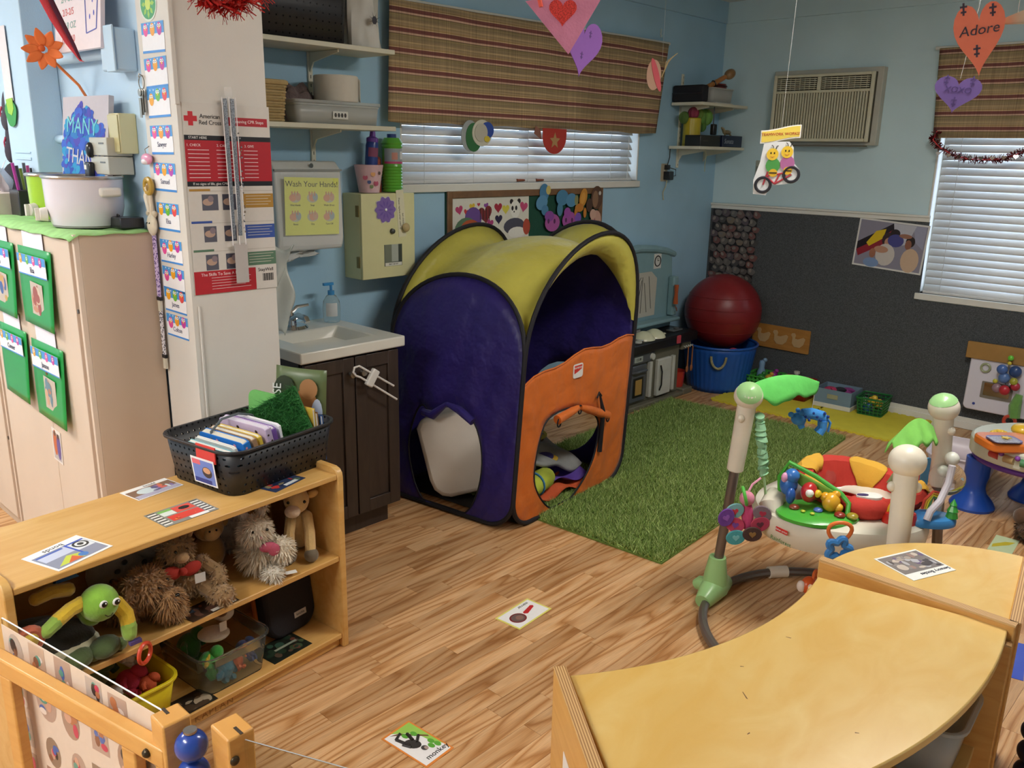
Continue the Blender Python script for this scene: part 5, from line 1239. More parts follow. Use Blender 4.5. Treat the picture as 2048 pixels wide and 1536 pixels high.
folder(3.52, 1.12, .30, .27, 'green folder cut by the picture edge, upper left door', 'Kevin', True, True, ['#d09a7a', '#3a5a9a', '#c8a04a'])
folder(3.50, .80, .29, .27, 'green folder with a name card only, lower left door', 'Conner', False, True, [])
c = onx(117, 893, KX0-.001)
o = sheet('door_snapshot', 'small snapshot of people taped low on the beige door', 'photo', WX((KX0-.001, c.y+.01, c.z), radians(-3)), .085, .125, '#e8e2dc', m=PRINT)
mb = MB().rect(-.036, -.055, .036, .05, .0013, '#b9b2b4').disc(-.012, .01, .018, .0015, '#c8623a', ry=.05).disc(.018, 0, .018, .0016, '#5a4a9a', ry=.05).disc(-.012, .045, .01, .0017, '#6a4a3a').disc(.018, .04, .01, .0018, '#3a2a2a'); mb.build('print', PRINT, o, smooth=0)
# cloth, slow cookers, tissue box on the cabinets
def clothf(u, v):
    x = KX0-.012+.255*u; y = KY0-.008+.93*v
    d = max(0, .03-u*.255)*1.2+max(0, .012-v*.93)*.9
    return (x, y, KZ+.003-d*.5+.002*sin(u*14+v*30))
tag(MB().grid(clothf, 16, 40).build('green_cloth', mat('green_table_cloth', '#9fcf86', .85, var=.14, scale=25, bump=.2), solid=.003), 'light green cloth covering the beige cabinet top', 'cloth')
PZ = KZ+.0085
def pot(name, label, x, y, rx, ry, h, colr, knob):
    t = thing(name, label, 'cooker', (x, y, PZ))
    n = 40
    def fn(u, v):
        a = 2*pi*u; q = (.9+.1*min(1, v*3)) if v < .34 else 1+.03*v
        return (rx*q*cos(a), ry*q*sin(a), .006+h*v)
    MB().grid(fn, n, 8, wu=True).build('shell', mat(name+'_enamel', colr, .25, var=.02, coat=.3), t)
    MB().prism([(rx*.88*cos(2*pi*k/n), ry*.88*sin(2*pi*k/n)) for k in range(n)], 0, .008).build('foot', mat('pot_foot', '#9a9690', .5), t)
    MB().tube([(rx*1.03*cos(2*pi*k/n), ry*1.03*sin(2*pi*k/n), h+.008) for k in range(n)], .006, n=8, closed=True).build('rim', mat('steel_rim', '#b4b0ac', .25, metal=.8), t)
    MB().prism([(rx*.98*cos(2*pi*k/n), ry*.98*sin(2*pi*k/n)) for k in range(n)], h-.02, h-.012).build('inner_pot', mat('stoneware', '#8a8480', .4), t)
    W_ = mat('pot_white', '#e6e0d8', .4)
    for a in knob:
        M = Matrix.Translation((rx*cos(a), ry*sin(a), h*.26)) @ Matrix.Rotation(a, 4, 'Z')
        MB().mat(M).cyl((-.002, 0, 0), (.022, 0, 0), .024, .02).box((.028, 0, 0), (.014, .01, .04)).build('control_knob', W_, t, bevel=.002)
    return t
t = pot('white_slow_cooker', 'white oval slow cooker on the green cloth', 1.14, 3.05, .116, .135, .152, '#e2dae2', (2.9,))
MB().mat(Matrix.Translation((.03, -.135, .115))).box((0, -.004, 0), (.07, .022, .03)).build('handle', mat('pot_white', '#e6e0d8', .4), t, bevel=.008)
MB('#c03a34').mat(Matrix.Translation((-.104, -.02, .095))).ell((0, 0, 0), (.005, .01, .007)).build('indicator', PLASTIC, t)
pot('green_slow_cooker', 'lime green slow cooker behind the white one', 1.15, 3.34, .085, .085, .150, '#a4cf2a', (3.4,))
t = thing('tissue_box', 'printed tissue box on the cabinet at the left edge', 'box', (1.12, 3.82, KZ+.0005))
MB('#d8c8c0').bb((-.06, -.11, 0), (.06, .11, .085)).build('carton', PAPER, t, bevel=.002)
MB('#8a3a34').bb((-.062, -.02, .005), (-.0602, .01, .08)).bb((-.062, -.08, .03), (-.0602, -.05, .07)).build('motif', PAPER, t, smooth=0)
def tiss(u, v): return (-.03+.07*u+.012*sin(v*6), -.04+.09*u*(1-.3*v)+.02*sin(v*5+u*4), .083+.11*v+.02*sin(u*7))
MB('#dedae0').grid(tiss, 10, 10).build('tissue', PAPER, t, solid=.001)
t = thing('toy_caddy', 'dark box of bright pens behind the tissue box', 'box', (1.16, 3.66, KZ+.0005))
MB('#2e2a30').bb((-.05, -.05, 0), (.05, .05, .1)).build('caddy', PLASTIC, t, bevel=.004)
for k in range(7): MB(('#b83aa0', '#3a3a44', '#8a9a3a', '#5a5a66', '#c84a8a', '#2a2a30', '#7a8a9a')[k]).cyl((-.035+.012*k, -.02+.007*k, .09), (-.05+.016*k, -.03+.01*k, .2-.01*(k % 3)), .006, n=8).build('pen', PLASTIC, t)
t = thing('cable_box', 'black adapter box with cables behind the white slow cooker', 'adapter', (1.2, 2.89, PZ))
MB('#26242a').bb((-.03, -.035, 0), (.05, .05, .035)).build('case', PLASTIC, t, bevel=.004)
for k in range(3): MB('#2a282c').tube([(.0, .04, .02+.008*k), (-.02, .07, .045+.006*k), (-.01, .09, .03), (.03, .1, .006)], .0035, n=6).build('cable', PLASTIC, t)
# ------------------------------------------------------------------ wall clutter above the cabinet
duct = struct(MB().bb((1.19, 3.60, 1.47), (1.2995, 3.89, ZC-.001)).build('trim_6', LBLUE, bevel=.004, label='pale blue boxed wall duct'))
MB().bb((1.186, 3.66, 1.535), (1.19, 3.83, 1.545)).bb((1.186, 3.66, 1.56), (1.19, 3.83, 1.566)).build('duct_grille', LBLUE, duct, bevel=.001)
o = tag(MB().cyl((1.275, 3.60, 1.897), (1.275, 3.07, 1.892), .018, n=16).build('wall_pipe', LBLUE), 'pale blue painted pipe along the wall, the upper one', 'pipe', 'painted pipes')
o = tag(MB().cyl((1.275, 3.60, 1.615), (1.275, 3.10, 1.61), .016, n=16).build('wall_pipe', LBLUE), 'pale blue painted pipe behind the blue canvas, the lower one', 'pipe', 'painted pipes')
t = thing('junction_box', 'pale blue painted electrical box at the end of the upper pipe', 'box', (1.30, 2.97, 1.90))
MB().bb((-.07, -.06, -.07), (0, .055, .06)).build('box_body', LBLUE, t, bevel=.006); MB().bb((-.078, -.066, -.075), (-.071, .0, .066)).build('cover', LBLUE, t, bevel=.003)
t = thing('beige_box', 'cream switch box on the wall beside the canvas', 'box', (1.30, 3.02, 1.635))
MB('#d6cc9c').bb((-.06, -.06, -.065), (0, .05, .065)).build('case', PLASTIC, t, bevel=.004); MB('#c9be8a').bb((-.064, -.058, -.06), (-.0605, .02, .06)).build('cover', PLASTIC, t, bevel=.002)
t = thing('phone_jack_box', 'grey two part switch boxes with black plugs by the canvas', 'box', (1.295, 3.085, 1.56))
for z in (.0, .062): MB('#c2bcac').bb((-.085, -.085, z-.06), (0, .06, z)).build('case', PLASTIC, t, bevel=.003); MB('#5a564e').bb((-.0862, -.06, z-.022), (-.0851, -.02, z-.017)).build('slot', PLASTIC, t)
MB('#1e1c20').ell((-.09, .045, .02), (.014, .018, .026)).build('plug', PLASTIC, t); MB('#1e1c20').bb((-.105, .03, -.09), (-.085, .075, -.02)).build('plug', PLASTIC, t, bevel=.006); MB('#eeeae2').bb((-.1065, .05, -.045), (-.1052, .07, -.03)).build('sticker', PAPER, t)
# canvas MANY THANKS
w, h = .33, .275
M = frame3((1.236, 3.20, 1.62), (.08, -1, .0), (.12, 0, 1))
o = sheet('painted_canvas', 'blue painted canvas reading MANY THANKS leaning on the wall', 'canvas', M, w, h, '#c2bcc4', t=.018)
mb = MB().flat([(-.47*w, -.48*h), (.44*w, -.48*h), (.42*w, -.1*h), (.2*w, .2*h), (-.05*w, .36*h), (-.3*w, .15*h), (-.46*w, -.1*h)], .0182, '#2f58bc'); rc = random.Random(12)
for k in range(200):
    x = rc.uniform(-.47, .40)*w; top = .42-abs(x/w+.05)*.75; y = rc.uniform(-.47, max(-.3, top))*h
    mb.disc(x, y, rc.uniform(.012, .03), .0184+k*6e-6, rc.choice(['#2b4fb0', '#3a62c8', '#2a7ac0', '#2f56bc', '#4a48b0', '#2a96c8']), ry=rc.uniform(.008, .018), n=10, rot=rc.uniform(-.6, 1.2))
mb.build('brush_strokes', PAPER, o, smooth=0)
text('MANY', .078, T(-.02, .035, .02, -.06), o, '#6fc6d2', space=1.05); text('THANKS', .074, T(.005, -.075, .02, -.1), o, '#c9c4cc', space=.95)
# whiteboard
w, h = .36, .36
o = sheet('daily_sign', 'white ratio sign with red and green writing on the pipe', 'sign', frame3((1.245, 3.17, 2.08), (.03, -1, .0), (.10, 0, 1)), w, h, '#efdfe2', t=.014, m=PRINT)
for k, (s_, c) in enumerate((('ADULT-CHILD', '#d86a6a'), ('2/4-CUP', '#8ab0a8'), ('2/3-2/5', '#d86a6a'), ('4/7-8 OZ', '#8ab0a8'), ('1/2-8/10', '#d86a6a'))): text(s_, .032, T(-.07, .035-k*.044, .0145, .03), o, c)
mb = MB()
for a, b_ in (((.06, .15), (.055, .03)), ((.055, .03), (.17, .05)), ((.17, .05), (.165, .16)), ((.06, .02), (.075, -.13)), ((.075, -.13), (.15, -.12)), ((.15, -.12), (.165, .03))): mb.tube([(a[0], a[1], .0143), (b_[0], b_[1], .0143)], .0022, n=5, col='#6f7ac8')
for x, y, c in ((.08, .12, '#d84a7a'), (.1, .08, '#d84a7a'), (.13, .13, '#d84a7a'), (.15, .09, '#d84a7a'), (.09, -.01, '#4a5ac8'), (.12, -.03, '#4a5ac8'), (.14, .01, '#4a5ac8'), (.1, -.08, '#4a5ac8'), (.13, -.07, '#4a5ac8')): mb.disc(x, y, .004, .0146, c, ry=.009, n=8)
mb.build('cup_drawing', PAPER, o, smooth=0, kind='stuff')
# orange paper flower on a straw
c = onx(92, 100, 1.17)
t = thing('paper_flower', 'orange paper flower on a long straw in front of the duct', 'flower', Matrix.Translation((1.165, c.y, c.z)) @ Matrix.Rotation(radians(58), 4, 'Z'))
mb = MB('#ee7a3a')
for k in range(9):
    a = 2*pi*k/9
    def pet(u, v, a=a): r = .012+.055*u; q = (v-.5)*.034*sin(pi*(.15+.8*u)); return (-.006-.018*u*u+.01*sin(k*2.1)*u, r*cos(a)-q*sin(a), r*sin(a)+q*cos(a))
    mb.grid(pet, 5, 4)
mb.build('petals', PAPER, t, solid=.001, kind='stuff')
MB('#d86024').ell((-.008, .006, .004), (.008, .011, .011)).build('centre', PAPER, t)
MB('#ef8340').tube([(.005, 0, -.01), (.035, -.09, -.11), (.05, -.135, -.2)], .005, n=8).build('straw', PLASTIC, t)
# red ribbon streamer in front, at upper left
p0, p1, p2, p3 = onx(80, -20, .9), onx(110, 40, .9), onx(140, 90, .9), onx(162, 122, .9)
t = thing('ribbon_streamer', 'dark red folded ribbon streamer hanging at the upper left', 'ribbon', (0, 0, 0))
MB('#dc4650').tube([p0, p1, p2, p3, onx(167, 123, .9)], [.016, .013, .009, .004, .002], n=8, flat=.25).build('ribbon', CLOTH, t)
MB('#5a2038').tube([p0+Vector((.01, -.012, 0)), p1+Vector((.01, -.012, 0)), p2+Vector((.006, -.008, 0)), p3], [.008, .007, .005, .003], n=8, flat=.25).build('ribbon_back', CLOTH, t)
# paper frog on a strip, far left
c = onx(22, 215, 1.185)
t = thing('frog_cutout', 'green frog cutout on a white paper strip at the left edge', 'cutout', WX((1.185, c.y, c.z)) @ Matrix.Diagonal((1.7, 1, 1, 1)))
MB('#e2dcdf').box((-.0, .16, .001), (.05, .27, .0015)).build('strip', PAPER, t)
MB('#3f9a52').prism([(.036*cos(2*pi*k/24)*(1+.12*sin(3*2*pi*k/24)), -.022+.05*sin(2*pi*k/24)) for k in range(24)], .002, .0035).build('body', PAPER, t)
MB('#9ccb4e').prism([(-.02, .03), (.022, .035), (.024, -.005), (.008, -.03), (-.014, -.02)], .0036, .005).build('hand', PAPER, t)
for i, (y, z, c, r) in enumerate(((4.02, 1.60, '#3a3440', (.03, .06, .11)), (4.06, 1.43, '#2c2a33', (.05, .09, .09)), (4.02, 1.72, '#4a4650', (.03, .05, .1)))):
    t = thing('backpack', 'dark backpack hanging left of the duct, %s' % ('middle', 'lowest', 'upper')[i], 'bag', (1.25, y, z), 'dark bags hanging at the left edge')
    MB(c).ell((0, 0, 0), r, 16, 12).build('body', CLOTH, t); MB(c).ell((-r[0]*.8, 0, -r[2]*.35), (r[0]*.5, r[1]*.7, r[2]*.4), 12, 8).build('pocket', CLOTH, t)
    MB('#c84a6a').tube([(-r[0], .01, .02), (-r[0]-.004, .02, .0), (-r[0], .03, -.02)], .004, n=6).build('zip_pull', PLASTIC, t)
# ================================================================== pop-up play tent
ZS = .73
def lean(z): return Vector((.10*(z-.75)+.38*max(0, z-.75)**2, .015*(z-.75), 0))
CF, CR, CL, CB = Vector((2.565, 2.33, 0)), Vector((3.45, 2.40, 0)), Vector((2.47, 3.09, 0)), Vector((3.36, 3.15, 0))
def fpos(P, Q, s, z): return P.lerp(Q, s)+lean(z)+Vector((0, 0, z))
def arch(P, Q, H, t):   # t 0..1 from P to Q over the top
    a = pi*(1-t); return fpos(P, Q, .5+.5*cos(a), ZS+(H-ZS)*sin(a)**.85)
def hoop(P, Q, H, rb=.13):
    w = (Q-P).length; r = rb/w; out = []
    out += [(r+(1-2*r)*k/8, .012) for k in range(9)]
    out += [(1-r+r*sin(a), .012+rb*(1-cos(a))) for a in [pi/2*k/8 for k in range(1, 9)]]
    out += [(1, .012+rb+(ZS-.012-rb)*k/6) for k in range(1, 6)]
    top = [(.5+.5*cos(pi*k/28), ZS+(H-ZS)*sin(pi*k/28)**.85) for k in range(29)]
    out += top
    out += [(0, ZS-(ZS-.012-rb)*k/6) for k in range(1, 6)]
    out += [(r-r*sin(a), .012+rb*(1-cos(a))) for a in [pi/2*(8-k)/8 for k in range(0, 8)]]
    return out
HP, HF, HB, HR = 1.075, 1.255, 1.245, 1.26
tent = thing('play_tent', 'pop-up play tent with purple side, orange front and yellow roof', 'tent', (0, 0, 0))
def nylon(name, col, tr=.25):
    m = mat(name, col, .42, var=.10, scale=6, bump=.9, bscale=9, sheen=.1)
    nt = m.node_tree; b = nt.nodes['Principled BSDF']; out = nt.nodes['Material Output']
    t = nt.nodes.new('ShaderNodeBsdfTranslucent'); t.inputs[0].default_value = lin(col); x = nt.nodes.new('ShaderNodeMixShader'); x.inputs[0].default_value = tr
    link(nt, b.outputs[0], x.inputs[1]); link(nt, t.outputs[0], x.inputs[2]); link(nt, x.outputs[0], out.inputs[0])
    for n in nt.nodes:
        if n.type == 'BUMP': n.inputs['Distance'].default_value = .02
    return m
PUR, ORA, YELN = nylon('purple_nylon', '#2e2270', .1), nylon('orange_nylon', '#e0762c', .2), nylon('yellow_nylon', '#d0c75a', .3)
BLK = mat('black_binding', '#17151a', .7)
def onface(P, Q, px, py):
    a, b, c = fpos(P, Q, 0, 0), fpos(P, Q, 1, 0), fpos(P, Q, 0, 1); n = (b-a).cross(c-a); d = Vector(_ray(px, py)); o = Vector(CAM)
    return o+d*((a-o).dot(n)/d.dot(n))
def panel(name, P, Q, outer, hole, m, wr=.004):
    """fabric panel between its outline and its door hole, given as (s, z) pairs"""
    w = (Q-P).length; A = [Vector((s*w, z)) for s, z in outer]; H = [Vector((s*w, z)) for s, z in hole]
    c = sum(H, Vector((0, 0)))/len(H)
    def cast(poly, a):
        d = Vector((cos(a), sin(a))); best = None
        for i in range(len(poly)):
            p, q = poly[i]-c, poly[(i+1) % len(poly)]-c; e = q-p; k = d.x*e.y-d.y*e.x
            if abs(k) < 1e-9: continue
            t = (p.x*e.y-p.y*e.x)/k; u = (p.x*d.y-p.y*d.x)/k
            if t > 0 and -1e-6 <= u <= 1+1e-6 and (best is None or t > best): best = t
        return best or .01
    N = 120; rr = []
    for i in range(N):
        a = 2*pi*i/N; ro = cast(A, a); rr.append((min(cast(H, a), ro-.012), ro))
    nrm = (Q-P).cross(Vector((0, 0, 1))).normalized()
    def fn(u, v):
        i = int(round(u*N)) % N; a = 2*pi*i/N; r = rr[i][0]+(rr[i][1]-rr[i][0])*v
        p = c+Vector((cos(a), sin(a)))*r
        d = wr*sin(pi*v)*(sin(p.x*37+p.y*11)+.7*sin(p.y*29-p.x*17)+.5*sin(p.x*71+p.y*43))
        return tuple(fpos(P, Q, p.x/w, p.y)+nrm*d)
    MB().grid(fn, N, 8, wu=True).build(name, m, tent, smooth=60, solid=.0015)
    return [Vector(fn(i/N, 0)) for i in range(N)]
def tosz(P, Q, p):
    q = p-lean(p.z); d = Q-P; return ((q-P).dot(d)/d.dot(d), p.z)
def smoothpoly(pts, n=3):
    for _ in range(n): pts = [q for i in range(len(pts)) for q in (pts[i].lerp(pts[(i+1) % len(pts)], .25), pts[i].lerp(pts[(i+1) % len(pts)], .75))]
    return pts
ph = smoothpoly([onface(CF, CL, *p) for p in ((902, 806), (950, 832), (968, 900), (962, 970), (938, 1028), (895, 1030), (838, 1000), (816, 900), (826, 845), (846, 800), (862, 826))], 2)
ph = panel('purple_panel', CF, CL, hoop(CF, CL, HP), [tosz(CF, CL, p) for p in ph], PUR)
oh = smoothpoly([onface(CF, CR, *p) for p in ((1152, 810), (1190, 826), (1199, 850), (1190, 910), (1165, 965), (1125, 1016), (1098, 1020), (1072, 985), (1066, 950), (1078, 880), (1095, 832))], 2)
hf = hoop(CF, CR, HF)
low = [q for q in hf if q[1] < .60]
edge = [(1-k/12, .735-.09*(k/12)**3+.012*sin(k*1.3)) for k in range(13)]
i0 = next(i for i, q in enumerate(hf) if q[1] >= .60)
bot = hf[:i0]; rest = [q for q in hf[i0:] if q[1] < .60]
oh = panel('orange_panel', CF, CR, bot+edge+rest, [tosz(CF, CR, p) for p in oh], ORA)
def ell_hole(s0, z0, a, b): return [(s0+a*cos(2*pi*k/24), z0+b*sin(2*pi*k/24)) for k in range(24)]
panel('right_panel', CR, CB, hoop(CR, CB, HR), ell_hole(.5, .30, .30, .24), PUR)
panel('back_panel', CL, CB, hoop(CL, CB, HB), ell_hole(.45, .62, .36, .17), PUR)
def roof(u, v):
    c0, c1 = arch(CF, CR, HF, u), arch(CL, CB, HB, u); d0, d1 = arch(CF, CL, HP, v), arch(CR, CB, HR, v)
    a = 1/(v*(1-v)+.004); b = 1/(u*(1-u)+.004); k = a/(a+b)
    p = ((1-v)*c0+v*c1)*k+((1-u)*d0+u*d1)*(1-k)
    return tuple(p)
MB().grid(roof, 28, 28).build('roof', YELN, tent, solid=.0015)
for P, Q, H in ((CF, CL, HP), (CF, CR, HF), (CR, CB, HR), (CL, CB, HB)):
    MB().tube([fpos(P, Q, s, z) for s, z in hoop(P, Q, H)], .0105, n=8, closed=True).build('hoop', BLK, tent)
MB().tube(ph, .004, n=6, closed=True).build('door_binding', BLK, tent); MB().tube(oh, .0045, n=6, closed=True).build('door_binding', BLK, tent)
MB().tube([fpos(CF, CR, s, z)+Vector((0, -.002, 0)) for s, z in edge], .004, n=6).build('panel_binding', ORA, tent)
MB().add([fpos(CF, CR, .1, .008), fpos(CF, CR, .9, .008), fpos(CL, CB, .9, .008), fpos(CL, CB, .1, .008)], [(0, 1, 2, 3)]).build('ground_sheet', mat('dark_sheet', '#2c2a28', .8), tent, solid=.002)
off = Vector((0, -.02, 0))
a, b_, c_ = onface(CF, CR, 1152, 812)+off, onface(CF, CR, 1108, 838)+off, onface(CF, CR, 1208, 828)+off
for q in (b_, c_): MB().tube([a.lerp(q, .04), a.lerp(q, .3), a.lerp(q, .7), q], [.012, .019, .021, .022], n=12).build('rolled_flap', ORA, tent)
for q in (a, b_.lerp(c_, .02), c_): MB().torus(q+Vector((0, -.005, -.012)), .02, .0035, 16, 6, axis='y', rot=(0, 0, .3)).build('tie_loop', BLK, tent)
MB().tube([onface(CF, CR, 1193, 786)+off, onface(CF, CR, 1197, 820)+off*1.4, onface(CF, CR, 1199, 862)+off*.6, onface(CF, CR, 1196, 902)+off*.4], [.004, .011, .011, .013], n=8).build('strap', BLK, tent)
MB().tube([onface(CF, CR, 1196, 790)+off, onface(CF, CR, 1192, 783)+off, onface(CF, CR, 1188, 794)+off], .005, n=6).build('strap_tab', BLK, tent)
off2 = Vector((-.02, 0, 0))
pr = [onface(CF, CL, *p)+off2 for p in ((852, 822), (872, 828), (900, 806), (925, 818), (952, 842))]
MB().tube(pr[:3], [.016, .022, .01], n=10).build('rolled_flap', PUR, tent); MB().tube(pr[2:], [.01, .02, .018], n=10).build('rolled_flap', PUR, tent)
# brand patch on the orange panel
pc = onface(CF, CR, 1155, 741); M = frame3(pc+Vector((0, -.003, 0)), CR-CF, (.1, 0, 1))
o = MB('#e2e0da').mat(M).prism(rrect(.078, .066, .012), 0, .0015).build('brand_patch', PRINT, tent)
MB('#c8362e').mat(M).flat([(-.031, -.012), (.0, -.004), (.031, .008), (.031, .026), (-.031, .026)], .002).build('patch_print', PRINT, o)
text('PLAYSKOOL', .0115, M @ T(0, .014, .0026), o, '#f0eeea')
# things inside the tent
t = thing('foam_wedge', 'big white foam block inside the purple tent door', 'foam', Matrix.Translation((2.77, 2.72, .05)) @ Matrix.Rotation(radians(-52), 4, 'Z') @ Matrix.Rotation(radians(-10), 4, 'X') @ Matrix.Rotation(radians(-16), 4, 'Y'))
pf = [(-.25, .10), (-.24, .05), (-.21, .015), (-.17, 0), (.21, .0), (.24, .03), (.25, .09), (.25, .36), (.22, .39), (-.22, .39), (-.25, .35)]
MB().mat(Matrix(((1, 0, 0, 0), (0, 0, 1, -.2), (0, 1, 0, 0), (0, 0, 0, 1)))).prism(pf, 0, .36).build('block', mat('white_vinyl', '#cfc8bc', .6, var=.03, bump=.05), t, bevel=.02)
def pm(u, v):
    x = 2.72+.44*u; y = 2.47+.30*v; return (x, y, .15+.06*v+.05*sin(u*4+1)*(1-v)+.012*sin(u*13+v*7))
t = thing('play_mat', 'crumpled grey and yellow printed play mat inside the tent', 'mat', (0, 0, 0))
MB('#8a8a88').grid(pm, 24, 12).build('mat_sheet', mat('mat_print_grey', '#8e908e', .85, var=.25, scale=7), t, solid=.02)
mb = MB()
for u, v, r, c in ((.4, .75, .09, '#c9c04a'), (.55, .6, .05, '#d8d4c4'), (.2, .35, .03, '#8a5a34'), (.35, .3, .03, '#7a4a2c'), (.62, .32, .05, '#3a3470'), (.7, .28, .038, '#e0b43a'), (.85, .8, .04, '#5a4a3a'), (.9, .9, .07, '#b8b04a')):
    x, y, z = pm(u, v); mb.mat(Matrix.Translation((x, y, z+.014)) @ Euler((.25, 0, 0)).to_matrix().to_4x4()).prism([(r*cos(2*pi*k/14), r*.7*sin(2*pi*k/14)) for k in range(14)], 0, .003, c)
mb.build('mat_motifs', CLOTH, t, smooth=0, kind='stuff')
t = thing('rolled_mat', 'rolled green and yellow play mat tied with a blue band', 'mat', (0, 0, 0))
MB('#9aa838').tube([(2.655, 2.41, .11), (2.73, 2.43, .112), (2.87, 2.46, .115), (2.9, 2.465, .115)], [.045, .052, .05, .04], n=14).build('roll', mat('mat_print_green', '#a8b43c', .85, var=.3, scale=9), t)
MB('#3a7ab0').torus((2.775, 2.441, .114), .054, .006, 20, 6, axis='x', rot=(0, 0, .2)).build('band', CLOTH, t)
def cl(u, v): return (2.63+.5*u, 2.40+.22*v, .022+.035*sin(u*7+v*3)**2+.02*sin(v*8)**2)
tag(MB('#c8562c').grid(cl, 20, 10).build('orange_cloth', mat('orange_fabric', '#c8562c', .85, var=.12), solid=.004), 'orange folded cloth at the bottom of the tent door', 'cloth')
def cl2(u, v): return (2.85+.3*u, 2.42+.2*v, .085+.025*sin(u*6+v*3))
tag(MB('#5a3f98').grid(cl2, 14, 8).build('purple_cloth', mat('purple_fabric', '#5a3f98', .6, var=.12), solid=.004), 'shiny purple folded cloth inside the tent', 'cloth')
o = tag(MB('#2a8aa4').mat(WY((0, 0, 0))).prism([(-.05, -.1), (.05, -.1), (.06, 0), (.02, .1), (-.02, .08)], 0, .02).build('teal_cushion', CLOTH, M=Matrix.Translation((2.50, 3.06, .50)) @ Matrix.Rotation(radians(-60), 4, 'Z'), bevel=.006), 'teal cushion corner seen behind the purple tent door', 'cushion')

# ================================================================== grass rug and yellow foam mat
ra = radians(3.5)
rug = thing('grass_rug', 'bright green artificial grass rug beside the tent', 'rug', WZ((2.715, 1.69, 0), ra))
RL, RD = 2.13, 1.17
MB('#6a8438').bb((0, 0, .001), (RL, RD, .008)).build('backing', CLOTH, rug)
me = grass_blades(150000, RL-.005, RD-.005, 8, .026, .0028, ['#a0b864', '#8ea854', '#7a9644', '#b4c67c', '#6a863a']); me.materials.append(GRASSM)
o = bpy.data.objects.new('pile', me); COL.objects.link(o); o.parent = rug; o['kind'] = 'stuff'; o.matrix_local = Matrix.Translation((RL/2, RD/2, .008))
def jig(x0, y0, x1, y1, p=.05, a=.014):
    out = []
    def side(ax, ay, bx, by):
        L = hypot(bx-ax, by-ay); n = int(L/p); dx, dy = (bx-ax)/n, (by-ay)/n; nx, ny = -dy/hypot(dx, dy), dx/hypot(dx, dy)
        for i in range(n):
            for q, k in ((0, 0), (.28, 0), (.2, 1), (.8, 1), (.72, 0)): out.append((ax+dx*(i+q)-nx*a*k, ay+dy*(i+q)-ny*a*k))
    side(x0, y0, x1, y0); side(x1, y0, x1, y1); side(x1, y1, x0, y1); side(x0, y1, x0, y0); return out
mt = thing('foam_mat', 'yellow interlocking foam floor mat along the right wall', 'mat', (0, 0, 0))
YF = mat('yellow_foam', '#d6c63a', .85, var=.05, bump=.25, bscale=120)
for y0, y1 in ((1.565, 2.19), (2.192, 2.815)):
    MB().prism(jig(4.995, y0+.007, 5.575, y1-.007), .0005, .012).build('mat_tile', YF, mt)
# ------------------------------------------------------------------ picture cards on the floor
o, w, h = quad_card([(992, 1236), (1057, 1196), (1101, 1219), (1037, 1262)], 0, 'picture_card', 'picture card of a red hand mirror on the floor', 'card', '#e2dc72', group='picture cards on the floor')
mb = MB().rect(-w*.46, -h*.44, w*.46, h*.44, .0012, '#efefee').disc(-w*.2, -h*.04, h*.3, .0014, '#7a2a2c', ry=h*.26, n=24).disc(-w*.2, -h*.04, h*.24, .0015, '#6a5a58', ry=h*.21, n=24).disc(-w*.17, -h*.06, h*.14, .0016, '#8a6a60', ry=h*.12)
mb.flat([(w*.0, -h*.02), (w*.02, h*.06), (w*.32, h*.16), (w*.36, h*.1), (w*.34, h*.03), (w*.06, -h*.1)], .0014, '#c22a30'); mb.build('print', PRINT, o, smooth=0); text('mirror', h*.18, T(w*.22, h*.32, .0016, pi), o)
o, w, h = quad_card([(766, 1476), (820, 1440), (905, 1498), (850, 1540)], 0, 'picture_card', 'picture card of a black monkey hanging from a branch', 'card', '#e0893c', group='picture cards on the floor')
mb = MB().rect(-w*.45, -h*.46, w*.45, h*.46, .0012, '#efeeee')
mb.flat([(-w*.2, h*.46), (w*.45, h*.46), (w*.45, -h*.3), (w*.3, -h*.1), (w*.25, h*.2)], .0013, '#9ccb5a'); mb.flat([(-w*.3, h*.44), (-w*.1, h*.34), (w*.4, -h*.02), (w*.42, .02*h), (-w*.05, h*.38)], .0014, '#7a5a3a')
mb.disc(-w*.1, h*.04, w*.17, .0016, '#3a3634', ry=h*.14, rot=.4).disc(.0, -h*.16, w*.09, .0017, '#4a4644', ry=h*.06).disc(w*.03, -h*.18, w*.05, .0018, '#b09a90', ry=h*.04)
for a_, b2 in (((-.2, .05), (-.28, .3)), ((-.28, .3), (-.05, .36)), ((.0, .1), (.08, .28)), ((.02, .02), (.24, .12)), ((-.22, .0), (-.3, .14))): mb.tube([(a_[0]*w, a_[1]*h, .0016), (b2[0]*w, b2[1]*h, .0016)], .005, n=5, col='#2e2a28')
for x, y in ((.2, .2), (.3, -.12), (.18, -.2), (.34, -.24), (-.02, .26)): mb.disc(w*x, h*y, .008, .0017, '#5fa83a', ry=.012)
mb.build('print', PRINT, o, smooth=0); text('monkey', h*.14, T(w*.12, -h*.36, .0018, pi*0+.0), o)
o, w, h = quad_card([(1968, 1104), (1998, 1070), (2034, 1082), (2028, 1106)], 0, 'picture_card', 'picture card of a banana by the right edge of the floor', 'card', '#cfe0b4', group='picture cards on the floor')
mb = MB().flat([(-w*.3, h*.4), (-w*.1, h*.42), (w*.2, 0), (w*.3, -h*.4), (w*.05, -h*.2)], .0014, '#d2c03a'); mb.build('print', PRINT, o, smooth=0)
o, w, h = quad_card([(1757, 942), (1786, 936), (1800, 955), (1772, 965)], 0, 'picture_card', 'pale blue picture card on the floor behind the bouncer', 'card', '#a8c0c8', group='picture cards on the floor')
mb = MB(); blobs(mb, -w*.4, -h*.4, w*.4, h*.4, ['#3a4a4c', '#6a8a90', '#dfe6e4'], 7, 4); mb.build('print', PRINT, o, smooth=0)
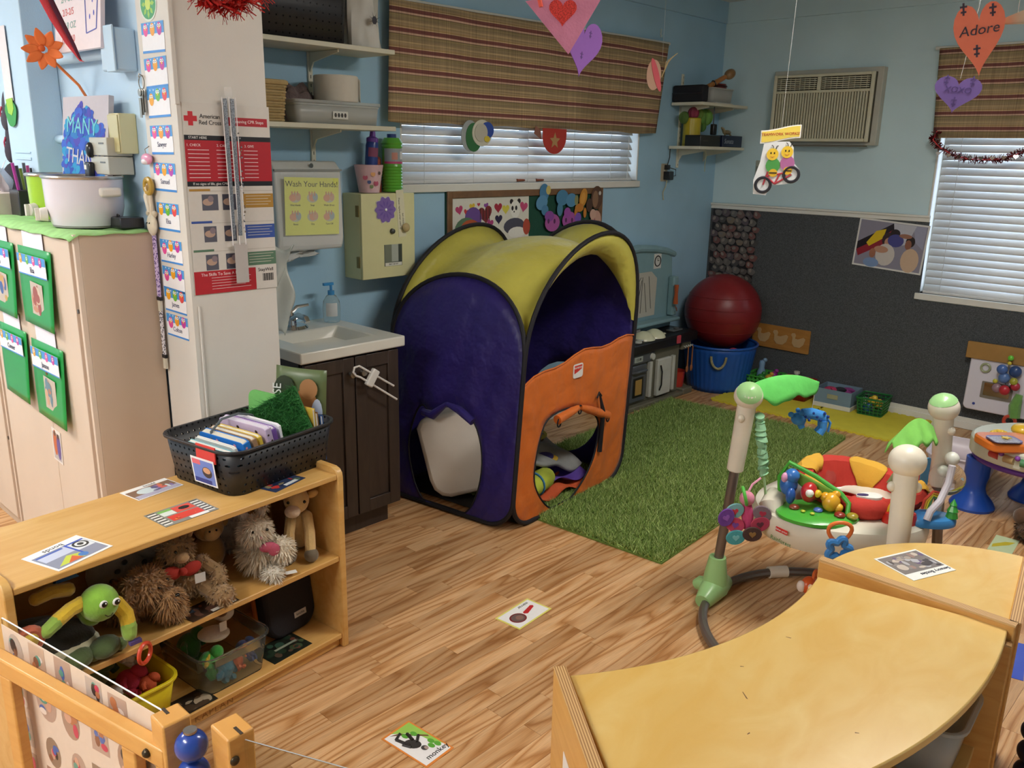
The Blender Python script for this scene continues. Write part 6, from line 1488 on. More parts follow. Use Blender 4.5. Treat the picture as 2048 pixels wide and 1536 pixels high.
# ================================================================== toy kitchen in the far corner
KG = mat('kitchen_grey', '#6e6a58', .5, var=.05); KB = mat('kitchen_black', '#1b1b1d', .35, var=.05); KS = mat('kitchen_slate', '#54585c', .4); KT = mat('kitchen_teal', '#7fa0a6', .5, var=.05); KW = mat('kitchen_white', '#c9c8bc', .45)
k = thing('toy_kitchen', 'toy kitchen with grey doors, black worktop and teal back in the corner', 'toy kitchen', (0, 0, 0))
X0, X1, Y0 = 4.20, 5.045, 3.03
MB().bb((X0, Y0+.02, .03), (4.93, YW-.02, .375)).bb((X0-.02, Y0-.02, 0), (4.95, YW-.02, .03)).build('carcass', KG, k, bevel=.008)
MB().bb((4.93, Y0+.19, .03), (X1, YW-.02, .375)).bb((4.93, Y0, .32), (X1, YW-.02, .375)).bb((4.95, Y0-.02, 0), (X1+.025, YW-.02, .045)).build('side_bay', KG, k, bevel=.008)
MB().bb((X0-.03, Y0-.03, .375), (X1+.03, YW-.018, .445)).build('worktop', KB, k, bevel=.012)
d = MB().bb((4.335, Y0+.002, .05), (4.525, Y0+.02, .295)).build('oven_door', KS, k, bevel=.01)
MB().bb((4.375, Y0-.003, .085), (4.485, Y0+.002, .215)).build('oven_window', KB, d, bevel=.008)
MB('#b08a4a').bb((4.395, Y0-.005, .10), (4.465, Y0-.003, .2)).build('bread_print', PRINT, d)
MB().tube([(4.36, Y0, .255), (4.37, Y0-.02, .26), (4.49, Y0-.02, .26), (4.5, Y0, .255)], .009, n=8).build('handle', KS, d)
p = MB().bb((4.335, Y0-.004, .305), (4.60, Y0+.02, .37)).build('control_panel', KS, k, bevel=.006)
MB('#a8b0a4').bb((4.37, Y0-.006, .32), (4.46, Y0-.004, .355)).build('display', PRINT, p); text('12:00', .025, Matrix.Translation((4.415, Y0-.007, .337)) @ Matrix.Rotation(pi/2, 4, 'X'), p)
MB().tube([(4.565, Y0, .335), (4.565, Y0-.018, .335), (4.565, Y0-.02, .335)], [.024, .02, .006], n=16).build('knob', KW, p)
for x in (4.565, 4.835): MB().bb((x-.015, Y0-.006, .06), (x+.015, Y0+.02, .30)).build('white_stile', KW, k, bevel=.004)
d = MB().bb((4.64, Y0-.008, .05), (4.80, Y0+.02, .30)).build('fridge_door', KW, k, bevel=.006)
MB().tube([(4.665, Y0-.012, .09), (4.66, Y0-.028, .13), (4.66, Y0-.028, .22), (4.665, Y0-.012, .26)], .005, n=8).build('handle', KB, d)
for z in (.1, .16, .22): MB().bb((4.69, Y0-.0105, z), (4.78, Y0-.008, z+.045)).build('raised_panel', KW, d, bevel=.002)
MB('#c84a54').mat(WY((4.83, Y0-.031, .415))).prism(rrect(.05, .055, .01), 0, .002).build('sticker', PRINT, k)
for i in range(4): MB().tube([(4.95+.028*i, Y0, .345), (4.95+.028*i, Y0-.016, .338), (4.95+.028*i, Y0-.018, .35)], .004, n=6).build('hook', KW, k)
for x in (4.975, 5.03):
    o = tag(MB('#a0623a').tube([(x, Y0-.022, .34), (x, Y0-.022, .25), (x, Y0-.022, .2)], [.004, .005, .006], n=8).ell((x, Y0-.022, .185), (.016, .007, .024)).build('toy_spoon', PLASTIC), 'brown toy spoon hanging from the kitchen hooks, %s one' % ('left' if x < 5 else 'right'), 'spoon', 'spoons on the toy kitchen')
tag(MB('#b8342a').lathe([(0, 0), (.05, 0), (.062, .11), (.058, .11), (.047, .005), (0, .005)], 20).build('red_pail', PLASTIC, M=Matrix.Translation((4.99, 3.10, .046))), 'red toy pail in the kitchen\'s open bay', 'pail')
# back board
arc = [(4.20, .445), (5.06, .445), (5.05, .75), (5.03, .93), (4.95, .965), (4.80, .985), (4.62, 1.0), (4.45, .985), (4.30, .96), (4.20, .93)]
MB().mat(Matrix(((1, 0, 0, 0), (0, 0, -1, YW-.02), (0, 1, 0, 0), (0, 0, 0, 1)))).prism(arc, 0, .05).build('back_board', KT, k, bevel=.01)
MB().tube([(4.18, YW-.06, .94), (4.30, YW-.065, .975), (4.45, YW-.068, .998), (4.62, YW-.07, 1.012), (4.80, YW-.068, .998), (4.95, YW-.065, .975), (5.06, YW-.06, .945)], [.02, .024, .026, .026, .026, .024, .02], n=10).build('top_moulding', KT, k)
MB().bb((4.2, YW-.16, .5), (5.04, YW-.071, .525)).build('ledge', KT, k, bevel=.01)
MB().bb((4.99, YW-.12, .53), (5.05, YW-.071, .80)).build('side_post', KT, k, bevel=.01)
MB('#b9b6a8').mat(WY((4.70, YW-.0705, .70))).prism([(-.14, -.15), (.14, -.15), (.15, .1), (.08, .15), (-.08, .15), (-.14, .1)], 0, .003).build('window_print', PAPER, k)
mb = MB('#5a5a54')
for a, b_ in (((-.08, -.12), (-.03, .1)), ((-.03, -.12), (-.02, .12)), ((.04, -.12), (.0, .08)), ((.09, -.1), (.05, .12)), ((-.1, .05), (-.04, .12))): mb.tube([(4.70+a[0], YW-.0755, .70+a[1]), (4.70+b_[0], YW-.0755, .70+b_[1])], .002, n=5)
mb.build('window_lines', PAPER, k, kind='stuff')
o = MB('#d6d6ce').mat(WY((4.845, YW-.0715, .915))).box((0, 0, 0), (.085, .1, .002)).build('clock_print', PRINT, k)
MB('#2a2a2a').mat(WY((4.845, YW-.073, .915))).torus((0, 0, 0), .034, .004, 24, 6).box((0, .011, 0), (.004, .022, .002)).box((.009, .003, 0), (.018, .004, .002)).build('clock_face', PRINT, o)
for i in range(2): MB('#9a9a98').lathe([(.02, 0), (.026, .008), (.024, .045), (.018, .05), (0, .05)], 16, c=(4.50+.07*i, 3.16, .446)).build('burner_knob', PLASTIC, k)
o = thing('toy_phone', 'orange toy telephone handset on the teal kitchen post', 'phone', (4.985, YW-.145, .62))
MB('#b0562c').tube([(.0, 0, .13), (-.006, -.005, .07), (.0, 0, 0)], [.016, .012, .018], n=10).build('handset', PLASTIC, o); MB('#7a4a34').tube([(0, 0, -.015), (.01, -.01, -.05), (.02, 0, -.03)], .004, n=6).build('cord', PLASTIC, o)
o = thing('egg_dish', 'cream toy dish with two rounded eggs on the kitchen worktop', 'dish', (4.60, 3.075, .4455))
for i, x in enumerate((-.07, .05)): MB('#d6d6b4').lathe([(.075, 0), (.07, .012), (.05, .035), (.02, .05), (0, .052)], 20, c=(x, 0, .002)).build('egg_dome', PLASTIC, o)
MB('#cfcfae').ell((.14, .0, .008), (.04, .02, .008)).build('handle', PLASTIC, o)
for i, (x, lab) in enumerate(((4.40, 'left'), (4.47, 'right'))): tag(MB('#b9bcb4').lathe([(.022, 0), (.028, .006), (.026, .012), (0, .012)], 16).build('toy_saucer', PLASTIC, M=Matrix.Translation((x, 3.03+.03*i, .4455))), 'small grey toy saucer on the worktop, %s one' % lab, 'saucer', 'toy saucers')
tag(MB('#5a5c5c').bb((-.06, -.03, 0), (.06, .03, .012)).cyl((.02, 0, .012), (.02, 0, .02), .02).build('toy_sink_tray', PLASTIC, M=Matrix.Translation((4.93, 3.10, .4455)), bevel=.004), 'dark grey tray at the right end of the worktop', 'tray')

# ------------------------------------------------------------------ blue tub and red ball
BX, BY = 5.34, 2.975
t = thing('rope_tub', 'blue ribbed plastic tub with rope handles in the corner', 'tub', (BX, BY, 0))
def tubf(u, v):
    a = 2*pi*u; r = (.205+.05*v)*(1+.008*cos(40*a)*(1 if v < .92 else 0)); return (r*cos(a), r*sin(a), .325*v)
BLP = mat('blue_plastic', '#1d55a8', .4, var=.05)
MB().grid(tubf, 160, 8, wu=True).build('wall', BLP, t, solid=.004)
MB().prism([(.204*cos(2*pi*i/40), .204*sin(2*pi*i/40)) for i in range(40)], 0, .006).build('bottom', BLP, t)
MB().torus((0, 0, .326), .259, .009, 48, 8).build('rim', BLP, t)
for a in (radians(209), radians(29)):
    P = [(.05*cos(q)*1.0, .262, .275+.085*sin(q)) for q in [pi+pi*i/14 for i in range(15)]]
    M = Matrix.Rotation(a-pi/2, 4, 'Z'); P = [M @ Vector((x, y-.008*(z < .25), z)) for x, y, z in P]
    MB('#a8a070').tube(P, .0085, n=8).build('rope_handle', mat('rope', '#a8a078', .9, var=.25, scale=90, bump=1, bscale=200), t)
t = thing('exercise_ball', 'big dark red exercise ball sitting in the blue tub', 'ball', (BX, BY, .548))
MB().ell((0, 0, 0), (.265, .265, .262), 48, 32).build('ball_skin', mat('red_rubber', '#7c1f22', .38, var=.06, bump=.03), t)
mb = MB('#5a1416')
for z in (-.12, -.04, .04, .12): mb.torus((0, 0, z), sqrt(.265**2-z*z)+.0004, .0022, 64, 5)
mb.build('ridge', mat('red_rubber', '#7c1f22', .38), t, kind='stuff')
t = thing('pink_toy', 'pink toy inside the blue tub under the ball', 'toy', (BX-.1, BY-.16, .22))
MB('#c03a54').ell((0, 0, .05), (.07, .05, .055)).build('body', CLOTH, t); MB('#b83450').ell((.07, .02, .04), (.03, .03, .03)).build('head', CLOTH, t)
# ------------------------------------------------------------------ puzzle board, stone poster, photo, activity panel on the right wall
M = WX((XW-.012, 2.647, .372), radians(-.5))
t = thing('duck_puzzle', 'wooden duck puzzle board leaning on the carpet wall', 'puzzle', M)
PW = wood('puzzle_wood', '#9a6a30', '#b07c3c', scale=(4, 14, 14))
MB().prism(rrect(.43, .165, .008), 0, .012).build('board', PW, t, bevel=.002)
duck = [(-.05, .02), (-.062, .035), (-.055, .05), (-.035, .052), (-.026, .038), (-.03, .015), (-.01, .012), (.03, .03), (.045, .02), (.035, -.02), (.01, -.045), (-.03, -.045), (-.05, -.02)]
for i, x in enumerate((-.12, .01, .14)): MB('#b4956a').prism([(x+px*(1 if i != 1 else 1.1), py) for px, py in duck], .0125, .016).build('duck_shape', PAPER, t, bevel=.001)
o = sheet('stone_poster', 'poster of grey river stones in the wall corner', 'poster', WX((XW-.0095, 3.09, .985)), .355, .51, '#241f20', t=.002, m=PRINT)
rp = random.Random(6); mb = MB(); n = 0
for j in range(10):
    for i in range(6):
        x = -.148+.059*i+(.02 if j % 2 else -.004)+rp.uniform(-.006, .006); y = -.228+.05*j+rp.uniform(-.005, .005)
        c = rp.choice(['#5a524e', '#655e58', '#6c5650', '#4a4644', '#66625f', '#766858', '#584c50', '#704a44'])
        r = rp.uniform(.027, .034); q = rp.uniform(0, 3); pts = [(x+r*(1+.16*sin(3*a+q))*cos(a), y+r*(.86+.14*cos(2*a+q))*sin(a)) for a in [2*pi*s/14 for s in range(14)]]
        mb.prism(pts, .002, .0035, c); mb.disc(x-.006, y+.006, r*.5, .0038, rp.choice(['#7c746c', '#867c72', '#706862']), ry=r*.35, n=10, rot=q)
mb.build('stone_print', PRINT, o, smooth=0)
c = (onx(1720, 436, XW-.01)+onx(1842, 549, XW-.01))/2
o = sheet('family_poster', 'glossy poster of a family with a flag on the carpet wall', 'poster', WX((XW-.0105, c.y, c.z), radians(-3.5)), .435, .305, '#d8d6d0', t=.0015, m=PRINT)
mb = MB().rect(-.207, -.142, .207, .142, .0016, '#8a8694').flat([(-.207, -.06), (-.207, .0), (.0, .14), (.05, .14), (-.06, .02)], .0018, '#221c22').flat([(-.19, -.09), (-.207, -.05), (-.07, .04), (.0, .1), (.0, .03)], .0019, '#8c2430').flat([(-.15, .0), (-.1, .08), (-.04, .1), (-.05, .04), (-.13, -.02)], .002, '#d8b820')
mb.flat([(.0, .14), (.14, .14), (.1, .02), (.03, .0)], .0019, '#b8b8c0').flat([(.12, .14), (.2, .14), (.2, -.0), (.15, .04)], .0018, '#9a9aae')
for x, y, rx, ry, c2 in ((-.02, .035, .035, .045, '#3a2a2c'), (-.015, .02, .022, .028, '#b88a70'), (.02, .08, .03, .026, '#2a2224'), (.03, .035, .05, .04, '#4a4a86'), (-.02, -.06, .06, .07, '#c8c0b8'), (-.05, -.03, .045, .022, '#b88a70'), (.12, .04, .028, .034, '#2c2220'), (.11, .02, .02, .03, '#8a5a44'), (.135, -.075, .055, .075, '#c9ac90'), (.085, .07, .04, .014, '#9a6a54'), (-.1, -.12, .05, .03, '#7a92b8'), (-.1, -.06, .02, .03, '#a06a50')): mb.disc(x, y, rx, .0021+len(mb.f)*2e-5, c2, ry=ry, n=18)
mb.build('print', PRINT, o, smooth=0)
c = onx(1945, 760, XW-.02)
t = thing('busy_board', 'white toy kitchen panel with a mirror, leaning on the carpet wall', 'toy', frame3((XW-.045, 1.145, .335), (0, -1, 0), (.08, 0, 1)))
MB('#d9d4dc').prism(rrect(.52, .38, .03), 0, .022).build('panel', PLASTIC, t, bevel=.006)
MB('#9a7442').box((-.01, .17, .02), (.56, .1, .03)).build('cardboard_top', mat('cardboard', '#a0783f', .8, var=.08), t, bevel=.004)
MB('#7c7468').prism([(x-.09, y-.055) for x, y in rrect(.17, .1, .006)], .0225, .026).build('mirror_frame', PLASTIC, t); MB().prism([(x-.09, y-.05) for x, y in rrect(.14, .075, .004)], .0262, .0275).build('mirror', mat('mirror', '#9a9288', .1, metal=1), t)
MB('#9aa07a').torus((-.17, .075, .03), .024, .007, 20, 8).build('faucet_ring', PLASTIC, t); MB('#c4c0c2').prism([(.06*cos(2*pi*i/24)-.04, .04*sin(2*pi*i/24)+.07) for i in range(24)], .0225, .026).build('basin', PLASTIC, t); MB('#3a4a9a').prism([(.008*cos(2*pi*i/12)-.2, .008*sin(2*pi*i/12)-.15) for i in range(12)], .0225, .025).build('button', PLASTIC, t)
t = thing('hanging_toys', 'bundle of blue, red and yellow link toys clipped to the white panel', 'toy', (XW-.10, 1.185, .40))
for i, (dy, dz, r, c2) in enumerate(((0, .10, .016, '#6ac83a'), (.0, .07, .012, '#c8b43a'), (.03, .03, .03, '#4a6aa8'), (-.035, .025, .034, '#2f4a7c'), (.015, -.02, .032, '#5a7ab0'), (-.04, -.03, .022, '#a8a83a'), (.06, -.05, .014, '#c8c03a'), (-.05, -.06, .026, '#b03040'), (.0, -.09, .03, '#c0303c'), (.045, -.09, .028, '#9a7a84'))): MB(c2).ell((-.01*(i % 3), dy, dz), (r*.7, r, r), 14, 9).build('link', PLASTIC, t)
MB('#5a5a5a').tube([(0, 0, .11), (-.005, .01, .0), (-.005, .0, -.09)], .002, n=5).build('string', PLASTIC, t)
t = thing('green_lizard', 'green lizard plush at the right edge by the white panel', 'toy', (XW-.12, 1.105, .16))
MB('#6a9a4a').tube([(0, 0, .14), (-.01, .01, .07), (-.02, 0, .0)], [.02, .034, .03], n=10).build('body', PLUSH, t); MB('#c84a34').torus((-.03, .02, -.02), .03, .01, 20, 8, axis='x').build('ring', PLASTIC, t); MB('#2f4a8c').ell((-.02, -.03, -.07), (.03, .035, .04)).build('foot', PLUSH, t)
# ------------------------------------------------------------------ bins on the yellow mat
def basketmesh(t, w, d, h, fl, col, nx, nz):
    m = PLASTIC; mb = MB(col)
    def ring(z): k = z/h; return rrect(w+2*fl*k, d+2*fl*k, .012, 2)
    for j in range(nz+1): mb.tube([(x, y, .004+h*j/nz) for x, y in ring(h*j/nz)], .0035 if j < nz else .007, n=5, closed=True)
    b0, b1 = rrect(w, d, .012, 2), rrect(w+2*fl, d+2*fl, .012, 2)
    def along(P, s):
        L = [hypot(P[(i+1) % len(P)][0]-P[i][0], P[(i+1) % len(P)][1]-P[i][1]) for i in range(len(P))]; q = s*sum(L)
        for i, l in enumerate(L):
            if q <= l: a, b = P[i], P[(i+1) % len(P)]; return (a[0]+(b[0]-a[0])*q/l, a[1]+(b[1]-a[1])*q/l)
            q -= l
        return P[0]
    for i in range(nx): a, b = along(b0, (i+.5)/nx), along(b1, (i+.5)/nx); mb.tube([(a[0], a[1], .004), (b[0], b[1], h)], .003, n=5)
    mb.build('lattice', m, t, kind='stuff'); MB(col).prism(b0, 0, .004).build('bottom', m, t)
MZ = .0125
t = thing('green_basket', 'dark green lattice basket with yellow toys at the right of the bins', 'basket', WZ((5.475, 1.91, MZ), radians(6)))
basketmesh(t, .17, .15, .105, .012, '#1f6a34', 26, 5)
for i, (x, y, z, r, c2, lab) in enumerate(((-.02, .0, .085, .036, '#d8b43a', 'yellow toy on top in the dark green basket'), (.03, -.02, .055, .034, '#c8a83a', 'yellow toy low in the dark green basket'), (-.05, .02, .04, .035, '#2f5f94', 'blue toy in the dark green basket'))):
    q = thing('bath_toy', lab, 'toy', t.matrix_world @ Matrix.Translation((x, y, z)), 'toys in the dark green basket'); MB(c2).ell((0, 0, 0), (r*1.1, r*.9, r*.8), 12, 8).build('body', PLASTIC, q); MB(c2).ell((-r*.7, -r*.4, r*.7), r*.55, 10, 7).build('head', PLASTIC, q)
t = thing('blue_box', 'grey blue storage box with a label frame and white base', 'box', WZ((5.465, 2.14, MZ), radians(2)))
bm = mat('box_grey_blue', '#71889a', .7, var=.05)
for a, b_ in (((-.10, -.12), (-.094, .12)), ((.094, -.12), (.1, .12)), ((-.094, -.12), (.094, -.114)), ((-.094, .114), (.094, .12))): MB().bb((a[0], a[1], 0), (b_[0], b_[1], .125)).build('side', bm, t)
MB('#d2d0c6').bb((-.103, -.123, 0), (.103, .123, .03)).build('white_base', PAPER, t, bevel=.002); MB('#9a9a80').bb((-.1035, -.035, .065), (-.1005, .035, .095)).build('label_frame', PLASTIC, t)
for i, (x, y, c2, lab) in enumerate(((-.03, .04, '#b0345c', 'pink'), (.02, -.05, '#8a3a7c', 'purple'), (-.02, -.0, '#2a2a34', 'black'))):
    q = thing('dress_up_piece', '%s cloth piece heaped in the grey blue box' % lab, 'cloth', t.matrix_world @ Matrix.Translation((x, y, .095)), 'cloth pieces in the grey blue box'); MB(c2).ell((0, 0, 0), (.06, .05, .035), 12, 8, rot=(.2*i, .3, i)).build('fold', CLOTH, q); MB(c2).ell((-.02, -.03, .022), (.035, .03, .014), 10, 6, rot=(.5, .2, i)).build('fold', CLOTH, q)
t = thing('red_bin', 'dark red open bin between the green and blue ones', 'bin', WZ((5.46, 2.43, MZ), radians(3)))
RDM = mat('dark_red_plastic', '#8a2018', .45); tub(t, .17, .19, .125, .012, .015, RDM, RDM, rim=.01)
q = thing('toy_bottle', 'white toy bottle standing in the dark red bin', 'bottle', t.matrix_world @ Matrix.Translation((.03, .02, .004))); MB('#c4c0b4').lathe([(0, 0), (.02, 0), (.02, .12), (.012, .135), (.012, .15), (.02, .152), (.02, .168), (0, .17)], 14).build('bottle', PLASTIC, q); MB('#d8d4c8').lathe([(.0212, .03), (.0212, .08)], 12).build('band', PLASTIC, q)
t = thing('lime_basket', 'bright green perforated basket in front of the puzzle board', 'basket', WZ((5.455, 2.655, MZ), radians(4)))
LIME = perf_mat('lime_perforated', '#3d9a3a', .03, .3); tub(t, .18, .19, .12, .02, .02, LIME, mat('lime_plastic', '#3d9a3a', .4), rim=.014)
for i, (x, y, z, c2, lab) in enumerate(((.0, .04, .13, '#7a9ab8', 'pale blue rattle bottle standing in the bright green basket'), (.0, -.05, .12, '#8a2a7c', 'purple toy ball in the bright green basket'), (-.03, -.03, .1, '#c8982c', 'yellow toy in the bright green basket'), (-.05, .02, .1, '#2f7a34', 'green toy block in the bright green basket'))):
    q = thing('small_toy', lab, 'toy', t.matrix_world @ Matrix.Translation((x, y, z)), 'toys in the bright green basket')
    if i == 0: MB(c2).lathe([(0, -.1), (.03, -.1), (.03, 0), (.018, .03), (.022, .06), (.018, .08), (0, .085)], 14).build('bottle', PLASTIC, q)
    else: MB(c2).ell((0, 0, 0), .028, 12, 8).build('body', PLASTIC, q)
    MB(c2).ell((.01, -.015, .03 if i else .085), .016, 10, 6).build('tip', PLASTIC, q)
# ================================================================== air conditioner
a, b_ = onx(1551, 152, XW-.09), onx(1735, 288, XW-.09)
y0, y1, z0, z1 = b_.y, a.y, 1.705, a.z
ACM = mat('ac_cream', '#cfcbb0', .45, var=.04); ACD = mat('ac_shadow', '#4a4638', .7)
t = thing('air_conditioner', 'cream window air conditioner mounted high on the right wall', 'air conditioner', (0, 0, 0))
MB().bb((XW-.06, y0-.035, z0-.02), (XW, y1+.02, z1+.03)).build('wall_sleeve', mat('ac_sleeve', '#b9b8aa', .6, var=.06), t, bevel=.004)
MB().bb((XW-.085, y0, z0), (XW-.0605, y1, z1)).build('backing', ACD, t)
fx0, fx1 = XW-.105, XW-.0855
for c_, d in (((y0, z0), (y0+.022, z1)), ((y1-.022, z0), (y1, z1)), ((y0+.022, z0), (y1-.022, z0+.02)), ((y0+.022, z1-.018), (y1-.022, z1)), ((y0+.022, z1-.115), (y1-.022, z1-.098))): MB().bb((fx0, c_[0], c_[1]), (fx1, d[0], d[1])).build('face_rail', ACM, t, bevel=.004)
mid = (y0+y1)/2+.02
MB().bb((fx0, mid-.012, z1-.098), (fx1, mid+.012, z1-.018)).build('face_rail', ACM, t, bevel=.002)
mb = MB(); n = 34
for i in range(n): y = y0+.028+(y1-y0-.056)*(i+.5)/n; mb.bb((fx0+.003, y-.0045, z0+.02), (fx1, y+.0045, z1-.115))
mb.build('grille', ACM, t, kind='stuff')
mb = MB()
for u0, u1 in ((y0+.03, mid-.018), (mid+.018, y1-.03)):
    for j in range(6): mb.bb((fx0+.002, u0, z1-.09+j*.012), (fx1-.004, u1, z1-.085+j*.012))
    for j in range(8): yy = u0+(u1-u0)*(j+.5)/8; mb.bb((fx0+.008, yy-.001, z1-.094), (fx1, yy+.001, z1-.022))
mb.build('louvre', ACM, t, kind='stuff')
MB('#6a6658').bb((XW-.10, y0+.03, z0-.03), (XW-.02, y1-.05, z0-.021)).build('drip_edge', PLASTIC, t)
t = thing('light_switch', 'cream wall switch plate behind the hanging bee sign', 'switch', WX((XW-.0005, 2.93, 1.522))); MB('#a8ac9c').prism(rrect(.075, .115, .006), 0, .006).build('plate', PLASTIC, t, bevel=.002); MB('#7a8078').box((0, 0, .008), (.06, .035, .004)).build('rocker', PLASTIC, t)
# ================================================================== things on the corner shelves
ZA, ZB = 1.9365, 1.6625
t = thing('black_case', 'long black fabric case on the upper corner shelf', 'case', (5.02, 3.165, ZA)); MB('#1a1a20').bb((-.035, -.115, 0), (.04, .115, .105)).build('body', CLOTH, t, bevel=.012); MB('#2a2a30').bb((-.038, -.11, .05), (-.0352, .11, .058)).build('zip', PLASTIC, t)
t = thing('toy_tub', 'clear tub of toys on the upper corner shelf', 'tub', (5.26, 3.15, ZA)); tub(t, .26, .16, .095, .01, .025, CLOUD, CLOUD, rim=.01)
q = thing('maraca', 'tan wooden maraca with dark bands lying across the toy tub', 'instrument', Matrix.Translation((5.18, 3.12, ZA+.11)) @ Matrix.Rotation(radians(62), 4, 'Y') @ Matrix.Rotation(.3, 4, 'X'))
MB('#a8703c').tube([(0, 0, -.02), (0, 0, .12), (0, 0, .15)], [.018, .016, .012], n=12).build('handle', PLASTIC, q); MB('#8a6a44').ell((0, 0, .18), (.033, .033, .042), 16, 10).build('shaker', PLASTIC, q); MB('#26201c').torus((0, 0, .035), .018, .005, 16, 6).build('band', PLASTIC, q)
q = thing('red_drum', 'dark red toy drum in the toy tub', 'drum', (5.33, 3.15, ZA+.006)); MB('#6a2424').lathe([(0, 0), (.06, 0), (.06, .11), (.055, .125), (0, .13)], 20).build('shell', PLASTIC, q); MB('#3a1818').torus((0, 0, .11), .06, .005, 20, 6).build('hoop', PLASTIC, q)
tag(MB('#c9c8be').bb((-.1, -.09, 0), (.12, .0, .006)).build('paper_stack', PAPER, M=Matrix.Translation((5.25, 3.14, ZA-.0005+.0005)), smooth=0), 'white papers under the toy tub', 'papers')
t = thing('yellow_canister', 'yellow canister on the lower corner shelf', 'canister', (5.11, 3.19, ZB)); MB('#b8a424').lathe([(0, 0), (.058, 0), (.058, .175), (.054, .18), (.048, .175), (0, .17)], 24).build('can', PLASTIC, t); MB('#a08c1c').torus((0, 0, .012), .058, .003, 24, 6).build('rim', PLASTIC, t)
t = thing('tulle_scarf', 'green and pink tulle scarf stuffed above the yellow canister', 'scarf', (5.2, 3.19, ZB+.2))
for i, (x, y, z, r, c2) in enumerate(((-.16, .02, -.02, .04, '#5a7a3a'), (-.1, -.01, .01, .04, '#9a3a54'), (-.02, 0, .01, .04, '#7a9a44'), (.07, .0, -.01, .055, '#7fb050'), (.05, .01, -.07, .035, '#6a9a46'))): MB(c2).grid(lambda u, v, r=r, x=x, y=y, z=z, i=i: (x+r*(1+.25*sin(9*2*pi*u+i))*cos(2*pi*u)*sin(pi*v), y+.7*r*(1+.25*sin(7*2*pi*u))*sin(2*pi*u)*sin(pi*v), z+r*cos(pi*v)), 30, 8, wu=True).build('gather', mat('tulle_'+c2, c2, .8, alpha=.75), t)
t = thing('blue_case', 'dark blue printed box with silver lettering on the lower corner shelf', 'box', (5.30, 3.10, ZB)); MB('#1a2440').bb((-.02, -.05, 0), (.24, .07, .075)).build('box_body', PRINT, t, bevel=.004); text('Sonata', .045, Matrix.Translation((.06, -.0508, .036)) @ Matrix.Rotation(pi/2, 4, 'X'), t, '#9aa4b0', shear=.2)
t = thing('black_tray', 'black shallow box at the left of the lower corner shelf', 'box', (5.05, 3.12, ZB)); MB('#1c1e1c').bb((-.05, -.07, 0), (.2, .05, .07)).build('box_body', PLASTIC, t, bevel=.004); MB('#3a3a34').bb((-.02, -.071, .03), (.04, -.0702, .04)).build('stripe', PRINT, t)
t = thing('walkie_talkie', 'black handheld radio with antenna on the lower corner shelf', 'radio', (5.235, 3.10, ZB+.0755)); MB('#1e1e20').bb((-.022, -.014, -.0), (.022, .014, .07)).build('body', PLASTIC, t, bevel=.005); MB('#1e1e20').cyl((-.008, 0, .07), (-.008, 0, .2), .004, n=8).build('antenna', PLASTIC, t)
t = thing('carved_animal', 'tan carved animal figure on the dark blue box', 'figure', (5.43, 3.11, ZB+.0755)); MB('#8a7a58').ell((0, 0, .022), (.05, .02, .016)).build('body', PLASTIC, t); MB('#9a8a66').tube([(-.04, 0, .03), (-.06, 0, .045), (-.075, 0, .05)], [.012, .01, .006], n=8).build('head', PLASTIC, t)
for s in (-1, 1): MB('#8a7a58').tube([(s*.03, 0, .015), (s*.04, -.01, .0)], .006, n=6).build('leg', PLASTIC, t)
c = ony(1328, 345, YW-.003)
t = thing('wall_outlet', 'wall outlet with a black adapter plugged in below the corner shelves', 'outlet', WY((c.x, YW-.0005, c.z))); MB('#b4a890').prism(rrect(.07, .115, .006), 0, .005).build('plate', PLASTIC, t); MB('#161618').box((.015, -.02, .03), (.05, .055, .05)).build('adapter', PLASTIC, t, bevel=.004); MB('#161618').box((.01, .035, .02), (.03, .03, .03)).build('plug', PLASTIC, t, bevel=.003)
MB('#161618').tube([(.01, .05, .02), (.03, .1, .02), (.04, .16, .012)], .003, n=6).build('cord', PLASTIC, t); MB('#161618').tube([(.03, .03, .03), (.09, .02, .035), (.1, -.02, .03), (.05, -.025, .035)], .003, n=6).build('cord', PLASTIC, t); MB('#b9b088').tube([(.0, -.05, .03), (.005, -.09, .02), (-.01, -.13, .01), (.005, -.18, .008)], .003, n=6).build('cord', PLASTIC, t)
tag(MB('#c4bd92').tube([(5.06, 3.05, ZB), (5.068, 3.04, ZB-.06), (5.062, 3.042, ZB-.11), (5.07, 3.045, ZB-.16)], .005, n=6, flat=.4).build('loose_string', CLOTH), 'cream string dangling from the lower corner shelf', 'string')
